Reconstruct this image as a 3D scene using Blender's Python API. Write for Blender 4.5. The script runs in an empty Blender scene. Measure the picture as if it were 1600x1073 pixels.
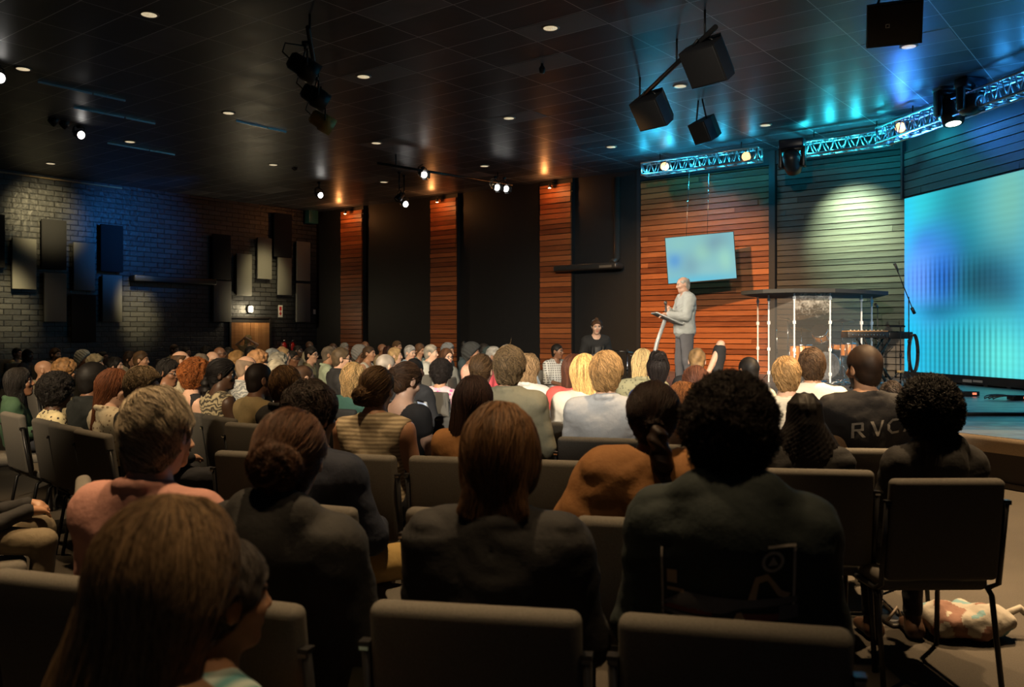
import bpy, bmesh, math, random
import numpy as np
from mathutils import Vector, Matrix

# ---------------------------------------------------------------- camera, world, exposure
SC = bpy.context.scene
COL = SC.collection
F_PX, HC, HOR = 1360.0, 1.42, 520.0
cam_d = bpy.data.cameras.new('camera')
cam_d.sensor_width = 36.0
cam_d.lens = 36.0 * F_PX / 1600.0
cam_d.shift_y = -(536.5 - HOR) / 1600.0
cam_d.clip_start = 0.05
cam_d.dof.use_dof = True
cam_d.dof.focus_distance = 8.5
cam_d.dof.aperture_fstop = 4.5
cam = bpy.data.objects.new('camera', cam_d)
cam.location = (0, 0, HC)
cam.rotation_euler = (math.pi / 2, 0, 0)
COL.objects.link(cam)
SC.camera = cam
world = bpy.data.worlds.new('dark_house')
world.use_nodes = True
world.node_tree.nodes['Background'].inputs[0].default_value = (0.5, 0.62, 0.8, 1)
world.node_tree.nodes['Background'].inputs[1].default_value = 0.003
SC.world = world
SC.view_settings.view_transform = 'Standard'
SC.view_settings.look = 'None'
SC.view_settings.gamma = 1.0
SC.view_settings.exposure = 0.18
SC.cycles.max_bounces = 6
SC.cycles.diffuse_bounces = 3
SC.cycles.glossy_bounces = 3
SC.cycles.transmission_bounces = 6
SC.cycles.transparent_max_bounces = 8
SC.cycles.sample_clamp_indirect = 4.0
SC.cycles.caustics_reflective = False
SC.cycles.caustics_refractive = False

CEIL = 5.6
STAGE = 0.48
C0 = Vector((-6.78, 30.2, 0))           # far left corner of the hall
EA = Vector((0.618, 0.786, 0))          # along the brick wall, away from the camera
EB = Vector((0.786, -0.618, 0))         # along the black wall, towards the stage
ED = Vector((0.174, -0.985, 0))         # along the video wall, towards the camera


def px(x, y, d):
    return Vector(((x - 800) / F_PX * d, d, HC - (y - HOR) / F_PX * d))


def wall_t(x):                           # distance along the black wall seen at image column x
    return ((x - 800) * C0.y - F_PX * C0.x) / (F_PX * EB.x - EB.y * (x - 800))


def brick_s(x):                          # distance back from the corner along the brick wall
    return ((x - 800) * C0.y - F_PX * C0.x) / ((x - 800) * EA.y - F_PX * EA.x)


def spot(loc, aim, watts, color, angle, blend=0.5, size=0.08):
    d = bpy.data.lights.new('stage_spot', 'SPOT')
    d.energy, d.color, d.spot_size, d.spot_blend, d.shadow_soft_size = watts, color, math.radians(angle), blend, size
    o = bpy.data.objects.new('stage_spot_light', d)
    o.location = loc
    o.rotation_euler = (Vector(aim) - Vector(loc)).to_track_quat('-Z', 'Y').to_euler()
    COL.objects.link(o)
    return o


def point(loc, watts, color, size=0.1):
    d = bpy.data.lights.new('lamp', 'POINT')
    d.energy, d.color, d.shadow_soft_size = watts, color, size
    o = bpy.data.objects.new('lamp_light', d)
    o.location = loc
    COL.objects.link(o)
    return o


WARM, AMBER, WHITE = (1.0, 0.74, 0.42), (1.0, 0.50, 0.16), (1.0, 0.90, 0.74)
CYAN, BLUE, GREEN = (0.03, 0.62, 1.0), (0.05, 0.25, 1.0), (0.72, 1.0, 0.60)
SPEAKER = Vector((2.62, 13.3, STAGE))
# front-of-house keys, hung over the back rows behind the camera
spot((-2.4, -2.6, 5.2), (2.4, 13.0, 1.2), 5400, WHITE, 33, 0.55, 0.10)
spot((1.6, -3.0, 5.2), (1.6, 13.5, 0.9), 4500, (1.0, 0.84, 0.62), 32, 0.6, 0.10)
spot((-4.2, -1.0, 5.2), (-2.6, 12.5, 0.6), 5200, (1.0, 0.76, 0.48), 34, 0.8, 0.12)
# wash on the timber wall behind the speaker
spot((0.2, 11.2, 5.15), (4.7, 21.2, 1.5), 5200, AMBER, 36, 0.9, 0.1)
# warm spot added without a fixture, to brighten the drum kit
spot((1.2, 8.5, 5.3), (6.0, 17.0, 0.9), 7000, (1.0, 0.74, 0.46), 20, 0.7, 0.08)
# house cans on the left bar, aimed at the lectern
for lx, ly, ld in ((497, 122, 11.6), (512, 160, 13.0), (520, 202, 14.6)):
    spot(px(lx + 6, ly + 3, ld), SPEAKER + Vector((0, 0, 1.2)), 420, WHITE, 20, 0.6, 0.06)
# timber pilasters, one small lamp above each
for xm in (554, 698, 873):
    c = C0 + EB * wall_t(xm) - EA * 0.42
    spot((c.x, c.y, 5.40), (c.x + EA.x * 0.36, c.y + EA.y * 0.36, 3.4), 1100, (1.0, 0.45, 0.12), 120, 0.9, 0.03)
    point((c.x - EA.x * 0.25, c.y - EA.y * 0.25, 5.30), 13, (1.0, 0.36, 0.10), 0.05)
# blue and cyan fixtures along the trusses
for a_, b_, n_, w_, c_ in (((3.10, 20.45, 5.22), (5.20, 18.95, 5.22), 5, 11, CYAN), ((6.10, 18.15, 5.22), (7.30, 17.1, 5.22), 4, 15, (0.03, 0.75, 0.95)),
                           ((7.40, 16.6, 5.22), (8.0, 12.8, 5.22), 8, 9, (0.04, 0.38, 1.0))):
    for i_ in range(n_):
        point([p + (q - p) * i_ / (n_ - 1) for p, q in zip(a_, b_)], w_, c_, 0.04)
point((3.3, 19.9, 4.75), 40, CYAN, 0.06)
spot((7.3, 16.3, 5.0), (7.6, 15.0, 5.6), 160, BLUE, 120, 1.0, 0.06)
# green-white beam on the dark timber
spot((6.05, 17.9, 4.85), (7.5, 18.95, 3.5), 1500, GREEN, 66, 1.0, 0.06)
# house light grazing the brick
for x_, y_, w_, a_ in ((10, 482, 1700, 22), (214, 485, 2300, 19), (70, 340, 1000, 40), (410, 440, 500, 34)):
    s_ = C0 - EA * brick_s(x_)
    z_ = HC - (y_ - HOR) / F_PX * s_.y
    spot((s_.x + EB.x * 2.6, s_.y + EB.y * 2.6 - 0.8, 5.2), (s_.x, s_.y, z_), w_, (1.0, 0.80, 0.40), a_, 1.0, 0.2)
s_ = C0 - EA * brick_s(215)
spot((s_.x + EB.x * 5, s_.y + EB.y * 5, 5.0), (s_.x, s_.y, 4.2), 620, (0.03, 0.30, 1.0), 50, 1.0, 0.2)
DOWN = [(233, 22), (860, 43), (1420, 72), (568, 119), (1063, 134), (36, 107), (795, 184), (357, 176), (203, 221),
        (588, 223), (1196, 195), (955, 229), (79, 255), (427, 257), (757, 259), (600, 284)]
DOWN_POS = []
for dx_, dy_ in DOWN:
    D_ = (CEIL - HC) * F_PX / (HOR - dy_)
    DOWN_POS.append(((dx_ - 800) / F_PX * D_, D_))
NEAR_POS = [(-1.9, 4.5), (1.2, 4.8), (-4.6, 6.0), (-0.3, 3.0), (2.3, 3.9), (-2.3, 2.7), (3.9, 6.0), (-1.15, 1.75), (0.75, 1.5)]
for k_, (dx_, dy_) in enumerate(DOWN_POS + NEAR_POS):
    spot((dx_, dy_, CEIL - 0.07), (dx_, dy_, 0), 110 if k_ < len(DOWN_POS) else (3600 if dx_ > 3 else (240 if dy_ < 2 else 760)), WARM if k_ < len(DOWN_POS) else (1.0, 0.66, 0.34), 75 if k_ < len(DOWN_POS) or dx_ > 3 else 42, 0.8, 0.07)

# added cool fill behind the camera, no real lamp; lifts the dark backs
point((0.5, -6.0, 3.4), 14, (0.75, 0.86, 1.0), 0.3)

# ---------------------------------------------------------------- materials
MATS = {}


def nodes_of(name):
    m = bpy.data.materials.new(name)
    m.use_nodes = True
    nt = m.node_tree
    return m, nt, nt.nodes['Principled BSDF']


def N(nt, kind, **kw):
    n = nt.nodes.new(kind)
    for k, v in kw.items():
        if k[0] == 'i' and k[1:].isdigit():
            n.inputs[int(k[1:])].default_value = v
        else:
            setattr(n, k, v)
    return n


def rgb(c):
    return (c[0], c[1], c[2], 1.0)


def plain(name, color, rough=0.5, metal=0.0, spec=0.5, noise=0.15, scale=30.0, bump=0.0):
    if name in MATS:
        return MATS[name]
    m, nt, b = nodes_of(name)
    b.inputs['Roughness'].default_value = rough
    b.inputs['Metallic'].default_value = metal
    b.inputs['Specular IOR Level'].default_value = spec
    tc = N(nt, 'ShaderNodeTexCoord')
    nz = N(nt, 'ShaderNodeTexNoise')
    nz.inputs['Scale'].default_value = scale
    nz.inputs['Detail'].default_value = 3
    nt.links.new(tc.outputs['Object'], nz.inputs['Vector'])
    mx = N(nt, 'ShaderNodeMixRGB')
    mx.inputs[1].default_value = rgb([c * (1 - noise) for c in color])
    mx.inputs[2].default_value = rgb([min(1, c * (1 + noise)) for c in color])
    nt.links.new(nz.outputs['Fac'], mx.inputs[0])
    nt.links.new(mx.outputs[0], b.inputs['Base Color'])
    if bump:
        bp = N(nt, 'ShaderNodeBump')
        bp.inputs['Strength'].default_value = bump
        bp.inputs['Distance'].default_value = 0.004
        nt.links.new(nz.outputs['Fac'], bp.inputs['Height'])
        nt.links.new(bp.outputs[0], b.inputs['Normal'])
    MATS[name] = m
    return m


def glow(name, color, strength):
    if name in MATS:
        return MATS[name]
    m, nt, b = nodes_of(name)
    b.inputs['Base Color'].default_value = rgb(color)
    b.inputs['Emission Color'].default_value = rgb(color)
    b.inputs['Emission Strength'].default_value = strength
    MATS[name] = m
    return m


def display(name, strength):
    m, nt, b = nodes_of(name)
    b.inputs['Base Color'].default_value = (0.01, 0.01, 0.01, 1)
    b.inputs['Roughness'].default_value = 0.6
    b.inputs['Specular IOR Level'].default_value = 0.1
    at = N(nt, 'ShaderNodeAttribute', attribute_name='Image')
    nt.links.new(at.outputs['Color'], b.inputs['Emission Color'])
    b.inputs['Emission Strength'].default_value = strength
    return m


def timber(name, lo, hi, rough=0.45):
    """boards are real geometry; each carries its own tone, the grain is stretched noise"""
    m, nt, b = nodes_of(name)
    b.inputs['Roughness'].default_value = rough
    at = N(nt, 'ShaderNodeAttribute', attribute_name='tone')
    tc = N(nt, 'ShaderNodeTexCoord')
    mp = N(nt, 'ShaderNodeMapping')
    mp.inputs['Scale'].default_value = (1.6, 20, 34)
    nt.links.new(tc.outputs['Object'], mp.inputs['Vector'])
    nz = N(nt, 'ShaderNodeTexNoise')
    nz.inputs['Scale'].default_value = 1.5
    nz.inputs['Detail'].default_value = 6
    nz.inputs['Distortion'].default_value = 0.6
    nt.links.new(mp.outputs[0], nz.inputs['Vector'])
    ad = N(nt, 'ShaderNodeMath', operation='MULTIPLY_ADD')
    ad.inputs[1].default_value = 0.9
    nt.links.new(nz.outputs['Fac'], ad.inputs[0])
    s2 = N(nt, 'ShaderNodeMath', operation='SUBTRACT')
    nt.links.new(at.outputs['Fac'], s2.inputs[0])
    s2.inputs[1].default_value = 0.45
    s2.use_clamp = False
    hf_ = N(nt, 'ShaderNodeMath', operation='MULTIPLY')
    hf_.inputs[1].default_value = 0.6
    nt.links.new(s2.outputs[0], hf_.inputs[0])
    nt.links.new(hf_.outputs[0], ad.inputs[2])
    cr = N(nt, 'ShaderNodeValToRGB')
    cr.color_ramp.elements[0].color = rgb(lo)
    cr.color_ramp.elements[1].color = rgb(hi)
    nt.links.new(ad.outputs[0], cr.inputs[0])
    nt.links.new(cr.outputs[0], b.inputs['Base Color'])
    bp = N(nt, 'ShaderNodeBump')
    bp.inputs['Strength'].default_value = 0.35
    bp.inputs['Distance'].default_value = 0.01
    nt.links.new(nz.outputs['Fac'], bp.inputs['Height'])
    nt.links.new(bp.outputs[0], b.inputs['Normal'])
    return m


# ---------------------------------------------------------------- mesh helpers
class MB:
    """collects vertices and faces of ONE mesh object"""

    def __init__(self):
        self.v, self.f, self.mi, self.tone, self.sm = [], [], [], [], []

    def add(self, v, f, mi=0, tone=0.5, smooth=False):
        o = len(self.v)
        self.v.extend([tuple(p) for p in v])
        self.f.extend([tuple(i + o for i in q) for q in f])
        self.mi.extend([mi] * len(f))
        self.sm.extend([smooth] * len(f))
        self.tone.extend([tone] * len(v))
        return self

    def box(self, lo, hi, mi=0, tone=0.5, M=None):
        x0, y0, z0 = lo
        x1, y1, z1 = hi
        v = [Vector(p) for p in ((x0, y0, z0), (x1, y0, z0), (x1, y1, z0), (x0, y1, z0), (x0, y0, z1), (x1, y0, z1), (x1, y1, z1), (x0, y1, z1))]
        if M is not None:
            v = [M @ p for p in v]
        return self.add(v, [(0, 3, 2, 1), (4, 5, 6, 7), (0, 1, 5, 4), (1, 2, 6, 5), (2, 3, 7, 6), (3, 0, 4, 7)], mi, tone)

    def rbox(self, lo, hi, r=0.02, seg=3, mi=0, M=None, smooth=True):
        bm = bmesh.new()
        bmesh.ops.create_cube(bm, size=1)
        for v in bm.verts:
            for a in range(3):
                v.co[a] = lo[a] if v.co[a] < 0 else hi[a]
        bmesh.ops.bevel(bm, geom=bm.edges[:], offset=r, segments=seg, profile=0.5, affect='EDGES')
        v = [(M @ p.co if M is not None else p.co.copy()) for p in bm.verts]
        bm.verts.index_update()
        f = [[q.index for q in g.verts] for g in bm.faces]
        bm.free()
        return self.add(v, f, mi, 0.5, smooth)

    def tube(self, pts, r, n=8, mi=0, caps=True):
        pts = [Vector(p) for p in pts]
        rr = r if isinstance(r, (list, tuple)) else [r] * len(pts)
        V, Fc = [], []
        up = None
        for i, p in enumerate(pts):
            t = (pts[min(i + 1, len(pts) - 1)] - pts[max(i - 1, 0)])
            if t.length < 1e-9:
                t = Vector((0, 0, 1))
            t.normalize()
            if up is None:
                up = Vector((0, 0, 1)) if abs(t.z) < 0.9 else Vector((1, 0, 0))
            a = t.cross(up)
            if a.length < 1e-6:
                a = t.orthogonal()
            a.normalize()
            up = a.cross(t).normalized()
            for k in range(n):
                w = 2 * math.pi * k / n
                V.append(p + (a * math.cos(w) + up * math.sin(w)) * rr[i])
        for i in range(len(pts) - 1):
            for k in range(n):
                k2 = (k + 1) % n
                Fc.append((i * n + k, i * n + k2, (i + 1) * n + k2, (i + 1) * n + k))
        self.add(V, Fc, mi, 0.5, True)
        if caps:
            o = len(self.v) - len(V)
            self.f.append(tuple(o + k for k in range(n))[::-1])
            self.f.append(tuple(o + (len(pts) - 1) * n + k for k in range(n)))
            self.mi += [mi, mi]
            self.sm += [False, False]
        return self

    def lathe(self, prof, n=24, mi=0, M=None, smooth=True):
        """profile of (radius, height) about local z"""
        V, Fc = [], []
        for r, z in prof:
            for k in range(n):
                w = 2 * math.pi * k / n
                V.append(Vector((r * math.cos(w), r * math.sin(w), z)))
        for i in range(len(prof) - 1):
            for k in range(n):
                k2 = (k + 1) % n
                Fc.append((i * n + k, i * n + k2, (i + 1) * n + k2, (i + 1) * n + k))
        if prof[0][0] > 1e-6:
            Fc.append(tuple(range(n))[::-1])
        if prof[-1][0] > 1e-6:
            Fc.append(tuple((len(prof) - 1) * n + k for k in range(n)))
        if M is not None:
            V = [M @ p for p in V]
        return self.add(V, Fc, mi, 0.5, smooth)

    def prism(self, poly, lo, hi, mi=0, M=None, tone=0.5):
        """polygon in local xy, extruded z lo..hi"""
        n = len(poly)
        V = [Vector((p[0], p[1], lo)) for p in poly] + [Vector((p[0], p[1], hi)) for p in poly]
        Fc = [tuple(range(n))[::-1], tuple(range(n, 2 * n))] + [(k, (k + 1) % n, n + (k + 1) % n, n + k) for k in range(n)]
        if M is not None:
            V = [M @ p for p in V]
        return self.add(V, Fc, mi, tone)

    def build(self, name, mats, parent=None, tone=False):
        me = bpy.data.meshes.new(name)
        me.from_pydata(self.v, [], self.f)
        me.polygons.foreach_set('material_index', self.mi)
        me.polygons.foreach_set('use_smooth', self.sm)
        for m in (mats if isinstance(mats, (list, tuple)) else [mats]):
            me.materials.append(m)
        if tone:
            a = me.attributes.new('tone', 'FLOAT', 'POINT')
            a.data.foreach_set('value', self.tone)
        me.update()
        o = bpy.data.objects.new(name, me)
        COL.objects.link(o)
        if parent is not None:
            o.parent = parent
        return o


def tag(o, label=None, cat=None, group=None, kind=None):
    if label:
        o['label'] = label
    if cat:
        o['category'] = cat
    if group:
        o['group'] = group
    if kind:
        o['kind'] = kind
    return o


def thing(name, label, cat, loc=(0, 0, 0), rz=0.0, group=None):
    o = bpy.data.objects.new(name, None)
    o.empty_display_size = 0.1
    COL.objects.link(o)
    o.location = loc
    o.rotation_euler = (0, 0, rz)
    return tag(o, label, cat, group)


def copy_tree(o, parent=None):
    c = o.copy()
    COL.objects.link(c)
    if parent is not None:
        c.parent = parent
    for ch in list(o.children):
        copy_tree(ch, c)
    return c


def basis(o, x, y, z):
    return Matrix(((x[0], y[0], z[0], o[0]), (x[1], y[1], z[1], o[1]), (x[2], y[2], z[2], o[2]), (0, 0, 0, 1)))


ZUP = Vector((0, 0, 1))
rng = random.Random(7)
M_BLACK = plain('black_paint', (0.010, 0.010, 0.011), 0.6, noise=0.3, scale=6)
M_STEEL = plain('black_steel', (0.012, 0.012, 0.013), 0.38, 0.0, 0.5)
M_ALU = plain('truss_aluminium', (0.55, 0.56, 0.58), 0.32, 0.9)
M_CHROME = plain('chrome', (0.62, 0.62, 0.64), 0.18, 1.0)
# ---------------------------------------------------------------- the room
def carpet():
    m, nt, b = nodes_of('carpet')
    b.inputs['Roughness'].default_value = 0.95
    tc = N(nt, 'ShaderNodeTexCoord')
    nz = N(nt, 'ShaderNodeTexNoise')
    nz.inputs['Scale'].default_value = 160
    nz2 = N(nt, 'ShaderNodeTexNoise')
    nz2.inputs['Scale'].default_value = 2.5
    nt.links.new(tc.outputs['Object'], nz.inputs['Vector'])
    nt.links.new(tc.outputs['Object'], nz2.inputs['Vector'])
    ad = N(nt, 'ShaderNodeMath', operation='MULTIPLY_ADD')
    ad.inputs[1].default_value = 0.6
    nt.links.new(nz.outputs['Fac'], ad.inputs[0])
    ml = N(nt, 'ShaderNodeMath', operation='MULTIPLY')
    ml.inputs[1].default_value = 0.4
    nt.links.new(nz2.outputs['Fac'], ml.inputs[0])
    nt.links.new(ml.outputs[0], ad.inputs[2])
    cr = N(nt, 'ShaderNodeValToRGB')
    cr.color_ramp.elements[0].color = (0.018, 0.016, 0.014, 1)
    cr.color_ramp.elements[1].color = (0.09, 0.075, 0.055, 1)
    nt.links.new(ad.outputs[0], cr.inputs[0])
    nt.links.new(cr.outputs[0], b.inputs['Base Color'])
    bp = N(nt, 'ShaderNodeBump')
    bp.inputs['Strength'].default_value = 0.6
    bp.inputs['Distance'].default_value = 0.006
    nt.links.new(nz.outputs['Fac'], bp.inputs['Height'])
    nt.links.new(bp.outputs[0], b.inputs['Normal'])
    return m


mb = MB().box((-32, -8, -0.2), (16, 38, 0))
tag(mb.build('floor', carpet()), kind='structure')


def ceiling_mat():
    m, nt, b = nodes_of('ceiling_board')
    tc = N(nt, 'ShaderNodeTexCoord')
    sp = N(nt, 'ShaderNodeSeparateXYZ')
    nt.links.new(tc.outputs['Object'], sp.inputs[0])
    outs, cells = [], []
    for ax, pitch, ph, wid in ((0, 1.2, 0.95, 0.012), (1, 0.6, 0.45, 0.013)):
        s = N(nt, 'ShaderNodeMath', operation='MULTIPLY_ADD')
        s.inputs[1].default_value = 1 / pitch
        s.inputs[2].default_value = -ph / pitch
        nt.links.new(sp.outputs[ax], s.inputs[0])
        fr = N(nt, 'ShaderNodeMath', operation='FRACT')
        nt.links.new(s.outputs[0], fr.inputs[0])
        fl = N(nt, 'ShaderNodeMath', operation='FLOOR')
        nt.links.new(s.outputs[0], fl.inputs[0])
        cells.append(fl)
        c = N(nt, 'ShaderNodeMath', operation='LESS_THAN')
        c.inputs[1].default_value = wid / pitch
        nt.links.new(fr.outputs[0], c.inputs[0])
        outs.append(c)
    mxl = N(nt, 'ShaderNodeMath', operation='MAXIMUM')
    nt.links.new(outs[0].outputs[0], mxl.inputs[0])
    nt.links.new(outs[1].outputs[0], mxl.inputs[1])
    cb = N(nt, 'ShaderNodeCombineXYZ')
    nt.links.new(cells[0].outputs[0], cb.inputs[0])
    nt.links.new(cells[1].outputs[0], cb.inputs[1])
    wn = N(nt, 'ShaderNodeTexWhiteNoise', noise_dimensions='2D')
    nt.links.new(cb.outputs[0], wn.inputs['Vector'])
    cr = N(nt, 'ShaderNodeValToRGB')
    e = cr.color_ramp.elements
    e[0].color = (0.075, 0.078, 0.094, 1)
    e[1].color = (0.32, 0.32, 0.35, 1)
    e.new(0.88).color = (0.125, 0.13, 0.15, 1)
    nt.links.new(wn.outputs['Value'], cr.inputs[0])
    nz = N(nt, 'ShaderNodeTexNoise')
    nz.inputs['Scale'].default_value = 2.2
    nz.inputs['Detail'].default_value = 5
    nt.links.new(tc.outputs['Object'], nz.inputs['Vector'])
    m1 = N(nt, 'ShaderNodeMixRGB', blend_type='MULTIPLY')
    m1.inputs[0].default_value = 0.7
    nt.links.new(cr.outputs[0], m1.inputs[1])
    nt.links.new(nz.outputs['Fac'], m1.inputs[2])
    mx = N(nt, 'ShaderNodeMixRGB')
    mx.inputs[2].default_value = (0.60, 0.60, 0.62, 1)
    nt.links.new(mxl.outputs[0], mx.inputs[0])
    nt.links.new(m1.outputs[0], mx.inputs[1])
    nt.links.new(mx.outputs[0], b.inputs['Base Color'])
    rg = N(nt, 'ShaderNodeMath', operation='MULTIPLY_ADD')
    rg.inputs[1].default_value = 0.2
    rg.inputs[2].default_value = 0.30
    nt.links.new(nz.outputs['Fac'], rg.inputs[0])
    nt.links.new(rg.outputs[0], b.inputs['Roughness'])
    bp = N(nt, 'ShaderNodeBump')
    bp.inputs['Strength'].default_value = 0.25
    bp.inputs['Distance'].default_value = 0.03
    nt.links.new(nz.outputs['Fac'], bp.inputs['Height'])
    nt.links.new(bp.outputs[0], b.inputs['Normal'])
    return m


mb = MB().box((-34, -30, 0), (34, 40, 0.2))
o = mb.build('ceiling', ceiling_mat())
o.matrix_world = basis((0, 0, CEIL), EB, EA, ZUP)
tag(o, kind='structure')
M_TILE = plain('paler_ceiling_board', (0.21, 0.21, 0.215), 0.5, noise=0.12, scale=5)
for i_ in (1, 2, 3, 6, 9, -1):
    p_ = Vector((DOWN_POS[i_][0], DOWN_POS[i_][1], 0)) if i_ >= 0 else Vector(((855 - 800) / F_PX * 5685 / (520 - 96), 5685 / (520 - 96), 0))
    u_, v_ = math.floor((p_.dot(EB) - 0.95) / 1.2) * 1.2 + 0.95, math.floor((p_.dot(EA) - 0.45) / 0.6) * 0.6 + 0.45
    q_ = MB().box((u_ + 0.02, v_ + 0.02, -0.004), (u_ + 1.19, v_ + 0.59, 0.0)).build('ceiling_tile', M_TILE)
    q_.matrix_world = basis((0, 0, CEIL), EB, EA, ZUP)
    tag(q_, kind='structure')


def brick_mat():
    m, nt, b = nodes_of('black_painted_brick')
    b.inputs['Roughness'].default_value = 0.42
    tc = N(nt, 'ShaderNodeTexCoord')
    mp = N(nt, 'ShaderNodeMapping')
    mp.inputs['Rotation'].default_value = (math.pi / 2, 0, 0)
    sp = N(nt, 'ShaderNodeSeparateXYZ')
    cb = N(nt, 'ShaderNodeCombineXYZ')
    nt.links.new(tc.outputs['Object'], sp.inputs[0])
    nt.links.new(sp.outputs[0], cb.inputs[0])
    nt.links.new(sp.outputs[2], cb.inputs[1])
    br = N(nt, 'ShaderNodeTexBrick')
    br.inputs['Scale'].default_value = 1.0
    br.inputs['Brick Width'].default_value = 0.42
    br.inputs['Row Height'].default_value = 0.145
    br.inputs['Mortar Size'].default_value = 0.014
    br.inputs['Mortar Smooth'].default_value = 0.4
    br.inputs['Bias'].default_value = -0.2
    br.inputs['Color1'].default_value = (0.030, 0.031, 0.033, 1)
    br.inputs['Color2'].default_value = (0.060, 0.060, 0.060, 1)
    br.inputs['Mortar'].default_value = (0.006, 0.006, 0.006, 1)
    nt.links.new(cb.outputs[0], br.inputs['Vector'])
    nt.links.new(br.outputs['Color'], b.inputs['Base Color'])
    nz = N(nt, 'ShaderNodeTexNoise')
    nz.inputs['Scale'].default_value = 9
    nz.inputs['Detail'].default_value = 4
    nt.links.new(tc.outputs['Object'], nz.inputs['Vector'])
    sb = N(nt, 'ShaderNodeMath', operation='MULTIPLY_ADD')
    sb.inputs[1].default_value = -1.0
    nt.links.new(br.outputs['Fac'], sb.inputs[0])
    ml = N(nt, 'ShaderNodeMath', operation='MULTIPLY')
    ml.inputs[1].default_value = 0.7
    nt.links.new(nz.outputs['Fac'], ml.inputs[0])
    nt.links.new(ml.outputs[0], sb.inputs[2])
    bp = N(nt, 'ShaderNodeBump')
    bp.inputs['Strength'].default_value = 1.0
    bp.inputs['Distance'].default_value = 0.03
    nt.links.new(sb.outputs[0], bp.inputs['Height'])
    nt.links.new(bp.outputs[0], b.inputs['Normal'])
    return m


# brick wall: local x = towards the corner, local y = outward (away from the room)
BRICK = basis(C0, EA, -EB, ZUP)
mb = MB().box((-38, 0.0, 0), (0.3, 0.3, CEIL))
o = mb.build('wall_left', brick_mat())
o.matrix_world = BRICK
tag(o, kind='structure')
# black wall, local x = towards the stage, local y = away from the room
BACKW = basis(C0, EB, EA, ZUP)
mb = MB().box((0.0, 0.0, 0), (21.0, 0.3, CEIL))
o = mb.build('wall_back', M_BLACK)
o.matrix_world = BACKW
tag(o, kind='structure')
# wall behind the video screen, and the two walls nobody sees
SCR0 = Vector((7.89, 17.5, 0))
SCRM = basis(SCR0, ED, Vector((0.985, 0.174, 0)), ZUP)
mb = MB().box((-1.8, 0.55, 0), (14.0, 0.8, CEIL))
o = mb.build('wall_right', M_BLACK)
o.matrix_world = SCRM
tag(o, kind='structure')
tag(MB().box((-32, -8.3, 0), (16, -8.0, CEIL)).build('wall_rear', M_BLACK), kind='structure')
# thin batten along the top of the brick
sA, sB = brick_s(-60), brick_s(190)
mb = MB().box((-sA - 6, -0.05, CEIL - 0.10), (-sB, 0.0, CEIL - 0.06))
o = mb.build('trim_1', plain('timber_batten', (0.42, 0.30, 0.16), 0.5))
o.matrix_world = BRICK
tag(o, kind='structure')

M_CEDAR = timber('red_cedar_boards', (0.13, 0.030, 0.010), (0.52, 0.165, 0.052))
M_CHAR = timber('charred_boards', (0.012, 0.011, 0.010), (0.10, 0.085, 0.070), 0.5)


def boards(mb, x0, x1, z0, z1, pitch, y0, dep, seams=1, r=rng, jit=0.012):
    """horizontal boards on a wall, local xz plane, front face at -y"""
    z = z0
    while z < z1 - 0.02:
        h = min(pitch * r.uniform(0.92, 1.08), z1 - z)
        cuts = [x0] + sorted(r.uniform(x0 + 0.2, x1 - 0.2) for _ in range(seams if r.random() < 0.45 else 0)) + [x1]
        for a, b_ in zip(cuts, cuts[1:]):
            d = dep + r.uniform(0, jit)
            tz = r.uniform(-0.006, 0.006)
            v = [(a, y0, z), (b_ - 0.004, y0, z), (b_ - 0.004, y0, z + h - 0.018), (a, y0, z + h - 0.018),
                 (a, y0 - d, z + tz), (b_ - 0.004, y0 - d - 0.006, z), (b_ - 0.004, y0 - d, z + h - 0.018), (a, y0 - d - 0.004, z + h - 0.018)]
            mb.add(v, [(0, 1, 5, 4), (1, 2, 6, 5), (2, 3, 7, 6), (3, 0, 4, 7), (4, 5, 6, 7)], 0, r.random())
        z += h


PIL_LAB = ('red cedar clad pilaster nearest the brick wall', 'red cedar clad pilaster between two black bays, middle of three',
           'red cedar clad pilaster behind the seated man in a plaid shirt')
for (xa, xb), lab in zip(((538, 571), (678, 718), (849, 897)), PIL_LAB):
    ta, tb = wall_t(xa), wall_t(xb)
    t = thing('timber_pilaster', lab, 'wall panel', C0 + EB * ((ta + tb) / 2))
    t.rotation_euler = (0, 0, math.atan2(EB.y, EB.x))
    w = (tb - ta) / 2
    mb = MB()
    boards(mb, -w, w, 0.0, CEIL - 0.12, 0.142, -0.12, 0.03, 0, jit=0.022)
    mb.build('cladding', M_CEDAR, t, tone=True)
    mb = MB().box((-w - 0.03, -0.12, 0), (w + 0.03, -0.002, CEIL - 0.01))
    mb.build('backing', M_BLACK, t)
    lm = MB().lathe([(0.0, 5.44), (0.035, 5.44), (0.05, 5.36), (0.05, 5.34)], 16)
    lm.v = [(v[0], v[1] - 0.42, v[2]) for v in lm.v]
    lm.tube([(0, -0.42, 5.42), (0, -0.40, 5.50), (0, -0.13, 5.52)], 0.012)
    lo = lm.build('lamp_head', M_STEEL, t)
    bl = MB().lathe([(0.0, 5.325), (0.03, 5.33), (0.035, 5.345), (0.0, 5.35)], 16)
    bl.v = [(v[0], v[1] - 0.42, v[2]) for v in bl.v]
    bl.build('bulb', glow('amber_bulb', (1.0, 0.55, 0.2), 60), lo)

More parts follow.
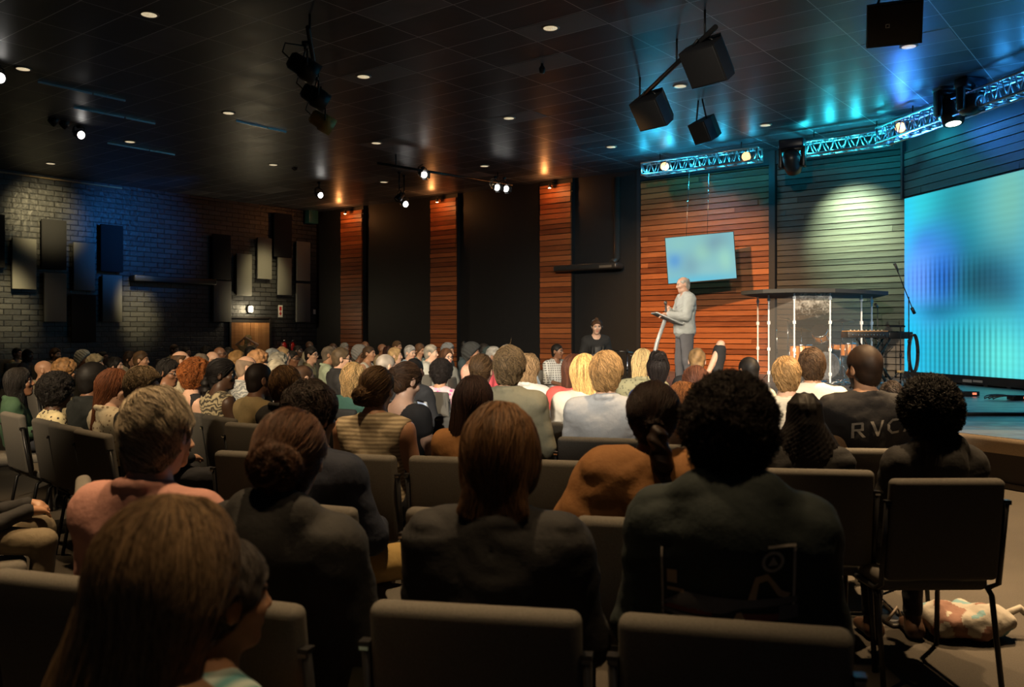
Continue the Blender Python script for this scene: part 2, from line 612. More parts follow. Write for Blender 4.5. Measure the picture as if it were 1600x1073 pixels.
# timber feature walls behind the stage
tO0, tO1, tG0, tG1 = wall_t(1004), wall_t(1204), wall_t(1216), wall_t(1418)
mb = MB()
boards(mb, tO0, tO1, STAGE - 0.4, 5.28, 0.135, -0.05, 0.03, 1, jit=0.018)
o = mb.build('timber_feature_wall', M_CEDAR, tone=True)
o.matrix_world = BACKW
tag(o, 'wide red cedar board wall behind the speaker and the hanging television', 'wall panel')
mb = MB()
boards(mb, tG0, tG1 + 0.5, STAGE - 0.4, 5.28, 0.135, -0.03, 0.03, 1, jit=0.018)
o = mb.build('timber_feature_wall', M_CHAR, tone=True)
o.matrix_world = BACKW
tag(o, 'dark charred board wall behind the drum kit', 'wall panel')
mb = MB().box((tO1 + 0.02, -0.16, 0), (tG0 - 0.02, 0.0, CEIL))
mb.box((tO0 - 0.12, -0.10, 0), (tO0 - 0.02, 0.0, CEIL))
mb.box((tO0 - 0.02, -0.10, 5.30), (tG1 + 0.5, 0.0, CEIL))
o = mb.build('trim_2', plain('charcoal_post', (0.022, 0.022, 0.025), 0.45))
o.matrix_world = BACKW
tag(o, kind='structure')
# board bulkhead over the video wall
mb = MB()
boards(mb, -0.10, 9.0, 4.17, 5.10, 0.155, 0.10, 0.03, 4)
o = mb.build('board_bulkhead', M_CHAR, tone=True)
o.matrix_world = SCRM
tag(o, 'dark charred board bulkhead above the large video wall', 'wall panel')
mb = MB().box((-0.10, 0.10, 4.16), (9.0, 0.5, CEIL)).box((-0.16, 0.02, 4.14), (-0.10, 0.5, CEIL))
o = mb.build('trim_3', plain('charcoal_post', (0.02, 0.02, 0.02)))
o.matrix_world = SCRM
tag(o, kind='structure')

# stage
edge = [Vector((2.85, 20.9)), Vector((2.72, 19.2)), Vector((2.35, 17.2)), Vector((1.80, 15.0)), Vector((1.66, 13.6)), Vector((1.80, 12.4)),
        Vector((2.25, 11.5)), Vector((3.2, 9.95)), Vector((4.14, 8.4)), Vector((4.60, 7.45)), Vector((5.6, 5.7)), Vector((6.6, 4.0))]
ring = list(edge) + [Vector((11.6, 4.0)), Vector((9.2, 18.2)), Vector((7.6, 19.8)), Vector((4.6, 21.6))]


def stage_mat():
    m, nt, b = nodes_of('stage_vinyl_plank')
    tc = N(nt, 'ShaderNodeTexCoord')
    mp = N(nt, 'ShaderNodeMapping')
    mp.inputs['Rotation'].default_value = (0, 0, math.radians(4))
    nt.links.new(tc.outputs['Object'], mp.inputs['Vector'])
    br = N(nt, 'ShaderNodeTexBrick')
    br.inputs['Scale'].default_value = 1.0
    br.inputs['Brick Width'].default_value = 1.4
    br.inputs['Row Height'].default_value = 0.16
    br.inputs['Mortar Size'].default_value = 0.004
    br.inputs['Color1'].default_value = (0.055, 0.055, 0.058, 1)
    br.inputs['Color2'].default_value = (0.15, 0.15, 0.155, 1)
    br.inputs['Mortar'].default_value = (0.008, 0.008, 0.008, 1)
    nt.links.new(mp.outputs[0], br.inputs['Vector'])
    nt.links.new(br.outputs['Color'], b.inputs['Base Color'])
    nz = N(nt, 'ShaderNodeTexNoise')
    nz.inputs['Scale'].default_value = 6
    nt.links.new(mp.outputs[0], nz.inputs['Vector'])
    rg = N(nt, 'ShaderNodeMath', operation='MULTIPLY_ADD')
    rg.inputs[1].default_value = 0.25
    rg.inputs[2].default_value = 0.22
    nt.links.new(nz.outputs['Fac'], rg.inputs[0])
    nt.links.new(rg.outputs[0], b.inputs['Roughness'])
    return m


def smooth_ring(pts, it=2):
    for _ in range(it):
        q = [pts[0]]
        for a, b_ in zip(pts, pts[1:]):
            q += [a * 0.75 + b_ * 0.25, a * 0.25 + b_ * 0.75]
        q.append(pts[-1])
        pts = q
    return pts


edge = smooth_ring(edge)
ring = edge + [Vector((10.6, 4.2)), Vector((8.36, 17.5)), Vector((8.10, 18.15)), Vector((3.25, 21.95))]
cen = Vector((6.0, 13.0))
t = thing('stage', 'low curved stage with a dark plank floor reflecting the blue screen', 'stage', (cen.x, cen.y, 0))
mb = MB().prism([(p.x - cen.x, p.y - cen.y) for p in ring[::-1]], STAGE - 0.004, STAGE)
mb.build('stage_floor', stage_mat(), t)
mb = MB()
M_FAS = plain('stage_carpet_edge', (0.46, 0.36, 0.26), 0.9, noise=0.25, scale=90)
n = len(edge)
ins = []
for i, p in enumerate(edge):
    d = (edge[min(i + 1, n - 1)] - edge[max(i - 1, 0)]).normalized()
    ins.append(p + Vector((-d.y, d.x)) * 0.14)
V = [(p.x - cen.x, p.y - cen.y, STAGE + 0.001) for p in edge] + [(p.x - cen.x, p.y - cen.y, STAGE - 0.15) for p in edge] + \
    [(p.x - cen.x, p.y - cen.y, STAGE - 0.15) for p in ins]
Fc = [(i, n + i, n + i + 1, i + 1) for i in range(n - 1)] + [(n + i, 2 * n + i, 2 * n + i + 1, n + i + 1) for i in range(n - 1)]
mb.add(V, Fc, 0, 0.5, True)
mb.build('stage_lip', M_FAS, t)
V = [(p.x - cen.x, p.y - cen.y, STAGE - 0.15) for p in ins] + [(p.x - cen.x, p.y - cen.y, 0.0) for p in ins]
MB().add(V, [(i, n + i, n + i + 1, i + 1) for i in range(n - 1)], 0, 0.5, True).build('stage_riser', plain('riser_paint', (0.05, 0.04, 0.035), 0.6), t)
V = [(p.x - cen.x, p.y - cen.y, 0.05) for p in ins] + [((p.x + (e.x - p.x) * 0.2) - cen.x, (p.y + (e.y - p.y) * 0.2) - cen.y, 0.05) for p, e in zip(ins, edge)] + \
    [((p.x + (e.x - p.x) * 0.2) - cen.x, (p.y + (e.y - p.y) * 0.2) - cen.y, 0.0) for p, e in zip(ins, edge)]
MB().add(V, Fc, 0, 0.5, True).build('skirting', plain('skirting_paint', (0.20, 0.17, 0.14), 0.5), t)

# ---------------------------------------------------------------- displays (the picture they show is the display's own light)
def screen_mesh(name, w, h, nx, ny, fn, mat, parent, M=None, y=0.0):
    us = np.linspace(0, 1, nx + 1)
    vs = np.linspace(0, 1, ny + 1)
    U, Vv = np.meshgrid(us, vs, indexing='ij')
    P = np.stack([U * w, np.full_like(U, y), Vv * h], -1).reshape(-1, 3)
    q = []
    for i in range(nx):
        a = i * (ny + 1) + np.arange(ny)
        q.append(np.stack([a, a + ny + 1, a + ny + 2, a + 1], -1))
    q = np.concatenate(q)
    me = bpy.data.meshes.new(name)
    me.from_pydata(P.tolist(), [], q.tolist())
    at = me.color_attributes.new('Image', 'FLOAT_COLOR', 'POINT')
    c = fn(U.ravel(), Vv.ravel())
    at.data.foreach_set('color', np.concatenate([c, np.ones((len(c), 1))], 1).astype(np.float32).ravel())
    me.materials.append(mat)
    o = bpy.data.objects.new(name, me)
    COL.objects.link(o)
    o.parent = parent
    return o


def blobs(u, v, base, lst):
    c = np.tile(np.array(base, float), (len(u), 1))
    for (cu, cv, ru, rv, col) in lst:
        w = np.exp(-(((u - cu) / ru) ** 2 + ((v - cv) / rv) ** 2))[:, None]
        c = c * (1 - w) + np.array(col, float) * w
    return c


SW, SH, SZ = 6.4, 3.46, 0.65


def wall_img(u, v):
    s = u * SW / 2.95            # 0..1 across the part the photograph shows
    c = blobs(s, v, (0.02, 0.40, 0.58), [
        (0.18, 0.92, 0.30, 0.22, (0.03, 0.58, 0.66)), (0.55, 0.88, 0.30, 0.30, (0.02, 0.24, 0.27)), (1.0, 0.85, 0.25, 0.35, (0.16, 0.44, 0.33)),
        (0.03, 0.72, 0.10, 0.25, (0.02, 0.55, 0.85)), (0.24, 0.72, 0.18, 0.10, (0.01, 0.20, 0.55)), (0.50, 0.68, 0.22, 0.14, (0.01, 0.20, 0.26)),
        (0.16, 0.50, 0.28, 0.22, (0.14, 0.31, 1.0)), (0.40, 0.52, 0.16, 0.20, (0.03, 0.18, 0.72)), (0.76, 0.48, 0.32, 0.19, (0.008, 0.07, 0.11)),
        (0.88, 0.43, 0.22, 0.13, (0.015, 0.06, 0.09)), (0.40, 0.335, 0.34, 0.06, (0.01, 0.09, 0.22)), (0.04, 0.15, 0.20, 0.26, (0.01, 0.50, 0.82)),
        (0.60, 0.16, 0.35, 0.17, (0.02, 0.42, 0.54)), (0.95, 0.10, 0.28, 0.18, (0.12, 0.74, 0.66)), (1.6, 0.5, 0.5, 0.5, (0.04, 0.30, 0.55))])
    rib = 0.5 + 0.5 * np.cos(s * 2 * np.pi * 22)
    z1 = np.exp(-(((s - 0.40) / 0.34) ** 2)) * np.clip((0.66 - v) * 8, 0, 1) * np.clip((v - 0.33) * 8, 0, 1)
    z2 = np.exp(-(((s - 0.55) / 0.42) ** 2)) * np.clip((0.31 - v) * 12, 0, 1)
    c *= (1 - 0.62 * (rib ** 1.5) * np.clip(z1 + z2, 0, 1))[:, None]
    hz = 0.5 + 0.5 * np.cos(v * 2 * np.pi * 30)
    c *= (1 - 0.06 * hz)[:, None]
    return c


t = thing('video_wall', 'huge video wall glowing blue and teal at the right of the stage', 'screen', SCR0 + Vector((0, 0, STAGE + 0.004)))
t.rotation_euler = (0, 0, math.atan2(ED.y, ED.x))
s = screen_mesh('display', SW, SH, 320, 120, wall_img, display('video_wall_image', 1.15), t)
s.location = (0, 0, SZ - STAGE)
mb = MB().box((-0.01, 0.01, SZ - STAGE - 0.02), (SW + 0.01, 0.12, SZ - STAGE + SH + 0.02))
mb.build('cabinet', M_BLACK, t)
mb = MB().box((0.0, -0.02, 0.02), (SW, 0.14, SZ - STAGE - 0.02))
for k in range(12):
    mb.box((k * 0.55 + 0.1, -0.04, 0.0), (k * 0.55 + 0.2, 0.3, 0.03))
mb.build('plinth', M_STEEL, t)
mb = MB().box((1.75, -0.03, 0.05), (1.98, -0.021, 0.10), 0).box((2.02, -0.03, 0.06), (2.25, -0.021, 0.10), 0)
mb.build('panel_strip', plain('label_grey', (0.4, 0.36, 0.33)), t)

# television hung from the truss
D_TV = 19.5
a, b_ = px(1039.5, 375, D_TV), px(1143, 367.5, D_TV)
c_ = px(1044.5, 443, D_TV)
ax = (b_ - a)
wtv = ax.length
ax.normalize()
dn = (c_ - a)
htv = 1.02
az = Vector((-0.045, 0.02, 1)).normalized()
ax = (ax + Vector((0, -0.25, 0))).normalized()
ay = az.cross(ax).normalized()
az = ax.cross(ay).normalized()
t = thing('television', 'flat television hanging tilted in front of the red cedar wall', 'television')
t.matrix_world = basis(px(1044.5, 443, D_TV), ax, ay, az)


def tv_img(u, v):
    return blobs(u, v, (0.20, 0.52, 0.58), [(0.12, 0.5, 0.12, 0.2, (0.07, 0.33, 0.68)), (0.38, 0.35, 0.16, 0.3, (0.16, 0.38, 0.48)),
           (0.55, 0.65, 0.15, 0.25, (0.28, 0.62, 0.52)), (0.75, 0.80, 0.2, 0.25, (0.16, 0.36, 0.44)), (0.85, 0.4, 0.12, 0.3, (0.30, 0.66, 0.56)),
           (0.62, 0.2, 0.2, 0.2, (0.24, 0.55, 0.58)), (0.2, 0.85, 0.2, 0.2, (0.22, 0.55, 0.55)), (0.5, 0.02, 0.6, 0.12, (0.10, 0.52, 0.70))])


s = screen_mesh('display', 1.48, htv, 40, 28, tv_img, display('television_image', 0.85), t)
s.location = (0, -0.002, 0)
MB().rbox((-0.015, 0.0, -0.02), (1.495, 0.06, htv + 0.015), 0.006, 2).build('bezel', M_STEEL, t)
MI = t.matrix_world.inverted()
for u_, xc_, d_ in ((0.46, 1077, 19.75), (0.92, 1108, 19.45)):
    e_ = MI @ Vector(((xc_ - 800) / F_PX * d_, d_, 5.06))
    MB().tube([(u_, 0.03, htv), e_], 0.006, 6).build('hanging_cable', M_CHROME, t)
# ---------------------------------------------------------------- things on the brick wall
def on_brick(x, y):
    s_ = brick_s(x)
    p = C0 - EA * s_
    return s_, HC - (y - HOR) / F_PX * p.y


M_FELT = plain('pale_grey_felt', (0.17, 0.168, 0.155), 0.95, noise=0.12, scale=120)
M_FELTB = plain('black_felt', (0.012, 0.012, 0.014), 0.95, noise=0.2, scale=120)
PANELS = [((12, 373, 56, 452), 0, 'pale grey acoustic panel at the far left of the brick wall'),
          ((62, 427, 103, 503), 0, 'pale grey acoustic panel hung low, second from the left edge'),
          ((108, 380, 147, 454), 0, 'pale panel in blue light right of the tall black panel'),
          ((153, 430, 189, 503), 0, 'low bluish pale panel, rightmost of the left cluster'),
          ((327, 439, 359, 503), 0, 'pale acoustic panel left of the timber door, lowest there'),
          ((363, 397, 391, 462), 0, 'pale acoustic panel just above left of the door lamp'),
          ((396, 372, 422, 436), 0, 'pale acoustic panel directly above the door lamp'),
          ((428, 403, 453, 461), 0, 'pale acoustic panel above the red arrow sign'),
          ((457, 378, 482, 439), 0, 'pale acoustic panel by the far corner, upper of two'),
          ((457, 443, 482, 503), 0, 'pale acoustic panel by the far corner, lower of two'),
          ((-30, 335, 5, 418), 1, 'black acoustic panel cut by the left edge of the view'),
          ((60, 344, 101, 421), 1, 'black acoustic panel above the low pale panel at left'),
          ((107, 460, 147, 534), 1, 'black acoustic panel hung lowest in the left cluster'),
          ((152, 352, 189, 425), 1, 'black acoustic panel above the low bluish panel'),
          ((327, 367, 357, 437), 1, 'black acoustic panel left of the door, above a pale one'),
          ((423, 334, 452, 402), 1, 'black acoustic panel hung highest near the far corner')]
for (x0, y0, x1, y1), k, lab in PANELS:
    xm = (x0 + x1) / 2
    sa, z1 = on_brick(xm, y0)
    _, z0 = on_brick(xm, y1)
    sl, sr = brick_s(x0), brick_s(x1)
    w = abs(sl - sr) / 2 - (0.05 if k == 0 else 0.02)
    t = thing('acoustic_panel', lab, 'acoustic panel', C0 - EA * sa + EB * 0.002 + Vector((0, 0, z0)), group='acoustic panels on the brick wall')
    t.rotation_euler = (0, 0, math.atan2(EA.y, EA.x))
    mb = MB().rbox((-w, -0.17, 0), (w, -0.10, z1 - z0), 0.012, 2)
    mb.build('felt_face', M_FELT if k == 0 else M_FELTB, t)
    MB().box((-w + 0.05, -0.10, 0.05), (w - 0.05, 0.0, z1 - z0 - 0.05)).build('batten', M_STEEL, t)


def brick_thing(name, lab, cat, x, y):
    sa, z = on_brick(x, y)
    t = thing(name, lab, cat, C0 - EA * sa + Vector((0, 0, z)))
    t.rotation_euler = (0, 0, math.atan2(EA.y, EA.x))
    return t


# door: two timber leaves and a dark transom
sa, sb = brick_s(422), brick_s(357)
w = sb - sa
t = thing('door_1', None, None, C0 - EA * sb)
t.rotation_euler = (0, 0, math.atan2(EA.y, EA.x))
tag(t, 'pair of varnished timber doors in the brick wall', 'door', kind='structure')
M_DOOR = timber('varnished_door', (0.26, 0.105, 0.035), (0.62, 0.30, 0.12), 0.4)
for x0, x1 in ((0.06, w / 2 - 0.005), (w / 2 + 0.005, w - 0.06)):
    mb = MB()
    n = 5
    for i in range(n):
        a = x0 + (x1 - x0) * i / n
        mb.box((a, -0.05, 0.01), (a + (x1 - x0) / n - 0.004, -0.01, 1.75), 0, rng.random())
    d = mb.build('door_leaf', M_DOOR, t, tone=True)
    xx = x1 - 0.10 if x0 < w / 3 else x0 + 0.10
    MB().tube([(xx, -0.05, 1.0), (xx, -0.10, 1.0), (xx + (0.1 if x0 > w / 3 else -0.1), -0.10, 1.0)], 0.01).build('handle', M_CHROME, d)
mb = MB().box((0, -0.07, 0), (0.06, 0.0, 1.95)).box((w - 0.06, -0.07, 0), (w, 0.0, 1.95)).box((0, -0.07, 1.89), (w, 0, 1.95)).box((0.06, -0.03, 1.76), (w - 0.06, -0.01, 1.89))
mb.build('door_frame', plain('dark_frame', (0.02, 0.016, 0.014), 0.5), t)
# lamp over the door
t = brick_thing('bulkhead_lamp', 'small lit wall lamp above the timber doors', 'lamp', 389.5, 483)
mb = MB().lathe([(0.0, 0.0), (0.13, 0.0), (0.13, 0.05), (0.0, 0.05)], 20, M=Matrix.Translation((0, -0.004, 0)) @ Matrix.Rotation(math.pi / 2, 4, 'X'))
mb.build('base', M_STEEL, t)
mb = MB().rbox((-0.075, -0.13, -0.10), (0.075, -0.05, 0.10), 0.03, 3)
mb.build('glass', glow('lamp_glass', (1.0, 0.86, 0.6), 14), t)
mb = MB()
for x in (-0.04, 0.04):
    mb.tube([(x, -0.05, -0.13), (x, -0.145, -0.08), (x, -0.145, 0.08), (x, -0.05, 0.13)], 0.008, 6)
mb.build('cage', M_STEEL, t)
p = t.location + EB * 0.35
point((p.x, p.y, p.z), 26, (1.0, 0.82, 0.5), 0.08)
# red arrow sign
t = brick_thing('fire_sign', 'white sign with red block and red down arrow beside the doors', 'sign', 438, 486)
MB().box((-0.085, -0.012, -0.20), (0.085, 0.0, 0.20)).build('plate', plain('sign_white', (0.75, 0.72, 0.68), 0.5), t)
mb = MB().box((-0.045, -0.014, 0.02), (0.045, -0.012, 0.15))
mb.prism([(-0.02, 0.0), (-0.02, -0.06), (-0.06, -0.06), (0.0, -0.15), (0.06, -0.06), (0.02, -0.06), (0.02, 0.0)], 0.012, 0.014, M=Matrix.Rotation(math.pi / 2, 4, 'X'))
mb.build('symbol', plain('sign_red', (0.55, 0.02, 0.02), 0.5), t)
# extinguishers
M_RED = plain('extinguisher_red', (0.55, 0.025, 0.02), 0.3)
for x, lab in ((440, 'red fire extinguisher on the brick wall, nearer the doors'), (453, 'red fire extinguisher on the brick wall, nearer the corner')):
    t = brick_thing('fire_extinguisher', lab, 'fire extinguisher', x, 556)
    MB().lathe([(0.0, 0.0), (0.09, 0.0), (0.10, 0.02), (0.10, 0.36), (0.06, 0.44), (0.03, 0.46), (0.0, 0.46)], 20).build('cylinder', M_RED, t)
    for o_ in (t.children[-1],):
        o_.location = (0, -0.13, 0)
    mb = MB().tube([(0, -0.13, 0.45), (0, -0.13, 0.52), (0.08, -0.16, 0.54)], 0.018).tube([(0, -0.13, 0.5), (0.1, -0.15, 0.5)], 0.012)
    mb.build('valve', M_CHROME, t)
    MB().tube([(0, -0.13, 0.5), (-0.12, -0.16, 0.44), (-0.13, -0.17, 0.2), (-0.12, -0.17, 0.1)], 0.014).build('hose', M_STEEL, t)
# long heater on the brick wall, air curtain by the pilaster, corner box, switch
t = brick_thing('wall_heater', 'long black bar heater high on the brick wall', 'heater', 268, 438)
MB().rbox((-1.32, -0.32, -0.09), (1.32, -0.05, 0.09), 0.03, 3).build('casing', M_STEEL, t)
mb = MB().box((-1.25, -0.05, -0.03), (-1.15, -0.002, 0.03)).box((1.15, -0.05, -0.03), (1.25, -0.002, 0.03))
mb.build('bracket', M_STEEL, t)
MB().box((1.318, -0.26, -0.05), (1.325, -0.16, 0.02)).build('end_label', plain('sign_white', (0.75, 0.72, 0.68)), t)
tc_ = wall_t(938)
t = thing('air_curtain', 'long black air curtain on the wall above the standing camera operator', 'air curtain', C0 + EB * tc_ - EA * 0.02 + Vector((0, 0, 3.06)))
t.rotation_euler = (0, 0, math.atan2(EB.y, EB.x))
mb = MB().rbox((-1.12, -0.58, 0.0), (0.85, -0.20, 0.16), 0.05, 3)
mb.build('casing', plain('satin_black', (0.03, 0.028, 0.026), 0.35), t)
MB().box((0.35, -0.587, 0.03), (0.72, -0.582, 0.09)).build('control_strip', plain('dull_metal', (0.25, 0.22, 0.18), 0.4, 0.5), t)
MB().box((0.1, -0.22, 0.03), (0.7, 0.0, 0.13)).build('bracket', M_STEEL, t)
MB().tube([(0.55, -0.3, 0.16), (0.55, -0.05, 0.3), (0.55, -0.03, 2.4)], 0.09, 10).build('conduit', plain('satin_black', (0.02, 0.02, 0.02)), t)
t = brick_thing('wall_switch', 'small white switch plate low on the wall near the corner', 'switch', 491, 487)
MB().rbox((-0.05, -0.02, -0.08), (0.05, 0.0, 0.08), 0.006, 2).build('plate', plain('sign_white', (0.75, 0.72, 0.68)), t)
MB().box((-0.02, -0.028, -0.03), (0.02, -0.02, 0.03)).build('rocker', plain('sign_white', (0.7, 0.7, 0.68)), t)
t = brick_thing('corner_loudspeaker', 'box loudspeaker high in the far corner, teal light in its colour', 'loudspeaker', 481, 338)
MB().rbox((-0.2, -0.32, -0.26), (0.2, -0.06, 0.26), 0.02, 2).build('cabinet', plain('teal_lit_box', (0.03, 0.12, 0.12), 0.4), t)  # teal light falling on the box is put into its colour
MB().box((-0.03, -0.06, -0.05), (0.03, 0.0, 0.05)).build('bracket', M_STEEL, t)

# ---------------------------------------------------------------- ceiling things
M_DOWNL = glow('downlight_lens', (1.0, 0.80, 0.50), 0.75)
M_TRIM = plain('downlight_trim', (0.35, 0.31, 0.25), 0.4)
DL_LAB = ['recessed downlight at the upper left, left of the par cans', 'recessed downlight at the top middle of the ceiling',
          'recessed downlight below the top right loudspeaker', 'recessed downlight just right of the three par cans',
          'recessed downlight between the two bar mounted loudspeakers', 'recessed downlight nearest the left edge',
          'recessed downlight in the middle of the ceiling left of the loudspeaker bar', 'recessed downlight left of the lowest par can',
          'recessed downlight above the left brick wall beside the blue spot cluster', 'recessed downlight above the long lighting bar',
          'recessed downlight right of the smallest hanging loudspeaker', 'recessed downlight left above the cyan truss',
          'recessed downlight just above the timber batten on the left', 'recessed downlight left of the corner spotlight',
          'recessed downlight above the pair of lit fresnel spots', 'recessed downlight between the first and second pilaster']
NEARL = ['recessed downlight over the back rows'] * len(NEAR_POS)
dl0 = None
for (x, y), lab in zip(DOWN_POS + NEAR_POS, DL_LAB + NEARL):
    if dl0 is None:
        dl0 = t = thing('downlight', lab, 'downlight', (x, y, CEIL), group='recessed ceiling downlights')
        MB().lathe([(0.098, -0.012), (0.122, -0.014), (0.128, -0.004), (0.128, 0.0)], 24).build('trim_ring', M_TRIM, t)
        MB().lathe([(0.098, -0.012), (0.09, -0.008), (0.0, -0.007)], 24).build('lens', M_DOWNL, t)
    else:
        t = copy_tree(dl0)
        t.location = (x, y, CEIL)
        t['label'] = lab


def truss(label, a, b_, size=0.27, nseg=None):
    a, b_ = Vector(a), Vector(b_)
    L = (b_ - a).length
    d = (b_ - a).normalized()
    t = thing('lighting_truss', label, 'truss', a, math.atan2(d.y, d.x))
    h = size / 2
    cs = [(-h, -h), (h, -h), (h, h), (-h, h)]
    for y, z in cs:
        MB().tube([(0, y, z), (L, y, z)], 0.024, 10).build('chord', M_ALU, t)
    mb = MB()
    n = nseg or int(round(L / (size * 0.9)))
    for (y0, z0), (y1, z1) in zip(cs, cs[1:] + cs[:1]):
        for i in range(n):
            x0, x1, xm = L * i / n, L * (i + 1) / n, L * (i + 0.5) / n
            mb.tube([(x0 + 0.02, y0, z0), (xm, y1, z1)], 0.011, 6)
            mb.tube([(xm, y1, z1), (x1 - 0.02, y0, z0)], 0.011, 6)
    for x in (0.015, L - 0.015):
        for (y0, z0), (y1, z1) in zip(cs, cs[1:] + cs[:1]):
            mb.tube([(x, y0, z0), (x, y1, z1)], 0.018, 8)
    mb.build('lacing', M_ALU, t)
    mb = MB()
    for x in (L * 0.15, L * 0.85):
        mb.tube([(x, 0, h), (x, 0, CEIL - a.z)], 0.012, 6)
    mb.build('hanger', M_STEEL, t)
    return t


TA, TB = px(1006, 264, 20.6), px(1188, 248.5, 18.8)
zt = (TA.z + TB.z) / 2
truss('cyan lit truss above the red cedar wall and television', (TA.x, TA.y, TA.z - 0.02), (TB.x, TB.y, TA.z - 0.02), 0.27)
TC, TD = px(1252, 237, 18.2), px(1392, 214, 17.0)
truss('cyan lit truss above the dark boards behind the drums', (TC.x, TC.y, 5.24), (TD.x, TD.y, 5.24), 0.27)
TE = px(1384, 213, 16.9)
truss('blue lit truss over the video wall at the upper right', (TE.x - 0.05, TE.y, 5.24), (TE.x + 0.174 * 6, TE.y - 0.985 * 6, 5.24), 0.30)
for o in [q for q in COL.objects if q.name.startswith('lighting_truss')]:
    pass


def par_can(label, lens, aim, r=0.12, L=0.30, lit=0.0, cat='spotlight', color=(1, 0.95, 0.88), group=None, hang=None, shell=None, door=False):
    """can lamp: lens centre at `lens`, looking at `aim`, yoke and clamp up to height `hang`"""
    lens, aim = Vector(lens), Vector(aim)
    d = (aim - lens).normalized()
    side = d.cross(ZUP).normalized()
    up = side.cross(d).normalized()
    M = basis((0, 0, 0), side, up, d)          # local z looks out of the lens
    t = thing('spotlight', label, cat, lens, group=group)
    shell = shell or M_STEEL
    MB().lathe([(0.0, -L), (r * 0.55, -L), (r * 0.8, -L * 0.9), (r * 0.85, -L * 0.55), (r, -L * 0.5), (r, 0.012), (r * 0.93, 0.012), (r * 0.93, -0.02)], 24, M=M).build('housing', shell, t)
    lm = glow('lit_lens_%d' % int(lit * 10), color, lit) if lit else plain('dark_lens', (0.25, 0.22, 0.24), 0.15)
    MB().lathe([(r * 0.93, -0.02), (r * 0.6, 0.004), (0.0, 0.012)], 24, M=M).build('lens', lm, t)
    mb = MB()
    pts = [M @ Vector((r + 0.02, 0, -L * 0.4)), M @ Vector((r + 0.03, r * 0.5, -L * 0.4)) * 1, ]
    top = M @ Vector((0, 0, -L * 0.4)) + Vector((0, 0, r + 0.10))
    for s_ in (-1, 1):
        p0 = M @ Vector((s_ * (r + 0.015), 0, -L * 0.4))
        mb.tube([p0, p0 + Vector((0, 0, r + 0.06)), top], 0.012, 6)
    mb.build('yoke', M_STEEL, t)
    zt_ = (hang if hang is not None else CEIL) - lens.z
    mb = MB().tube([top, (top.x, top.y, zt_)], 0.02, 8)
    mb.tube([(top.x - 0.04, top.y, zt_ - 0.02), (top.x + 0.04, top.y, zt_ - 0.02)], 0.035, 8)
    mb.build('clamp', M_STEEL, t)
    cb = [M @ Vector((0, 0, -L)), M @ Vector((0.03, 0, -L - 0.10)) + Vector((0, 0, 0.02)), M @ Vector((0.02, 0, -L - 0.06)) + Vector((0, 0, 0.16)), top + Vector((0, 0, 0.05))]
    MB().tube(cb, 0.010, 6).build('power_cable', M_STEEL, t)
    if door:
        mb = MB()
        for k in range(4):
            w_ = k * math.pi / 2
            c, s2 = math.cos(w_), math.sin(w_)
            v = [(r * 0.8, -r * 0.7, 0.015), (r * 0.8, r * 0.7, 0.015), (r * 1.35, r * 0.8, r * 0.9), (r * 1.35, -r * 0.8, r * 0.9)]
            v = [Vector((c * x - s2 * y, s2 * x + c * y, z)) for x, y, z in v]
            mb.add([M @ p for p in v] + [M @ (p + Vector((0, 0, 0.004))) for p in v], [(0, 1, 2, 3), (7, 6, 5, 4), (0, 4, 5, 1), (1, 5, 6, 2), (2, 6, 7, 3), (3, 7, 4, 0)])
        mb.build('barn_door', M_STEEL, t)
    return t


AIM = SPEAKER + Vector((0, 0, 1.2))


def bar(label, a, b_, r=0.03, ends=(0.1, 0.9)):
    a, b_ = Vector(a), Vector(b_)
    t = thing('lighting_bar', label, 'lighting bar', a)
    MB().tube([(0, 0, 0), b_ - a], r, 10).build('pipe', M_STEEL, t)
    mb = MB()
    for k in ends:
        p = (b_ - a) * k
        mb.tube([p, (p.x, p.y, CEIL - a.z)], 0.015, 8)
    mb.build('hanger', M_STEEL, t)
    return t


# bar with three cans, running away from the camera
B0, B1 = px(481, 60, 11.0), px(503, 162, 15.2)
zb = 5.28
B0.z = B1.z = zb
bar('black lighting bar carrying three par cans, upper left of centre', B0, B1)
M_BRASS = plain('brass_shell', (0.50, 0.33, 0.10), 0.35, 0.15)
for (x, y, d), lab, shell in (((494, 118, 11.6), 'uppermost black par can of the three on the short bar', None),
                              ((510, 162, 13.0), 'middle black par can of the three on the short bar', None),
                              ((519, 200, 14.6), 'lowest brass coloured par can of the three on the short bar', M_BRASS)):
    p = px(x, y, d)
    par_can(lab, p, p + Vector((0.78, 0.30, -0.45)), 0.15, 0.40, 0.4, hang=zb, shell=shell, group='par cans on the short bar')
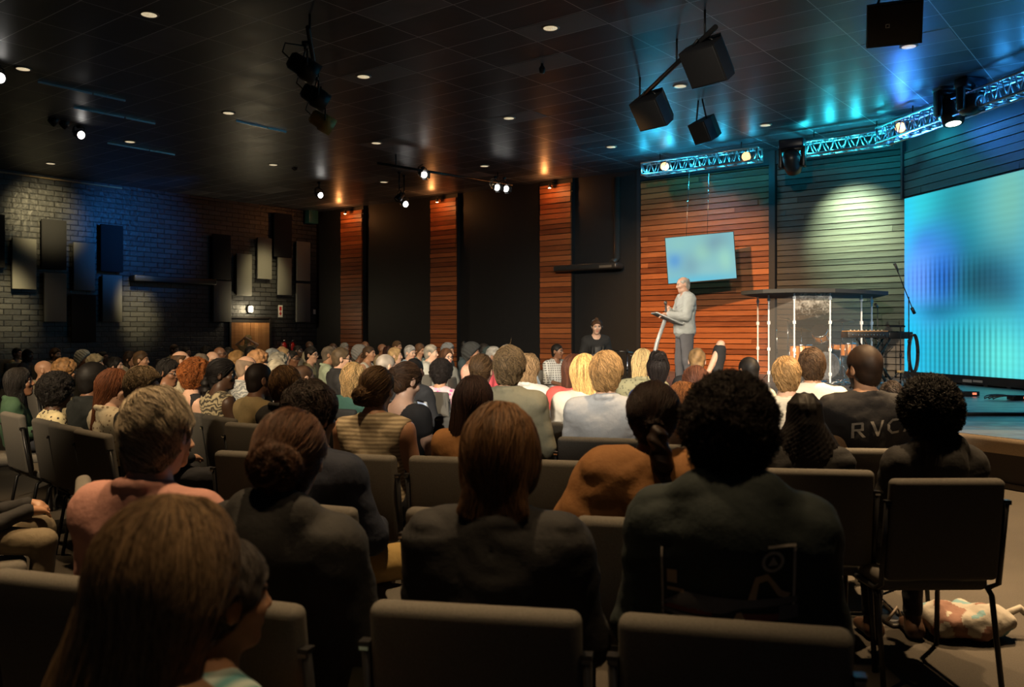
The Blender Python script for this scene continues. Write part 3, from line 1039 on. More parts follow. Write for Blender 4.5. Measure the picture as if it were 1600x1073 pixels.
# long bar in front of the black wall
B0, B1 = px(590, 231, 20.0), px(800, 277, 23.0)
B0.z = B1.z = 5.32
bar('long black lighting bar in front of the second pilaster', B0, B1, 0.03, (0.12, 0.88))
for (x, y, d), lab, tgt in (((663, 273, 20.4), 'lit fresnel spotlight on the long bar above the second pilaster', (-1.0, 0, 1.5)),
                            ((777, 293, 21.6), 'lit fresnel spotlight, left of the close pair on the long bar', (0.6, 2, 1.5)),
                            ((791, 295, 21.8), 'lit fresnel spotlight, right of the close pair on the long bar', (1.4, 2, 1.5)),
                            ((634, 319, 23.0), 'lit spotlight hung low between first and second pilaster', (0, 0, 1.4)),
                            ((501, 305, 24.0), 'lit spotlight hanging in the far corner of the hall', (0.5, 0, 1.4)),
                            ((127, 211, 17.5), 'lit white spotlight of the cluster over the left crowd', (0, 2, 1.0)),
                            ((1, 122, 13.5), 'lit spotlight cut by the left edge of the view', (2.0, 2.0, 1.0))):
    p = px(x, y, d)
    dv = (Vector(tgt) - p).normalized()
    dv = (dv + Vector((0.5, 0, -0.1))).normalized()
    par_can(lab, p, p + dv, 0.085, 0.26, 7.0 if x not in (634, 501) else 12.0, hang=5.32 if 640 < x < 800 else CEIL, door=x in (663, 777, 791))
for (x, y, d), lab in (((97, 196, 17.2), 'dark spotlight of the cluster over the left crowd'), ((80, 192, 17.0), 'dark spotlight at the left of the unlit cluster pair'),
                       ((458, 262, 22.0), 'small dark spotlight hanging left of the corner spotlight'), ((620, 312, 22.6), 'small dark spotlight left of the low lit one')):
    p = px(x, y, d)
    par_can(lab, p, p + Vector((-0.5, -0.3, -0.6)), 0.09, 0.24, 0.0)
p = px(847, 116, 13.5)
t = thing('ceiling_sensor', 'tiny black sensor hanging from the middle ceiling tile', 'sensor', (p.x, p.y, CEIL))
MB().lathe([(0.0, -0.16), (0.04, -0.15), (0.05, -0.08), (0.02, -0.03), (0.02, 0.0)], 16).build('dome', M_STEEL, t)
for x, y, L_, lab in ((130, 142, 1.5, 'thin strip added for a lit tile edge on the dark ceiling at upper left'), (181, 180, 1.6, 'thin strip added for a lit tile edge left of centre, above the cluster lamp'),
                      (222, 232, 1.6, 'thin strip added for a lit tile edge close to the brick wall'), (409, 197, 1.2, 'thin strip added for a lit tile edge left of the lowest par can')):
    D_ = (CEIL - HC) * F_PX / (HOR - y)
    t = thing('lit_edge_strip', lab, 'ceiling strip', ((x - 800) / F_PX * D_, D_, CEIL), math.atan2(EA.y, EA.x))  # aluminium strips added to catch light where tile edges look lit
    MB().box((-L_ / 2, -0.012, -0.03), (L_ * 0.1, 0.012, 0.0)).build('metal_strip', M_ALU, t)
    MB().box((L_ * 0.12, -0.012, -0.03), (L_ / 2, 0.012, 0.0)).build('metal_strip', M_ALU, t)
# amber blinders on the trusses
M_BLIND = glow('amber_blinder', (1.0, 0.50, 0.20), 2.2)
for (x, y, d), lab in (((1038.5, 260, 20.1), 'round amber lamp at the left of the cyan truss'), ((1166, 244.5, 18.8), 'round amber lamp at the right of the cyan truss'),
                       ((1407, 199, 16.4), 'round amber lamp on the blue truss above the video wall')):
    p = px(x, y, d)
    d_ = (Vector((0, 0, HC)) - p).normalized()
    M = basis((0, 0, 0), d_.cross(ZUP).normalized(), d_.cross(ZUP).normalized().cross(d_), d_)
    t = thing('blinder_lamp', lab, 'stage lamp', p - d_ * 0.05)
    MB().lathe([(0.0, -0.16), (0.06, -0.15), (0.10, -0.08), (0.108, 0.0), (0.095, 0.0)], 20, M=M).build('reflector', M_STEEL, t)
    MB().lathe([(0.098, -0.003), (0.08, 0.03), (0.0, 0.05)], 20, M=M).build('lens', M_BLIND, t)
    MB().tube([M @ Vector((0, 0.1, -0.06)), M @ Vector((0, 0.16, -0.08))], 0.02, 8).build('clamp', M_STEEL, t)


def moving_head(label, p, dirv, lit=None, s=1.0):
    p, d = Vector(p), Vector(dirv).normalized()
    side = d.cross(ZUP).normalized()
    up = side.cross(d)
    M = basis((0, 0, 0), side, up, d)
    t = thing('moving_head', label, 'stage lamp', p)
    MB().lathe([(0.0, -0.22 * s), (0.10 * s, -0.22 * s), (0.16 * s, -0.12 * s), (0.17 * s, 0.06 * s), (0.13 * s, 0.20 * s), (0.11 * s, 0.20 * s)], 24, M=M).build('head', M_STEEL, t)
    MB().lathe([(0.11 * s, 0.198 * s), (0.0, 0.215 * s)], 24, M=M).build('lens', lit or plain('dark_lens', (0.25, 0.22, 0.24), 0.15), t)
    mb = MB()
    for k in (-1, 1):
        mb.rbox((k * 0.20 * s - 0.035 * s, -0.07 * s, -0.10 * s), (k * 0.20 * s + 0.035 * s, 0.07 * s, 0.26 * s), 0.02 * s, 2, M=basis((0, 0, 0), side, up.cross(side) if False else ZUP.cross(side), ZUP))
    mb.rbox((-0.20 * s, -0.07 * s, 0.20 * s), (0.20 * s, 0.07 * s, 0.25 * s), 0.01 * s, 1, M=basis((0, 0, 0), side, ZUP.cross(side), ZUP))
    mb.build('yoke', M_STEEL, t)
    MB().rbox((-0.22 * s, -0.13 * s, 0.24 * s), (0.22 * s, 0.13 * s, 0.40 * s), 0.03 * s, 2, M=basis((0, 0, 0), side, ZUP.cross(side), ZUP)).build('base', plain('moving_head_shell', (0.015, 0.02, 0.035), 0.35), t)
    return t


moving_head('black moving head lamp at the left end of the second cyan truss', px(1238, 244, 17.8) + Vector((0, 0, -0.12)), (0.35, 0.6, -0.75), None, 1.15)
moving_head('black moving head lamp with a lit lens on the blue truss', px(1487, 172, 14.9), (0.02, -0.2, -1.0), glow('head_lens', (0.8, 1.0, 0.8), 6), 1.25)
moving_head('black moving head lamp lying sideways on the blue truss', px(1517, 163, 14.3), (0.3, -0.9, -0.1), None, 1.05)


def loudspeaker(label, p, dirv, w, h, dep, hang, grille=True, logo=False, group=None, roll=0.0):
    p, d = Vector(p), Vector(dirv).normalized()
    side = d.cross(ZUP).normalized()
    up = side.cross(d)
    R = Matrix.Rotation(roll, 3, d)
    side, up = R @ side, R @ up
    M = basis((0, 0, 0), side, -d, up)         # local -y looks forward
    t = thing('hanging_loudspeaker', label, 'loudspeaker', p, group=group)
    poly = [(-w / 2, 0), (w / 2, 0), (w / 2, dep * 0.45), (w * 0.24, dep), (-w * 0.24, dep), (-w / 2, dep * 0.45)]
    mb = MB().prism(poly, -h / 2, h / 2, M=M)
    mb.build('cabinet', plain('speaker_black', (0.012, 0.012, 0.014), 0.5), t)
    MB().rbox((-w / 2 + 0.015, -0.02, -h / 2 + 0.015), (w / 2 - 0.015, 0.004, h / 2 - 0.015), 0.008, 2, M=M).build('grille', plain('speaker_grille', (0.008, 0.008, 0.009), 0.6, noise=0.4, scale=300), t)
    if logo:
        mb = MB()
        x0, z0, q = w * 0.13, -h * 0.02, 0.022
        for a, b2 in (((-q, -q), (-q * 0.6, q)), ((-q, -q), (q * 0.4, -q * 0.6)), ((q * 0.6, -q), (q, q)), ((-q * 0.4, q * 0.6), (q, q))):
            mb.box((x0 + a[0], -0.024, z0 + a[1]), (x0 + b2[0], -0.02, z0 + b2[1]), M=M)
        mb.build('badge', plain('badge_grey', (0.5, 0.5, 0.5)), t)
    mb = MB()
    for k in (-1, 1):
        q = M @ Vector((k * w * 0.3, dep * 0.4, h / 2))
        mb.tube([q, (q.x * 0.4, q.y * 0.4, hang - p.z)], 0.015, 8)
    mb.build('bracket', M_STEEL, t)
    return t


B0, B1 = px(990, 163, 14.6), px(1118, 52, 10.9)
B0.z = B1.z = 5.25
bar('black pipe carrying two large hanging loudspeakers', B0, B1, 0.035, (0.1, 0.6, 0.9))
q = loudspeaker('larger loudspeaker on the slanted pipe, upper right of centre', px(1098, 105, 11.3), (-0.62, -0.55, -0.62), 0.56, 0.50, 0.44, 5.25)
q = loudspeaker('smaller loudspeaker at the far end of the slanted pipe', px(1012, 180, 13.8), (-0.62, -0.55, -0.62), 0.54, 0.48, 0.44, 5.25)
q = loudspeaker('small loudspeaker hanging alone above the cyan truss', px(1093, 208, 15.6), (-0.75, -0.45, -0.5), 0.42, 0.38, 0.40, CEIL)
q = loudspeaker('large loudspeaker at the top right with a square badge', px(1398, 38, 10.2), (-0.30, -0.85, -0.36), 0.60, 0.48, 0.46, CEIL, logo=True)
MB().tube([(-0.32, 0.1, 0.36), (0.34, 0.1, 0.36)], 0.035, 10).build('mounting_pipe', M_STEEL, q)

# ---------------------------------------------------------------- on the stage
def onstage(x, d):
    return Vector(((x - 800) / F_PX * d, d, STAGE + 0.003))


# drum shield
M_AC, nt, b = nodes_of('clear_acrylic')
b.inputs['Base Color'].default_value = (0.95, 0.96, 0.97, 1)
b.inputs['Roughness'].default_value = 0.03
b.inputs['Transmission Weight'].default_value = 1.0
b.inputs['IOR'].default_value = 1.2
b.inputs['Alpha'].default_value = 0.45


def dusty():
    m, nt, b = nodes_of('dusty_acrylic')
    tc = N(nt, 'ShaderNodeTexCoord')
    nz = N(nt, 'ShaderNodeTexNoise')
    nz.inputs['Scale'].default_value = 28
    nz.inputs['Detail'].default_value = 6
    nt.links.new(tc.outputs['Object'], nz.inputs['Vector'])
    n2 = N(nt, 'ShaderNodeTexNoise')
    n2.inputs['Scale'].default_value = 3
    nt.links.new(tc.outputs['Object'], n2.inputs['Vector'])
    sp = N(nt, 'ShaderNodeSeparateXYZ')
    nt.links.new(tc.outputs['Object'], sp.inputs[0])
    gz = N(nt, 'ShaderNodeMapRange')
    gz.inputs[1].default_value, gz.inputs[2].default_value = 0.9, 1.75
    nt.links.new(sp.outputs[2], gz.inputs[0])
    ml = N(nt, 'ShaderNodeMath', operation='MULTIPLY')
    nt.links.new(nz.outputs['Fac'], ml.inputs[0])
    nt.links.new(n2.outputs['Fac'], ml.inputs[1])
    m2 = N(nt, 'ShaderNodeMath', operation='MULTIPLY')
    nt.links.new(ml.outputs[0], m2.inputs[0])
    nt.links.new(gz.outputs[0], m2.inputs[1])
    cr = N(nt, 'ShaderNodeValToRGB')
    cr.color_ramp.elements[0].position, cr.color_ramp.elements[1].position = 0.12, 0.42
    cr.color_ramp.elements[0].color = (0.03, 0.03, 0.03, 1)
    cr.color_ramp.elements[1].color = (0.66, 0.66, 0.66, 1)
    nt.links.new(m2.outputs[0], cr.inputs[0])
    b.inputs['Base Color'].default_value = (0.75, 0.74, 0.72, 1)
    b.inputs['Roughness'].default_value = 0.25
    nt.links.new(cr.outputs[0], b.inputs['Alpha'])
    return m


M_DUST = dusty()
M_ACED = plain('acrylic_edge', (0.70, 0.74, 0.80), 0.15)
SH = thing('drum_shield', 'clear acrylic drum shield with a padded black roof', 'drum shield', onstage(1268, 16.2))
sx0, sy0 = SH.location.x, SH.location.y
HS = 1.66


def lp(x, d, z):                             # local point in the shield
    return ((x - 800) / F_PX * d - sx0, d - sy0, z)


def shield_panel(x0, d0, x1, d1, mat, top):
    a, b2 = Vector(lp(x0, d0, 0)), Vector(lp(x1, d1, 0))
    e = (b2 - a).normalized()
    nrm = Vector((-e.y, e.x, 0)) * 0.006
    V = [a - nrm, b2 - nrm, b2 + nrm, a + nrm]
    mb = MB().prism([(v.x, v.y) for v in V], 0.0, top)
    p_ = mb.build('acrylic_panel', mat, SH)
    for q in ((a, b2) if x1 == 1362 else (a,)):
        ed = MB().box((q.x - 0.012, q.y - 0.012, 0), (q.x + 0.012, q.y + 0.012, top))
        for z in (0.15, 0.6, 1.1, top - 0.12):
            ed.box((q.x - 0.025, q.y - 0.02, z), (q.x + 0.025, q.y + 0.02, z + 0.06))
        ed.build('edge_strip', M_ACED, p_)


def clear_mat():
    m, nt, b = nodes_of('clear_acrylic_sheet')
    b.inputs['Base Color'].default_value = (0.8, 0.82, 0.85, 1)
    b.inputs['Roughness'].default_value = 0.06
    b.inputs['Alpha'].default_value = 0.05
    return m


M_CLR = clear_mat()
shield_panel(1184, 17.6, 1201, 16.6, M_CLR, HS)
shield_panel(1201, 16.6, 1241, 15.9, M_CLR, HS)
shield_panel(1241, 15.9, 1297, 15.9, M_DUST, HS)
shield_panel(1297, 15.9, 1346, 16.6, M_CLR, HS)
shield_panel(1346, 16.6, 1362, 17.4, M_CLR, HS)
roof = [lp(1158, 16.6, 0), lp(1192, 15.9, 0), lp(1240, 15.6, 0), lp(1305, 15.6, 0), lp(1352, 16.1, 0), lp(1388, 16.7, 0), lp(1365, 18.4, 0), lp(1190, 18.4, 0)]
M_PAD = plain('roof_pad', (0.03, 0.032, 0.034), 0.85)
V = [(x, y) for x, y, z in roof]
MB().prism(V, HS + 0.005, HS + 0.075).build('roof_pad', M_PAD, SH)

M_SHELL = timber('drum_shell_maple', (0.42, 0.12, 0.02), (0.85, 0.36, 0.09), 0.2)
M_SKIN = plain('drum_skin', (0.75, 0.72, 0.66), 0.5)
M_CYM = plain('cymbal_bronze', (0.55, 0.42, 0.22), 0.28, 1.0)


def drum(label, x, d, z, r, L, axis, cat='drum', legs=True, group='drum kit'):
    p = onstage(x, d) + Vector((0, 0, z))
    ax_ = Vector(axis).normalized()
    s_ = ax_.orthogonal().normalized()
    M = basis((0, 0, 0), s_, ax_.cross(s_), ax_)
    t = thing('drum', label, cat, p, group=group)
    MB().lathe([(r * 0.98, -L / 2), (r, -L / 2 + 0.01), (r, L / 2 - 0.01), (r * 0.98, L / 2)], 32, M=M).build('shell', M_SHELL, t, tone=True)
    for k in (-1, 1):
        MB().lathe([(0.0, k * (L / 2 + 0.004)), (r * 0.97, k * (L / 2 + 0.004))], 32, M=M).build('drumhead', M_SKIN, t)
        MB().lathe([(r * 0.97, k * (L / 2 - 0.02)), (r * 1.03, k * (L / 2 - 0.02)), (r * 1.03, k * (L / 2 + 0.014)), (r * 0.97, k * (L / 2 + 0.014))], 32, M=M).build('hoop', M_CHROME, t)
    mb = MB()
    n = 8
    for i in range(n):
        w_ = 2 * math.pi * i / n
        c, s2 = math.cos(w_) * (r + 0.012), math.sin(w_) * (r + 0.012)
        mb.tube([M @ Vector((c, s2, -L / 2)), M @ Vector((c, s2, L / 2))], 0.006, 6)
        mb.rbox((c - 0.012, s2 - 0.012, -0.025), (c + 0.012, s2 + 0.012, 0.025), 0.005, 1, M=M)
    mb.build('lugs', M_CHROME, t)
    if legs:
        for k in range(3):
            w_ = 2 * math.pi * k / 3 + 0.5
            c, s2 = math.cos(w_) * r * 1.04, math.sin(w_) * r * 1.04
            MB().tube([(c, s2, 0.05), (c * 1.05, s2 * 1.05, -z + 0.012)], 0.009, 8).build('leg', M_CHROME, t)
    return t


drum('bass drum of the orange kit behind the clear shield', 1288, 17.2, 0.30, 0.27, 0.42, (-0.25, -1, 0.0), legs=False)
drum('orange rack tom mounted highest, seen through the shield', 1282, 16.75, 0.92, 0.145, 0.22, (-0.45, -0.75, 0.55), legs=False)
drum('upright orange floor tom at the left of the kit', 1252, 16.55, 0.52, 0.21, 0.38, (0, 0, 1))
drum('snare drum behind the rack tom', 1308, 17.95, 0.66, 0.18, 0.14, (0.1, -0.1, 1))
drum('pale floor tom right of the shield pane', 1326, 17.3, 0.60, 0.15, 0.26, (0, 0, 1))


def stand(name, label, cat, x, d, h, tilt=0.0, boom=None, group=None, mat=None, spread=0.22, up=0.30):
    t = thing(name, label, cat, onstage(x, d), group=group)
    m_ = mat or M_CHROME
    MB().tube([(0, 0, 0.10), (0, 0, h * 0.55)], 0.013, 8).tube([(0, 0, h * 0.5), (0, 0, h)], 0.009, 8).build('pole', m_, t)
    for k in range(3):
        w_ = 2 * math.pi * k / 3 + 0.4
        MB().tube([(0, 0, up), (math.cos(w_) * spread, math.sin(w_) * spread, 0.012)], 0.009, 6).build('leg', m_, t)
    MB().tube([(0, 0, h * 0.52), (0, 0, h * 0.52 + 0.05)], 0.02, 8).build('collar', M_STEEL, t)
    return t


def cymbal(label, x, d, h, r, tilt):
    t = stand('cymbal_stand', label, 'cymbal', x, d, h, group='cymbals of the kit')
    M = Matrix.Translation((0, 0, h)) @ Matrix.Rotation(tilt[0], 4, 'X') @ Matrix.Rotation(tilt[1], 4, 'Y')
    MB().lathe([(0.008, 0.03), (0.03, 0.026), (0.045, 0.008), (r * 0.6, -0.004), (r, -0.018), (r * 0.99, -0.021), (0.03, 0.0)], 32, M=M).build('cymbal', M_CYM, t)


cymbal('tilted cymbal at the far left of the drum kit', 1231, 16.8, 1.20, 0.19, (0.1, 0.35))
cymbal('lower cymbal tilted towards the floor tom', 1252, 17.6, 1.02, 0.21, (-0.1, 0.22))
cymbal('flat wide cymbal right of the shield pane', 1316, 17.6, 1.20, 0.24, (0.12, -0.05))
cymbal('small cymbal low behind the keyboard', 1332, 18.2, 0.95, 0.16, (0.1, 0.1))
t = stand('light_stand', 'thin tripod stand at the left of the drum kit', 'stand', 1214, 17.8, 1.02, spread=0.28)
t = stand('drum_throne', 'black drum throne behind the bass drum', 'stool', 1305, 18.3, 0.46, mat=M_STEEL)
MB().lathe([(0.0, 0.46), (0.15, 0.46), (0.16, 0.50), (0.15, 0.55), (0.0, 0.56)], 24).build('seat', M_STEEL, t)
# keyboard
KB = thing('keyboard', 'stage keyboard on a crossed stand, its back towards the audience', 'keyboard', onstage(1364, 14.6))
M_KWOOD = plain('keyboard_wood', (0.45, 0.24, 0.10), 0.4, noise=0.3, scale=12)
MB().rbox((-0.48, -0.16, 0.855), (0.20, 0.16, 0.96), 0.012, 2).build('body', plain('keyboard_shell', (0.03, 0.028, 0.028), 0.4), KB)
MB().rbox((0.20, -0.16, 0.84), (0.60, 0.16, 0.955), 0.012, 2).build('wing', M_STEEL, KB)
MB().box((-0.48, -0.15, 0.96), (0.19, 0.12, 0.975)).build('top_board', M_KWOOD, KB)
mb = MB()
for i in range(11):
    mb.lathe([(0.012, 0), (0.010, 0.012), (0, 0.012)], 10, M=Matrix.Translation((-0.40 + i * 0.05, -0.16, 0.905)) @ Matrix.Rotation(math.pi / 2, 4, 'X'))
mb.build('sockets', M_CHROME, KB)
mb = MB()
for i in range(9):
    mb.rbox((-0.42 + i * 0.065, -0.10, 0.975), (-0.40 + i * 0.065, -0.08, 0.99), 0.004, 1)
mb.build('knobs', plain('knob_cream', (0.6, 0.55, 0.45)), KB)
for s_ in (-1, 1):
    for y in (-0.15, 0.13):
        MB().tube([(s_ * 0.34, y, 0.0), (-s_ * 0.22, y, 0.84)], 0.018, 8).build('leg', M_STEEL, KB)
mb = MB()
for i in range(5):
    x = -0.35 + i * 0.12
    mb.tube([(x, -0.17, 0.9), (x + 0.05, -0.2, 0.72), (x + 0.12, -0.19, 0.70), (0.10, -0.1, 0.5), (0.05, -0.05, 0.02)], 0.006, 6)
mb.build('cables', M_STEEL, KB)
# microphone stands
t = stand('microphone_stand', 'tall boom microphone stand in front of the video wall', 'microphone stand', 1420, 13.6, 1.50, mat=M_STEEL, spread=0.3)
mb = MB().tube([(0, 0, 1.46), (-0.21, -0.05, 1.93)], 0.008, 8).tube([(0, 0, 1.46), (0.09, 0.02, 1.26)], 0.008, 8)
mb.build('boom', M_STEEL, t)
MB().tube([(-0.19, -0.05, 1.90), (-0.25, -0.06, 2.02)], [0.014, 0.024], 10).build('microphone', plain('mic_black', (0.05, 0.05, 0.05)), t)
MB().tube([(0.05, 0.01, 1.33), (0.10, 0.02, 1.24)], 0.026, 10).build('counterweight', M_STEEL, t)
mb = MB()
for k in range(5):
    mb.tube([(0.09 + 0.07 * math.cos(w_), 0.02 * k, 0.62 + 0.30 * math.sin(w_)) for w_ in [i * math.pi / 9 for i in range(19)]], 0.010, 6)
mb.build('coiled_cable', M_STEEL, t)
t = stand('instrument_stand', 'short stand with a wooden disc beside the keyboard', 'stand', 1407, 14.4, 1.05, mat=M_STEEL, spread=0.3)
MB().lathe([(0.0, 0.28), (0.055, 0.28), (0.055, 0.315), (0.0, 0.315)], 20).build('disc', plain('pale_wood', (0.65, 0.40, 0.16)), t)
MB().box((-0.20, -0.04, 1.03), (0.06, 0.04, 1.06)).build('top_plate', M_STEEL, t)
t = stand('microphone_stand', 'thin microphone stand under the right end of the shield roof', 'microphone stand', 1371, 17.0, 1.45, mat=M_STEEL)
MB().tube([(0, 0, 1.44), (-0.06, -0.04, 1.50)], [0.02, 0.03], 10).build('microphone', plain('mic_black', (0.05, 0.05, 0.05)), t)
t = thing('microphone_stand', 'round based boom stand beside the lectern on the stage edge', 'microphone stand', onstage(980, 15.6))
MB().lathe([(0.0, 0.0), (0.17, 0.0), (0.17, 0.012), (0.03, 0.03), (0.0, 0.03)], 24).build('base', M_STEEL, t)
MB().tube([(0, 0, 0.02), (0, 0, 0.62)], 0.011, 8).build('pole', M_CHROME, t)
MB().tube([(-0.27, 0, 0.62), (0.10, 0, 0.58)], 0.009, 8).tube([(0.10, 0, 0.58), (0.16, 0, 0.56), (0.15, 0, 0.52), (0.02, 0, 0.53)], 0.009, 8).build('boom', M_CHROME, t)
MB().tube([(0, 0, 0.56), (0, 0, 0.64)], 0.022, 8).tube([(0, 0, 0.25), (0, 0, 0.30)], 0.022, 8).build('clutch', M_STEEL, t)
t = thing('stage_mat', 'oval black mat under the round based microphone stand', 'mat', onstage(982, 15.6))
MB().lathe([(0.0, 0.0), (0.5, 0.0), (0.5, 0.006), (0.0, 0.006)], 32).build('mat_surface', plain('mat_black', (0.01, 0.01, 0.01), 0.9), t)
t.scale = (0.7, 1.0, 1.0)
for q in COL.objects:
    if q.name.startswith('microphone_stand') and q.get('label', '').startswith('round'):
        q.location.z += 0.006
# lectern
LE = thing('lectern', 'slim grey lectern with one slanted leg in front of the speaker', 'lectern', onstage(1028, 13.3))
M_LEC = plain('lectern_grey', (0.52, 0.53, 0.52), 0.35, 0.2)
MB().tube([(-0.17, 0, 0.02), (-0.10, 0, 0.42), (-0.01, 0, 0.80), (0.11, 0, 1.14)], [0.034, 0.032, 0.03, 0.03], 14).build('post', M_LEC, LE)
MB().rbox((-0.36, -0.20, 0.0), (0.08, 0.20, 0.03), 0.01, 2).build('foot', M_LEC, LE)
mt = Matrix.Translation((0.13, 0, 1.145)) @ Matrix.Rotation(math.radians(24), 4, 'Y')
MB().rbox((-0.22, -0.27, 0), (0.22, 0.27, 0.022), 0.008, 2, M=mt).build('reading_board', M_LEC, LE)
MB().rbox((0.20, -0.27, 0.02), (0.22, 0.27, 0.045), 0.006, 2, M=mt).build('ledge', M_LEC, LE)
MB().box((-0.15, -0.18, 0.022), (0.15, 0.18, 0.028), M=mt).build('papers', plain('paper', (0.75, 0.74, 0.70)), LE)
t = stand('microphone_stand', 'straight black microphone stand just behind the lectern', 'microphone stand', 1056, 13.6, 1.05, mat=M_STEEL, spread=0.18, up=0.12)
# stage cables and boxes
M_CAB = plain('cable_black', (0.008, 0.008, 0.009), 0.5)
t = thing('stage_cable', 'thick black cable run across the shining stage floor', 'cable', (4.8, 10.2, STAGE))
a, b2 = onstage(1500, 9.95), onstage(1680, 9.75)
mb = MB().rbox((a.x - 4.8, -0.32, 0), (b2.x - 4.8, -0.20, 0.035), 0.015, 2)
mb.build('cable_ramp', M_CAB, t)
pts = [Vector((a.x - 4.8 - 0.02 - i * 0.09, -0.25 + 0.10 * math.sin(i * 1.3), 0.02)) for i in range(12)]
MB().tube(pts, 0.012, 6).build('loose_cable', M_CAB, t)
for (x, d, lab) in ((1513, 13.0, 'black cable box on the stage below the video wall'), (1592, 12.2, 'black pedal board with looped cables at the right stage edge')):
    p = onstage(x, d)
    t = thing('floor_box', lab, 'box', p)
    MB().rbox((-0.13, -0.08, 0), (0.13, 0.08, 0.07), 0.01, 2).build('case', M_STEEL, t)
    mb = MB()
    for k in range(3):
        mb.tube([(0.1 + 0.16 * math.cos(w_) * (1 + 0.2 * k) - 0.3, 0.10 * math.sin(w_) + 0.05 * k, 0.012 + 0.05 * abs(math.sin(w_))) for w_ in [i * math.pi / 8 for i in range(15)]], 0.008, 6)
    mb.build('cables', M_CAB, t)
    MB().box((0.02, -0.085, 0.02), (0.08, -0.08, 0.05)).build('led', glow('red_led', (0.9, 0.2, 0.1), 1.2), t)
r2 = random.Random(5)
t = thing('cable_tangle', 'tangle of cables and pedals on the floor around the drum kit', 'cables', onstage(1310, 15.7))
tag(t, kind='stuff')
mb = MB()
for k in range(16):
    x, y = r2.uniform(-0.6, 0.6), r2.uniform(-0.4, 0.5)
    pts = []
    for i in range(10):
        pts.append((x, y, r2.uniform(0.012, 0.09)))
        x += r2.uniform(-0.18, 0.18)
        y += r2.uniform(-0.12, 0.12)
    mb.tube(pts, 0.008, 5)
mb.build('cables', M_CHROME, t)
# ---------------------------------------------------------------- people: signed distance fields turned into meshes
def surface(Fv, xs, ys, zs):
    """surface nets over a rectilinear grid (negative = inside) -> vertices, quads"""
    s = Fv < 0
    S = np.zeros(tuple(n - 1 for n in Fv.shape), np.int8)
    for a in (0, 1):
        for b_ in (0, 1):
            for c in (0, 1):
                S += s[a:s.shape[0] - 1 + a, b_:s.shape[1] - 1 + b_, c:s.shape[2] - 1 + c]
    ii, jj, kk = np.nonzero((S > 0) & (S < 8))
    n = len(ii)
    idx = np.full(S.shape, -1, np.int64)
    idx[ii, jj, kk] = np.arange(n)
    pos = np.zeros((n, 3))
    cnt = np.zeros(n)
    for ax in range(3):
        for u in (0, 1):
            for w in (0, 1):
                o = [0, 0, 0]
                o[(ax + 1) % 3], o[(ax + 2) % 3] = u, w
                e = list(o)
                e[ax] = 1
                fa = Fv[ii + o[0], jj + o[1], kk + o[2]]
                fb = Fv[ii + e[0], jj + e[1], kk + e[2]]
                m = (fa < 0) != (fb < 0)
                t = np.where(m, fa / np.where(m, fa - fb, 1), 0)
                p = [xs[ii + o[0]], ys[jj + o[1]], zs[kk + o[2]]]
                q = (xs, ys, zs)[ax]
                base = (ii, jj, kk)[ax]
                p[ax] = q[base] * (1 - t) + q[base + 1] * t
                pos += np.stack(p, 1) * m[:, None]
                cnt += m
    pos /= np.maximum(cnt, 1)[:, None]
    quads = []
    for ax in range(3):
        a1, a2 = (ax + 1) % 3, (ax + 2) % 3
        sl0 = [slice(1, -1)] * 3
        sl1 = [slice(1, -1)] * 3
        sl0[ax], sl1[ax] = slice(0, -1), slice(1, None)
        A, B = s[tuple(sl0)], s[tuple(sl1)]
        e = np.argwhere(A != B)
        if len(e) == 0:
            continue
        off = np.array([1, 1, 1])
        off[ax] = 0
        g = e + off
        d1, d2 = np.zeros(3, int), np.zeros(3, int)
        d1[a1], d2[a2] = 1, 1
        cs = [g - d1 - d2, g - d2, g, g - d1]
        q = np.stack([idx[c[:, 0], c[:, 1], c[:, 2]] for c in cs], 1)
        fl = ~A[e[:, 0], e[:, 1], e[:, 2]]
        q[fl] = q[fl][:, ::-1]
        quads.append(q)
    return pos, np.concatenate(quads) if quads else np.zeros((0, 4), int)


def mesh_np(name, V, Q, mats, parent=None, mi=None, tone=None):
    me = bpy.data.meshes.new(name)
    n, k = len(V), len(Q)
    w = Q.shape[1]
    me.vertices.add(n)
    me.vertices.foreach_set('co', V.astype(np.float32).ravel())
    me.loops.add(k * w)
    me.polygons.add(k)
    me.polygons.foreach_set('loop_start', np.arange(0, k * w, w, dtype=np.int32))
    me.loops.foreach_set('vertex_index', Q.astype(np.int32).ravel())
    me.polygons.foreach_set('use_smooth', np.ones(k, bool))
    if mi is not None:
        me.polygons.foreach_set('material_index', mi.astype(np.int32))
    for m in (mats if isinstance(mats, (list, tuple)) else [mats]):
        me.materials.append(m)
    if tone is not None:
        a = me.attributes.new('tone', 'FLOAT', 'POINT')
        a.data.foreach_set('value', tone.astype(np.float32))
    me.update(calc_edges=True)
    me.validate()
    o = bpy.data.objects.new(name, me)
    COL.objects.link(o)
    if parent is not None:
        o.parent = parent
    return o


def smin(a, b_, k):
    if k <= 0:
        return np.minimum(a, b_)
    h = np.maximum(k - np.abs(a - b_), 0) / k
    return np.minimum(a, b_) - h * h * k * 0.25


def smax(a, b_, k):
    return -smin(-a, -b_, k)


def d_cone(X, Y, Z, a, b_, ra, rb):
    dx, dy, dz = b_[0] - a[0], b_[1] - a[1], b_[2] - a[2]
    L2 = dx * dx + dy * dy + dz * dz + 1e-12
    t = np.clip(((X - a[0]) * dx + (Y - a[1]) * dy + (Z - a[2]) * dz) / L2, 0, 1)
    q = np.sqrt((X - a[0] - dx * t) ** 2 + (Y - a[1] - dy * t) ** 2 + (Z - a[2] - dz * t) ** 2)
    return q - (ra + (rb - ra) * t)


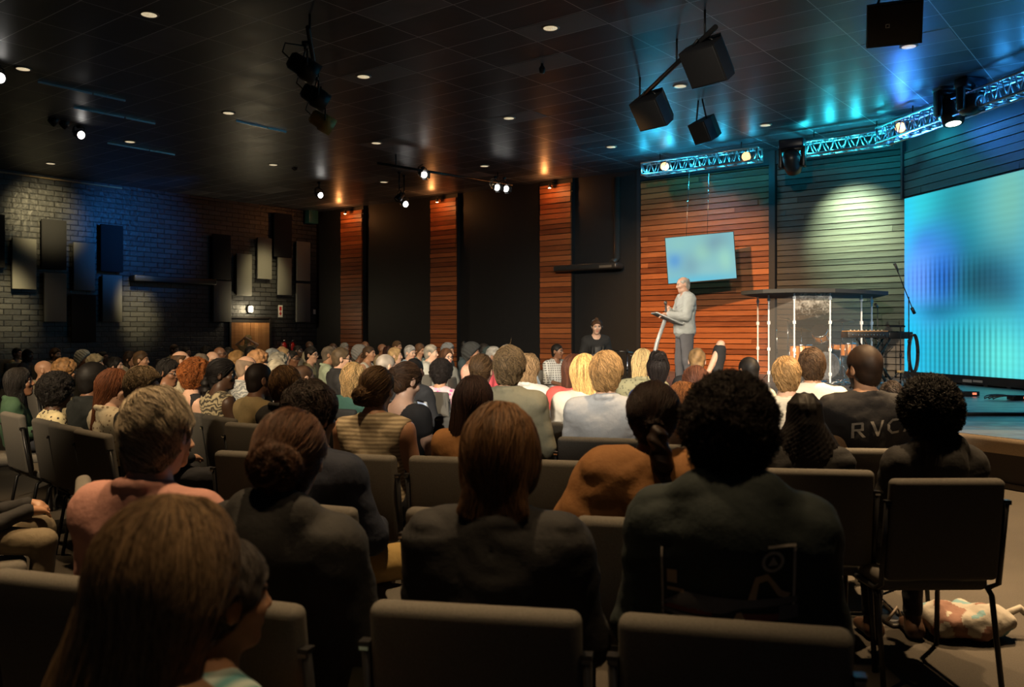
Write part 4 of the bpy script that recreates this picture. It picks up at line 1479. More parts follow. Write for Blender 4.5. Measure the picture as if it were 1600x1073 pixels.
def d_ell(X, Y, Z, c, r):
    x, y, z = (X - c[0]) / r[0], (Y - c[1]) / r[1], (Z - c[2]) / r[2]
    k0 = np.sqrt(x * x + y * y + z * z) + 1e-9
    k1 = np.sqrt((x / r[0]) ** 2 + (y / r[1]) ** 2 + (z / r[2]) ** 2) + 1e-9
    return k0 * (k0 - 1) / k1


def wob(X, Y, Z, f, seed, oct_=2):
    """cheap smooth noise in about -1..1"""
    r = np.random.RandomState(seed)
    o = 0
    for k in range(4 * oct_):
        v = r.normal(size=3)
        v = v / np.linalg.norm(v) * f * (1 + 0.9 * (k // 4)) * r.uniform(0.7, 1.3)
        o = o + np.sin(X * v[0] + Y * v[1] + Z * v[2] + r.uniform(0, 6.28)) / (1 + (k // 4))
    return o / (2.2 * oct_)


class Grid:
    def __init__(self, xs, ys, zs):
        self.xs, self.ys, self.zs = xs, ys, zs

    def new(self):
        return np.full((len(self.xs), len(self.ys), len(self.zs)), 0.5, np.float32)

    def block(self, lo, hi):
        sl = []
        for a, (l, h) in zip((self.xs, self.ys, self.zs), zip(lo, hi)):
            i0, i1 = np.searchsorted(a, l), np.searchsorted(a, h)
            sl.append(slice(max(i0 - 1, 0), min(i1 + 1, len(a))))
        return tuple(sl), (self.xs[sl[0]][:, None, None], self.ys[sl[1]][None, :, None], self.zs[sl[2]][None, None, :])

    def cone(self, A, a, b_, ra, rb=None, k=0.03, m=0.09):
        rb = ra if rb is None else rb
        R = max(ra, rb) + m
        sl, P = self.block([min(p, q) - R for p, q in zip(a, b_)], [max(p, q) + R for p, q in zip(a, b_)])
        if 0 in A[sl].shape:
            return
        A[sl] = smin(A[sl], d_cone(*P, a, b_, ra, rb), k)

    def ell(self, A, c, r, k=0.03, m=0.09):
        sl, P = self.block([p - q - m for p, q in zip(c, r)], [p + q + m for p, q in zip(c, r)])
        if 0 in A[sl].shape:
            return
        A[sl] = smin(A[sl], d_ell(*P, c, r), k)


def axis(lo, hi, h, fine=()):
    """grid line positions with step h, finer inside (lo, hi, step) ranges"""
    out, x = [], lo
    while x < hi:
        out.append(x)
        st = h
        for a, b_, f in fine:
            if a <= x < b_:
                st = min(st, f)
        x += st
    out.append(hi)
    return np.array(out)


def V3(*a):
    return np.array(a, float)


# head frame: x right, y forward, z up, origin between ears; about 0.235 m chin to crown at scale 1
def head_field(x, y, z, o):
    d = d_ell(x, y, z, (0, -0.012, 0.030), (0.074, 0.096, 0.086))
    d = smin(d, d_ell(x, y, z, (0, 0.024, -0.036), (0.058, 0.064, 0.078)), 0.035)
    d = smin(d, d_ell(x, y, z, (0, 0.058, -0.098), (0.026, 0.022, 0.018)), 0.03)
    if o.get('jowl'):
        d = smin(d, d_ell(x, y, z, (0, 0.015, -0.085), (0.062, 0.055, 0.035)), 0.03)
    d = smin(d, d_cone(x, y, z, (-0.036, 0.078, 0.026), (0.036, 0.078, 0.026), 0.009, 0.009), 0.02)
    for s_ in (-1, 1):
        d = smin(d, d_ell(x, y, z, (s_ * 0.042, 0.060, -0.022), (0.022, 0.022, 0.02)), 0.02)
        d = smax(d, -d_ell(x, y, z, (s_ * 0.032, 0.098, 0.006), (0.016, 0.016, 0.011)), 0.012)
        d = smin(d, d_ell(x, y, z, (s_ * 0.031, 0.073, 0.005), (0.0125, 0.0125, 0.0105)), 0.002)
        e = d_ell(x, y, z, (s_ * 0.080, -0.012, -0.002), (0.010, 0.020, 0.033))
        e = smax(e, -d_ell(x, y, z, (s_ * 0.092, -0.008, 0.0), (0.008, 0.010, 0.02)), 0.006)
        d = smin(d, e, 0.008)
    d = smin(d, d_cone(x, y, z, (0, 0.086, 0.014), (0, 0.104, -0.024), 0.007, 0.011), 0.012)
    for s_ in (-1, 1):
        d = smin(d, d_ell(x, y, z, (s_ * 0.012, 0.094, -0.027), (0.009, 0.010, 0.008)), 0.008)
    d = smin(d, d_cone(x, y, z, (-0.016, 0.083, -0.052), (0.016, 0.083, -0.052), 0.006, 0.006), 0.007)
    d = smin(d, d_cone(x, y, z, (-0.014, 0.081, -0.064), (0.014, 0.081, -0.064), 0.007, 0.007), 0.007)
    d = smax(d, -d_cone(x, y, z, (-0.02, 0.093, -0.058), (0.02, 0.093, -0.058), 0.003, 0.003), 0.004)
    return d


def scalp_cut(x, y, z):
    return (y - 0.078) * 0.773 - (z - 0.060) * 0.635


CRAN = ((0, -0.012, 0.030), (0.074, 0.096, 0.086))


def hair_field(st, x, y, z, o, seed):
    """hair in the head frame; negative inside"""
    r = np.random.RandomState(seed)
    c, q = CRAN

    def shell(t, ry=0, rz=0):
        return d_ell(x, y, z, (c[0], c[1] - ry * 0.4, c[2] + rz * 0.4), (q[0] + t, q[1] + t + ry, q[2] + t + rz))

    def ears(d, rad=0.030):
        for s_ in (-1, 1):
            d = smax(d, -d_ell(x, y, z, (s_ * 0.086, 0.0, -0.012), (0.020, rad, 0.040)), 0.008)
        return d
    cut = scalp_cut(x, y, z)
    nape = d_ell(x, y, z, (0, -0.052, -0.045), (0.056, 0.045, 0.050))
    L = o.get('len', 0.34)
    if st in ('short', 'buzz', 'messy', 'fade'):
        t = {'short': 0.014, 'buzz': 0.006, 'messy': 0.022, 'fade': 0.010}[st] * o.get('vol', 1.0)
        d = smin(shell(t, 0, t * 0.6), nape - t * 0.5, 0.03)
        w = wob(x, y, z, 95 if st != 'messy' else 70, seed) * (0.0012 if st in ('buzz', 'fade') else 0.005)
        d = smax(d + w, cut, 0.012)
        return ears(d)
    if st == 'fringe':                                   # bald crown, hair round the sides
        d = smin(shell(0.009), nape - 0.006, 0.03) + wob(x, y, z, 90, seed) * 0.002
        d = smax(d, cut + 0.01, 0.01)
        d = smax(d, -d_ell(x, y, z, (0, 0.02, 0.105), (0.078, 0.115, 0.062)), 0.01)
        return ears(d)
    if st in ('curly', 'afro'):
        R = o.get('vol', 1.0)
        t = (0.030 if st == 'curly' else 0.070) * R
        d = smin(shell(t, t * 0.2, t * 0.35), nape - t * 0.45, 0.05)
        d = d + wob(x, y, z, 60 if st == 'curly' else 110, seed) * (0.010 if st == 'curly' else 0.006)
        n = 190 if st == 'curly' else 170
        for _ in range(n):
            v = r.normal(size=3)
            v[1] -= 0.3
            v[2] += 0.35
            v /= np.linalg.norm(v)
            rad = r.uniform(0.010, 0.021) * (1.0 if st == 'curly' else 0.9)
            p = (c[0] + v[0] * (q[0] + t * 0.95), c[1] + v[1] * (q[1] + t * 1.05), c[2] + v[2] * (q[2] + t * 1.15))
            if v[2] < -0.55:
                continue
            d = smin(d, np.sqrt((x - p[0]) ** 2 + (y - p[1]) ** 2 + (z - p[2]) ** 2) - rad, 0.004)
        return smax(d, cut - t * 0.55 - 0.008, 0.02)
    if st in ('long', 'wavy'):
        t = 0.016 * o.get('vol', 1.0)
        d = shell(t, 0, 0.006)
        wv = 0.012 if st == 'wavy' else 0.004
        wd = o.get('wide', 1.0)
        bz = -L
        d2 = d_cone(x * 1.0, (y + 0.045) * 1.25, z, (0, 0, 0.0), (o.get('sway', 0.0), 0.010 - 0.04 * L, bz), (q[0] + t) * 0.98, 0.074 * wd)
        d = smin(d, d2, 0.03)
        d = d + wob(x, y, z * (0.35 if st == 'long' else 0.8), 70, seed) * wv
        face = smax(d_ell(x, y, z, (0, 0.10, -0.03), (0.058, 0.10, 0.098)), -(y + 0.005), 0.01)
        d = smax(d, -face, 0.015)
        d = smax(d, (y - 0.055) - np.clip(z, 0, 0.1) * 0.5, 0.02)
        d = smax(d, -(z - bz), 0.02)
        return d
    if st == 'bob':
        t = 0.018
        d = smin(shell(t, 0.006, 0.008), d_ell(x, y, z, (0, -0.030, -0.035), (0.088, 0.082, 0.095)), 0.04)
        d = d + wob(x, y, z * 0.4, 75, seed) * 0.005
        face = d_ell(x, y, z, (0, 0.12, -0.035), (0.062, 0.11, 0.10))
        d = smax(d, -face, 0.015)
        d = smax(d, -(z + 0.088 + 0.012 * np.sin(x * 60 + seed)), 0.012)
        for k in range(7):                               # tips that turn out at the nape
            xx = -0.066 + 0.022 * k
            d = smin(d, d_cone(x, y, z, (xx * 0.8, -0.085, -0.07), (xx * 1.15, -0.112, -0.118 - 0.012 * (k % 3)), 0.017, 0.005), 0.015)
        return d
    if st in ('bun', 'pony', 'braids', 'updo', 'lowbun'):
        t = 0.010 * o.get('vol', 1.0)
        d = smin(shell(t, 0, 0.0), nape - 0.002, 0.03) + wob(x, y, z, 80, seed) * 0.002
        if st == 'braids':
            d = d + 0.005 * np.abs(np.sin(x * 85))
        d = ears(smax(d, cut, 0.012))
        if st in ('bun', 'lowbun', 'updo'):
            bc = {'bun': (0, -0.105, 0.055), 'lowbun': (o.get('side', 0.0), -0.118, -0.030), 'updo': (0.0, -0.062, 0.125)}[st]
            bc = o.get('at', bc)
            R = o.get('bun', 0.042)
            b2 = d_ell(x, y, z, bc, (R * 1.05, R * 0.8, R))
            aa = np.arctan2(z - bc[2], x - bc[0])
            rr = np.sqrt((x - bc[0]) ** 2 + (z - bc[2]) ** 2)
            b2 = b2 + 0.005 * np.sin(aa * 2 + rr * 190) + wob(x, y, z, 90, seed + 3) * 0.004
            d = smin(d, b2, 0.012)
        if st == 'pony':
            sx = o.get('side', 0.0)
            p = [(sx * 0.2, -0.112, -0.005), (sx * 0.6, -0.142, -0.055), (sx, -0.138, -0.13), (sx * 1.3, -0.125, -0.13 - L * 0.4), (sx * 1.5, -0.120, -0.10 - L)]
            rr = [0.022, 0.032, 0.036, 0.030, 0.008]
            for i in range(4):
                tw = 0.004 * np.sin(z * 120 + x * 60)
                d = smin(d, d_cone(x, y, z, p[i], p[i + 1], rr[i], rr[i + 1]) + tw, 0.012)
        if st == 'braids':
            n = o.get('n', 26)
            for k in range(n):
                a = math.pi * (0.02 + 0.96 * k / (n - 1))
                ex, ey = math.cos(a) * 0.080, -0.015 - math.sin(a) * 0.090
                ln = L * r.uniform(0.8, 1.05)
                fl = o.get('flare', 1.15)
                pts = [(ex * 0.45, ey * 0.5, 0.112), (ex * 0.9, ey * 0.9, 0.07), (ex * 1.05, ey * 1.12, -0.02), (ex * fl, ey * 1.2 - 0.01, -0.02 - ln * 0.5), (ex * fl * 1.08 + r.uniform(-.01, .01), ey * 1.15 - 0.012, -0.02 - ln)]
                for i in range(4):
                    d = smin(d, d_cone(x, y, z, pts[i], pts[i + 1], 0.0085, 0.0085 if i < 3 else 0.005) + 0.0012 * np.sin(z * 260 + k * 2.1), 0.002)
        return d
    if st == 'wrap':
        d = shell(0.026, 0.02, 0.03) + 0.006 * np.sin((z * 0.8 + y * 0.6) * 150 + 2 * np.sin(x * 40))
        d = smin(d, d_ell(x, y, z, (0.01, -0.06, 0.11), (0.065, 0.06, 0.05)) + 0.005 * np.sin(x * 160), 0.03)
        return smax(d, cut + 0.012, 0.01)
    raise ValueError(st)


def strands(hf, st, n, seed, o, steps=12, step=0.022, r0=0.0011):
    """hair locks that follow the surface of the hair field: returns verts, quads, tone"""
    r = np.random.RandomState(seed)
    v = r.normal(size=(n * 2, 3))
    v[:, 2] = v[:, 2] * 0.9 + 0.35
    v /= np.linalg.norm(v, axis=1)[:, None]
    P = np.array(CRAN[0]) + v * (np.array(CRAN[1]) + 0.03)

    def grad(p, e=0.003):
        g = np.stack([hf(p[:, 0] + e, p[:, 1], p[:, 2]) - hf(p[:, 0] - e, p[:, 1], p[:, 2]),
                      hf(p[:, 0], p[:, 1] + e, p[:, 2]) - hf(p[:, 0], p[:, 1] - e, p[:, 2]),
                      hf(p[:, 0], p[:, 1], p[:, 2] + e) - hf(p[:, 0], p[:, 1], p[:, 2] - e)], 1)
        return g / (np.linalg.norm(g, axis=1)[:, None] + 1e-9)
    for _ in range(4):
        P = P - grad(P) * hf(P[:, 0], P[:, 1], P[:, 2])[:, None] * 0.8
    ok = (np.abs(hf(P[:, 0], P[:, 1], P[:, 2])) < 0.006)
    P = P[ok][:n]
    n = len(P)
    path = [P]
    lift = r.uniform(0.0005, o.get('lift', 0.005), n)
    rnd = r.normal(size=(n, 3))
    turn = r.choice([-1, 1], n) * r.uniform(0.5, 1.2, n)
    cur = P.copy()
    dirv = rnd / np.linalg.norm(rnd, axis=1)[:, None]
    for i in range(steps):
        g = grad(cur)
        rad = cur - np.array([0, 0.0, 0])
        rad[:, 2] = 0
        rl = np.linalg.norm(rad, axis=1)[:, None] + 1e-6
        if st in ('curly', 'afro'):
            b_ = np.cross(g, dirv)
            dirv = dirv + b_ * turn[:, None] * 0.9
            f = dirv
        elif st in ('bun', 'pony', 'lowbun', 'updo', 'braids'):
            tgt = np.array({'bun': (0, -0.115, 0.055), 'pony': (0, -0.12, -0.01), 'lowbun': (o.get('side', 0), -0.12, -0.03), 'updo': (0, -0.06, 0.13), 'braids': (0, -0.13, -0.3)}[st])
            if 'at' in o:
                tgt = np.array(o['at'])
            f = tgt - cur
            f = f / (np.linalg.norm(f, axis=1)[:, None] + 1e-6) + rnd * 0.12
        elif st in ('messy', 'short'):
            f = rad / rl * 0.5 + np.array([o.get('part', 0.5) * 0.9, 0.1, -0.7]) + rnd * (0.55 if st == 'messy' else 0.25)
        else:
            f = rad / rl * 0.5 + np.array([0, -0.15, -1.0]) + rnd * (0.14 if st != 'wavy' else 0.2)
            if st == 'wavy':
                b_ = np.cross(g, f)
                f = f + b_ * np.sin(i * 1.1 + turn * 3)[:, None] * 0.8
        f = f - g * np.sum(f * g, 1)[:, None]
        f = f / (np.linalg.norm(f, axis=1)[:, None] + 1e-6)
        cur = cur + f * step
        dd = hf(cur[:, 0], cur[:, 1], cur[:, 2])
        tgtl = lift * (1 + 0.15 * i) if st not in ('curly', 'afro') else lift * (0.4 + 2.2 * abs(math.sin(i * 1.3)))
        cur = cur - grad(cur) * np.clip(dd - tgtl, -0.02, 0.02)[:, None]
        path.append(cur.copy())
    Pth = np.stack(path, 1)                              # n, m, 3
    m = Pth.shape[1]
    T = np.gradient(Pth, axis=1)
    T /= (np.linalg.norm(T, axis=2)[..., None] + 1e-9)
    ref = Pth - np.array([0, -0.01, 0.02])
    B = np.cross(T, ref)
    B /= (np.linalg.norm(B, axis=2)[..., None] + 1e-9)
    C = np.cross(T, B)
    taper = (1 - 0.75 * (np.arange(m) / (m - 1)) ** 2)[None, :, None] * (r0 * r.uniform(0.6, 1.5, n))[:, None, None]
    ringp = [Pth + (B * math.cos(a) + C * math.sin(a)) * taper for a in (0, 2.094, 4.189)]
    Vv = np.stack(ringp, 2).reshape(-1, 3)
    base = (np.arange(n)[:, None] * m + np.arange(m - 1)[None, :]) * 3
    q = []
    for k in range(3):
        k2 = (k + 1) % 3
        q.append(np.stack([base + k, base + k2, base + 3 + k2, base + 3 + k], -1).reshape(-1, 4))
    tone = np.repeat(r.uniform(0, 1, n), m * 3)
    return Vv, np.concatenate(q), tone


# ---- materials of people
def skin_mat(c):
    key = 'skin_%.2f_%.2f' % (c[0], c[2])
    if key in MATS:
        return MATS[key]
    m = plain(key, c, 0.48, noise=0.10, scale=45)
    b = m.node_tree.nodes['Principled BSDF']
    b.inputs['Subsurface Weight'].default_value = 0.0
    return m


def hair_mat(c):
    key = 'hair_%.3f_%.3f_%.3f' % tuple(c)
    if key in MATS:
        return MATS[key]
    m, nt, b = nodes_of(key)
    at = N(nt, 'ShaderNodeAttribute', attribute_name='tone')
    mx = N(nt, 'ShaderNodeMixRGB')
    mx.inputs[1].default_value = rgb([v * 0.35 for v in c])
    mx.inputs[2].default_value = rgb([min(1, v * 1.75) for v in c])
    nt.links.new(at.outputs['Fac'], mx.inputs[0])
    nt.links.new(mx.outputs[0], b.inputs['Base Color'])
    b.inputs['Roughness'].default_value = 0.58
    b.inputs['Specular IOR Level'].default_value = 0.25
    MATS[key] = m
    return m


def cloth(c, pat=None, c2=None, sc=1.0):
    key = 'cloth_%s_%.3f_%.3f_%.3f_%s' % (pat, c[0], c[1], c[2], c2)
    if key in MATS:
        return MATS[key]
    m, nt, b = nodes_of(key)
    b.inputs['Roughness'].default_value = 0.85
    nb_ = N(nt, 'ShaderNodeTexNoise')
    nb_.inputs['Scale'].default_value = 22
    nb_.inputs['Detail'].default_value = 5
    bp_ = N(nt, 'ShaderNodeBump')
    bp_.inputs['Strength'].default_value = 0.5
    bp_.inputs['Distance'].default_value = 0.01
    nt.links.new(nb_.outputs['Fac'], bp_.inputs['Height'])
    nt.links.new(bp_.outputs[0], b.inputs['Normal'])
    tc = N(nt, 'ShaderNodeTexCoord')
    nt.links.new(tc.outputs['Object'], nb_.inputs['Vector'])
    out = None
    mx = N(nt, 'ShaderNodeMixRGB')
    mx.inputs[1].default_value = rgb(c)
    mx.inputs[2].default_value = rgb(c2 or [v * 0.85 for v in c])
    if pat in ('hstripe', 'vstripe'):
        w = N(nt, 'ShaderNodeTexWave', wave_type='BANDS', bands_direction='Z' if pat == 'hstripe' else 'X')
        w.inputs['Scale'].default_value = (16 if pat == 'hstripe' else 26) * sc
        w.inputs['Distortion'].default_value = 1.0
        nt.links.new(tc.outputs['Object'], w.inputs['Vector'])
        out = w.outputs['Fac']
    elif pat == 'zebra':
        w = N(nt, 'ShaderNodeTexWave', wave_type='BANDS', bands_direction='Z')
        w.inputs['Scale'].default_value = 9
        w.inputs['Distortion'].default_value = 14
        w.inputs['Detail Scale'].default_value = 1.2
        nt.links.new(tc.outputs['Object'], w.inputs['Vector'])
        out = w.outputs['Fac']
    elif pat == 'plaid':
        a = N(nt, 'ShaderNodeTexWave', wave_type='BANDS', bands_direction='Z')
        a.inputs['Scale'].default_value = 9
        e = N(nt, 'ShaderNodeTexWave', wave_type='BANDS', bands_direction='X')
        e.inputs['Scale'].default_value = 9
        for q in (a, e):
            nt.links.new(tc.outputs['Object'], q.inputs['Vector'])
        mm = N(nt, 'ShaderNodeMath', operation='MULTIPLY')
        nt.links.new(a.outputs['Fac'], mm.inputs[0])
        nt.links.new(e.outputs['Fac'], mm.inputs[1])
        out = mm.outputs[0]
    elif pat in ('floral', 'spots', 'leaf'):
        v = N(nt, 'ShaderNodeTexVoronoi')
        v.inputs['Scale'].default_value = {'floral': 24, 'spots': 45, 'leaf': 36}[pat]
        nt.links.new(tc.outputs['Object'], v.inputs['Vector'])
        lt = N(nt, 'ShaderNodeMath', operation='LESS_THAN')
        lt.inputs[1].default_value = {'floral': 0.42, 'spots': 0.22, 'leaf': 0.30}[pat]
        nt.links.new(v.outputs['Distance'], lt.inputs[0])
        out = lt.outputs[0]
        if pat == 'floral':
            cr = N(nt, 'ShaderNodeValToRGB')
            e = cr.color_ramp.elements
            cr.color_ramp.interpolation = 'CONSTANT'
            e[0].color, e[1].color = (0.02, 0.02, 0.025, 1), rgb(c2)
            e[1].position = 0.85
            e.new(0.38).color = (0.75, 0.12, 0.30, 1)
            e.new(0.62).color = (0.22, 0.22, 0.10, 1)
            e.new(0.72).color = (0.60, 0.30, 0.50, 1)
            sp = N(nt, 'ShaderNodeSeparateColor')
            nt.links.new(v.outputs['Color'], sp.inputs[0])
            nt.links.new(sp.outputs[0], cr.inputs[0])
            nt.links.new(cr.outputs[0], mx.inputs[2])
    else:
        nz = N(nt, 'ShaderNodeTexNoise')
        nz.inputs['Scale'].default_value = 60
        nz.inputs['Detail'].default_value = 3
        nt.links.new(tc.outputs['Object'], nz.inputs['Vector'])
        out = nz.outputs['Fac']
    nt.links.new(out, mx.inputs[0])
    nt.links.new(mx.outputs[0], b.inputs['Base Color'])
    MATS[key] = m
    return m


M_EYE = plain('eye_white', (0.72, 0.70, 0.66), 0.25, noise=0.02)
M_IRIS = plain('eye_dark', (0.025, 0.016, 0.012), 0.3)
M_SHOE = plain('shoe_leather', (0.02, 0.018, 0.016), 0.5)
M_GLS = plain('spectacle_frame', (0.01, 0.01, 0.012), 0.3)


def hand(G, A, w, d, nrm, side, curl=0.5, s=1.0):
    """palm, four fingers, thumb: w wrist, d direction of the hand, nrm back-of-hand normal, side +1 when the thumb lies towards +cross"""
    d = d / np.linalg.norm(d)
    nrm = nrm - d * np.dot(nrm, d)
    nrm = nrm / np.linalg.norm(nrm)
    lat = np.cross(d, nrm) * side
    G.cone(A, w, w + d * 0.055 * s, 0.026 * s, 0.030 * s, 0.02)
    pc = w + d * 0.075 * s
    for l in (-0.026, 0.0, 0.024):
        G.cone(A, w + d * 0.03 * s + lat * l * 0.6 * s, pc + lat * l * s, 0.016 * s, 0.014 * s, 0.014)
    for l, ln in ((0.032, 0.9), (0.011, 1.0), (-0.011, 0.95), (-0.031, 0.75)):
        b0 = pc + lat * l * s
        v1 = d * math.cos(curl) - nrm * math.sin(curl)
        v2 = d * math.cos(curl * 2.1) - nrm * math.sin(curl * 2.1)
        b1 = b0 + v1 * 0.042 * ln * s
        b2 = b1 + v2 * 0.040 * ln * s
        G.cone(A, b0, b1, 0.0095 * s, 0.009 * s, 0.006)
        G.cone(A, b1, b2, 0.009 * s, 0.0075 * s, 0.004)
    t0 = w + d * 0.035 * s + lat * 0.022 * s
    t1 = t0 + (d * 0.7 + lat * 0.7 - nrm * 0.25) * 0.042 * s
    t2 = t1 + (d * 0.95 + lat * 0.15 - nrm * 0.35) * 0.034 * s
    G.cone(A, t0, t1, 0.013 * s, 0.011 * s, 0.010)
    G.cone(A, t1, t2, 0.011 * s, 0.008 * s, 0.004)


def seated(Ht, o):
    """joints of a seated figure in its own frame: y forward, hips over the origin"""
    hs = o.get('hs', 1.0)
    zc = Ht - 0.118 * hs
    sh = zc - 0.200 * hs                       # shoulder height
    k = float(np.clip((Ht - 0.44) / 0.80, 0.78, 1.06)) * 0.85 * o.get('build', 1.0)
    lean = o.get('lean', -0.03)
    tilt = o.get('tilt', 0.0)
    J = dict(k=k, hs=hs, head=V3(tilt, lean + 0.035 + o.get('fwd', 0.0), zc), neck=V3(tilt * 0.8, lean - 0.005, sh + 0.035),
             chest=V3(tilt * 0.6, lean, sh - 0.12), belly=V3(tilt * 0.2, lean * 0.4, 0.5 * (sh + 0.45)), pelvis=V3(0, 0.0, 0.565))
    shw = 0.172 * k * o.get('sw', 1.0)
    for s_, n in ((-1, 'l'), (1, 'r')):
        J['s' + n] = V3(tilt * 0.7 + s_ * shw, lean - 0.01, sh - 0.015)
        J['h' + n] = V3(s_ * 0.09 * k, 0.02, 0.545)
        kx = s_ * o.get('knee', 0.13)
        J['k' + n] = V3(kx, 0.46 * min(k, 1.0), 0.515)
        J['a' + n] = V3(kx * 0.95, 0.44 * min(k, 1.0), 0.09)
        J['t' + n] = V3(kx * 1.1, 0.58 * min(k, 1.0), 0.035)
        arm = o.get('arms', 'lap')
        J['e' + n] = V3(s_ * (shw + 0.05), lean + 0.04, sh - 0.29 * k)
        J['w' + n] = V3(s_ * 0.09, 0.26, 0.645)
        J['wd' + n], J['wn' + n] = V3(-s_ * 0.35, 0.9, -0.12), V3(0, 0.15, 1)
        if arm == 'fold':
            J['e' + n] = V3(s_ * (shw + 0.05), lean + 0.09, sh - 0.25 * k)
            J['w' + n] = V3(-s_ * 0.04, lean + 0.22, sh - 0.23 * k + s_ * 0.02)
            J['wd' + n], J['wn' + n] = V3(-s_ * 1, 0.2, 0.0), V3(0, 1, 0.2)
        if arm == 'phone':
            J['w' + n] = V3(s_ * 0.06 + 0.03, 0.30, 0.70)
            J['wd' + n], J['wn' + n] = V3(-s_ * 0.3, 0.8, 0.45), V3(s_ * 0.4, 0.3, 0.8)
    if o.get('arms') == 'behind_head':
        J['er'] = J['sr'] + V3(0.10, 0.06, 0.25)
        J['wr'] = J['head'] + V3(0.07, -0.05, -0.06)
        J['wdr'], J['wnr'] = V3(-0.9, -0.3, -0.1), V3(0, -1, 0)
    if o.get('arms') == 'side':
        for s_, n in ((-1, 'l'), (1, 'r')):
            J['e' + n] = V3(s_ * (shw + 0.10), lean - 0.02, sh - 0.26 * k)
            J['w' + n] = V3(s_ * (shw + 0.10), lean + 0.16, sh - 0.44 * k)
            J['wd' + n] = V3(-s_ * 0.2, 0.9, -0.3)
    return J


def standing(H, o):
    hs = o.get('hs', 1.0)
    k = H / 1.75
    zc = H - 0.118 * hs
    sh = zc - 0.205 * hs
    J = dict(k=k * o.get('build', 1.0), hs=hs, head=V3(0, 0.03 + o.get('fwd', 0), zc), neck=V3(0, -0.01, sh + 0.035), chest=V3(0, -0.015, sh - 0.13),
             belly=V3(0, 0.0, sh - 0.34 * k), pelvis=V3(0, 0.0, 0.545 * H))
    for s_, n in ((-1, 'l'), (1, 'r')):
        J['s' + n] = V3(s_ * 0.175 * k, -0.015, sh - 0.015)
        J['h' + n] = V3(s_ * 0.085 * k, 0, 0.52 * H)
        st = o.get('stride', 0.0) * s_
        J['k' + n] = V3(s_ * 0.09 * k, 0.02 + st * 0.5, 0.285 * H)
        J['a' + n] = V3(s_ * 0.09 * k, st - 0.01, 0.05 * H)
        J['t' + n] = V3(s_ * 0.11 * k, st + 0.14, 0.035)
        J['e' + n] = V3(s_ * 0.25 * k, -0.05, sh - 0.29 * k)
        J['w' + n] = V3(s_ * 0.12 * k, -0.17, 0.545 * H)
        J['wd' + n], J['wn' + n] = V3(-s_ * 0.6, -0.3, -0.5), V3(0, -1, 0)
    return J


FACE_T = [0]


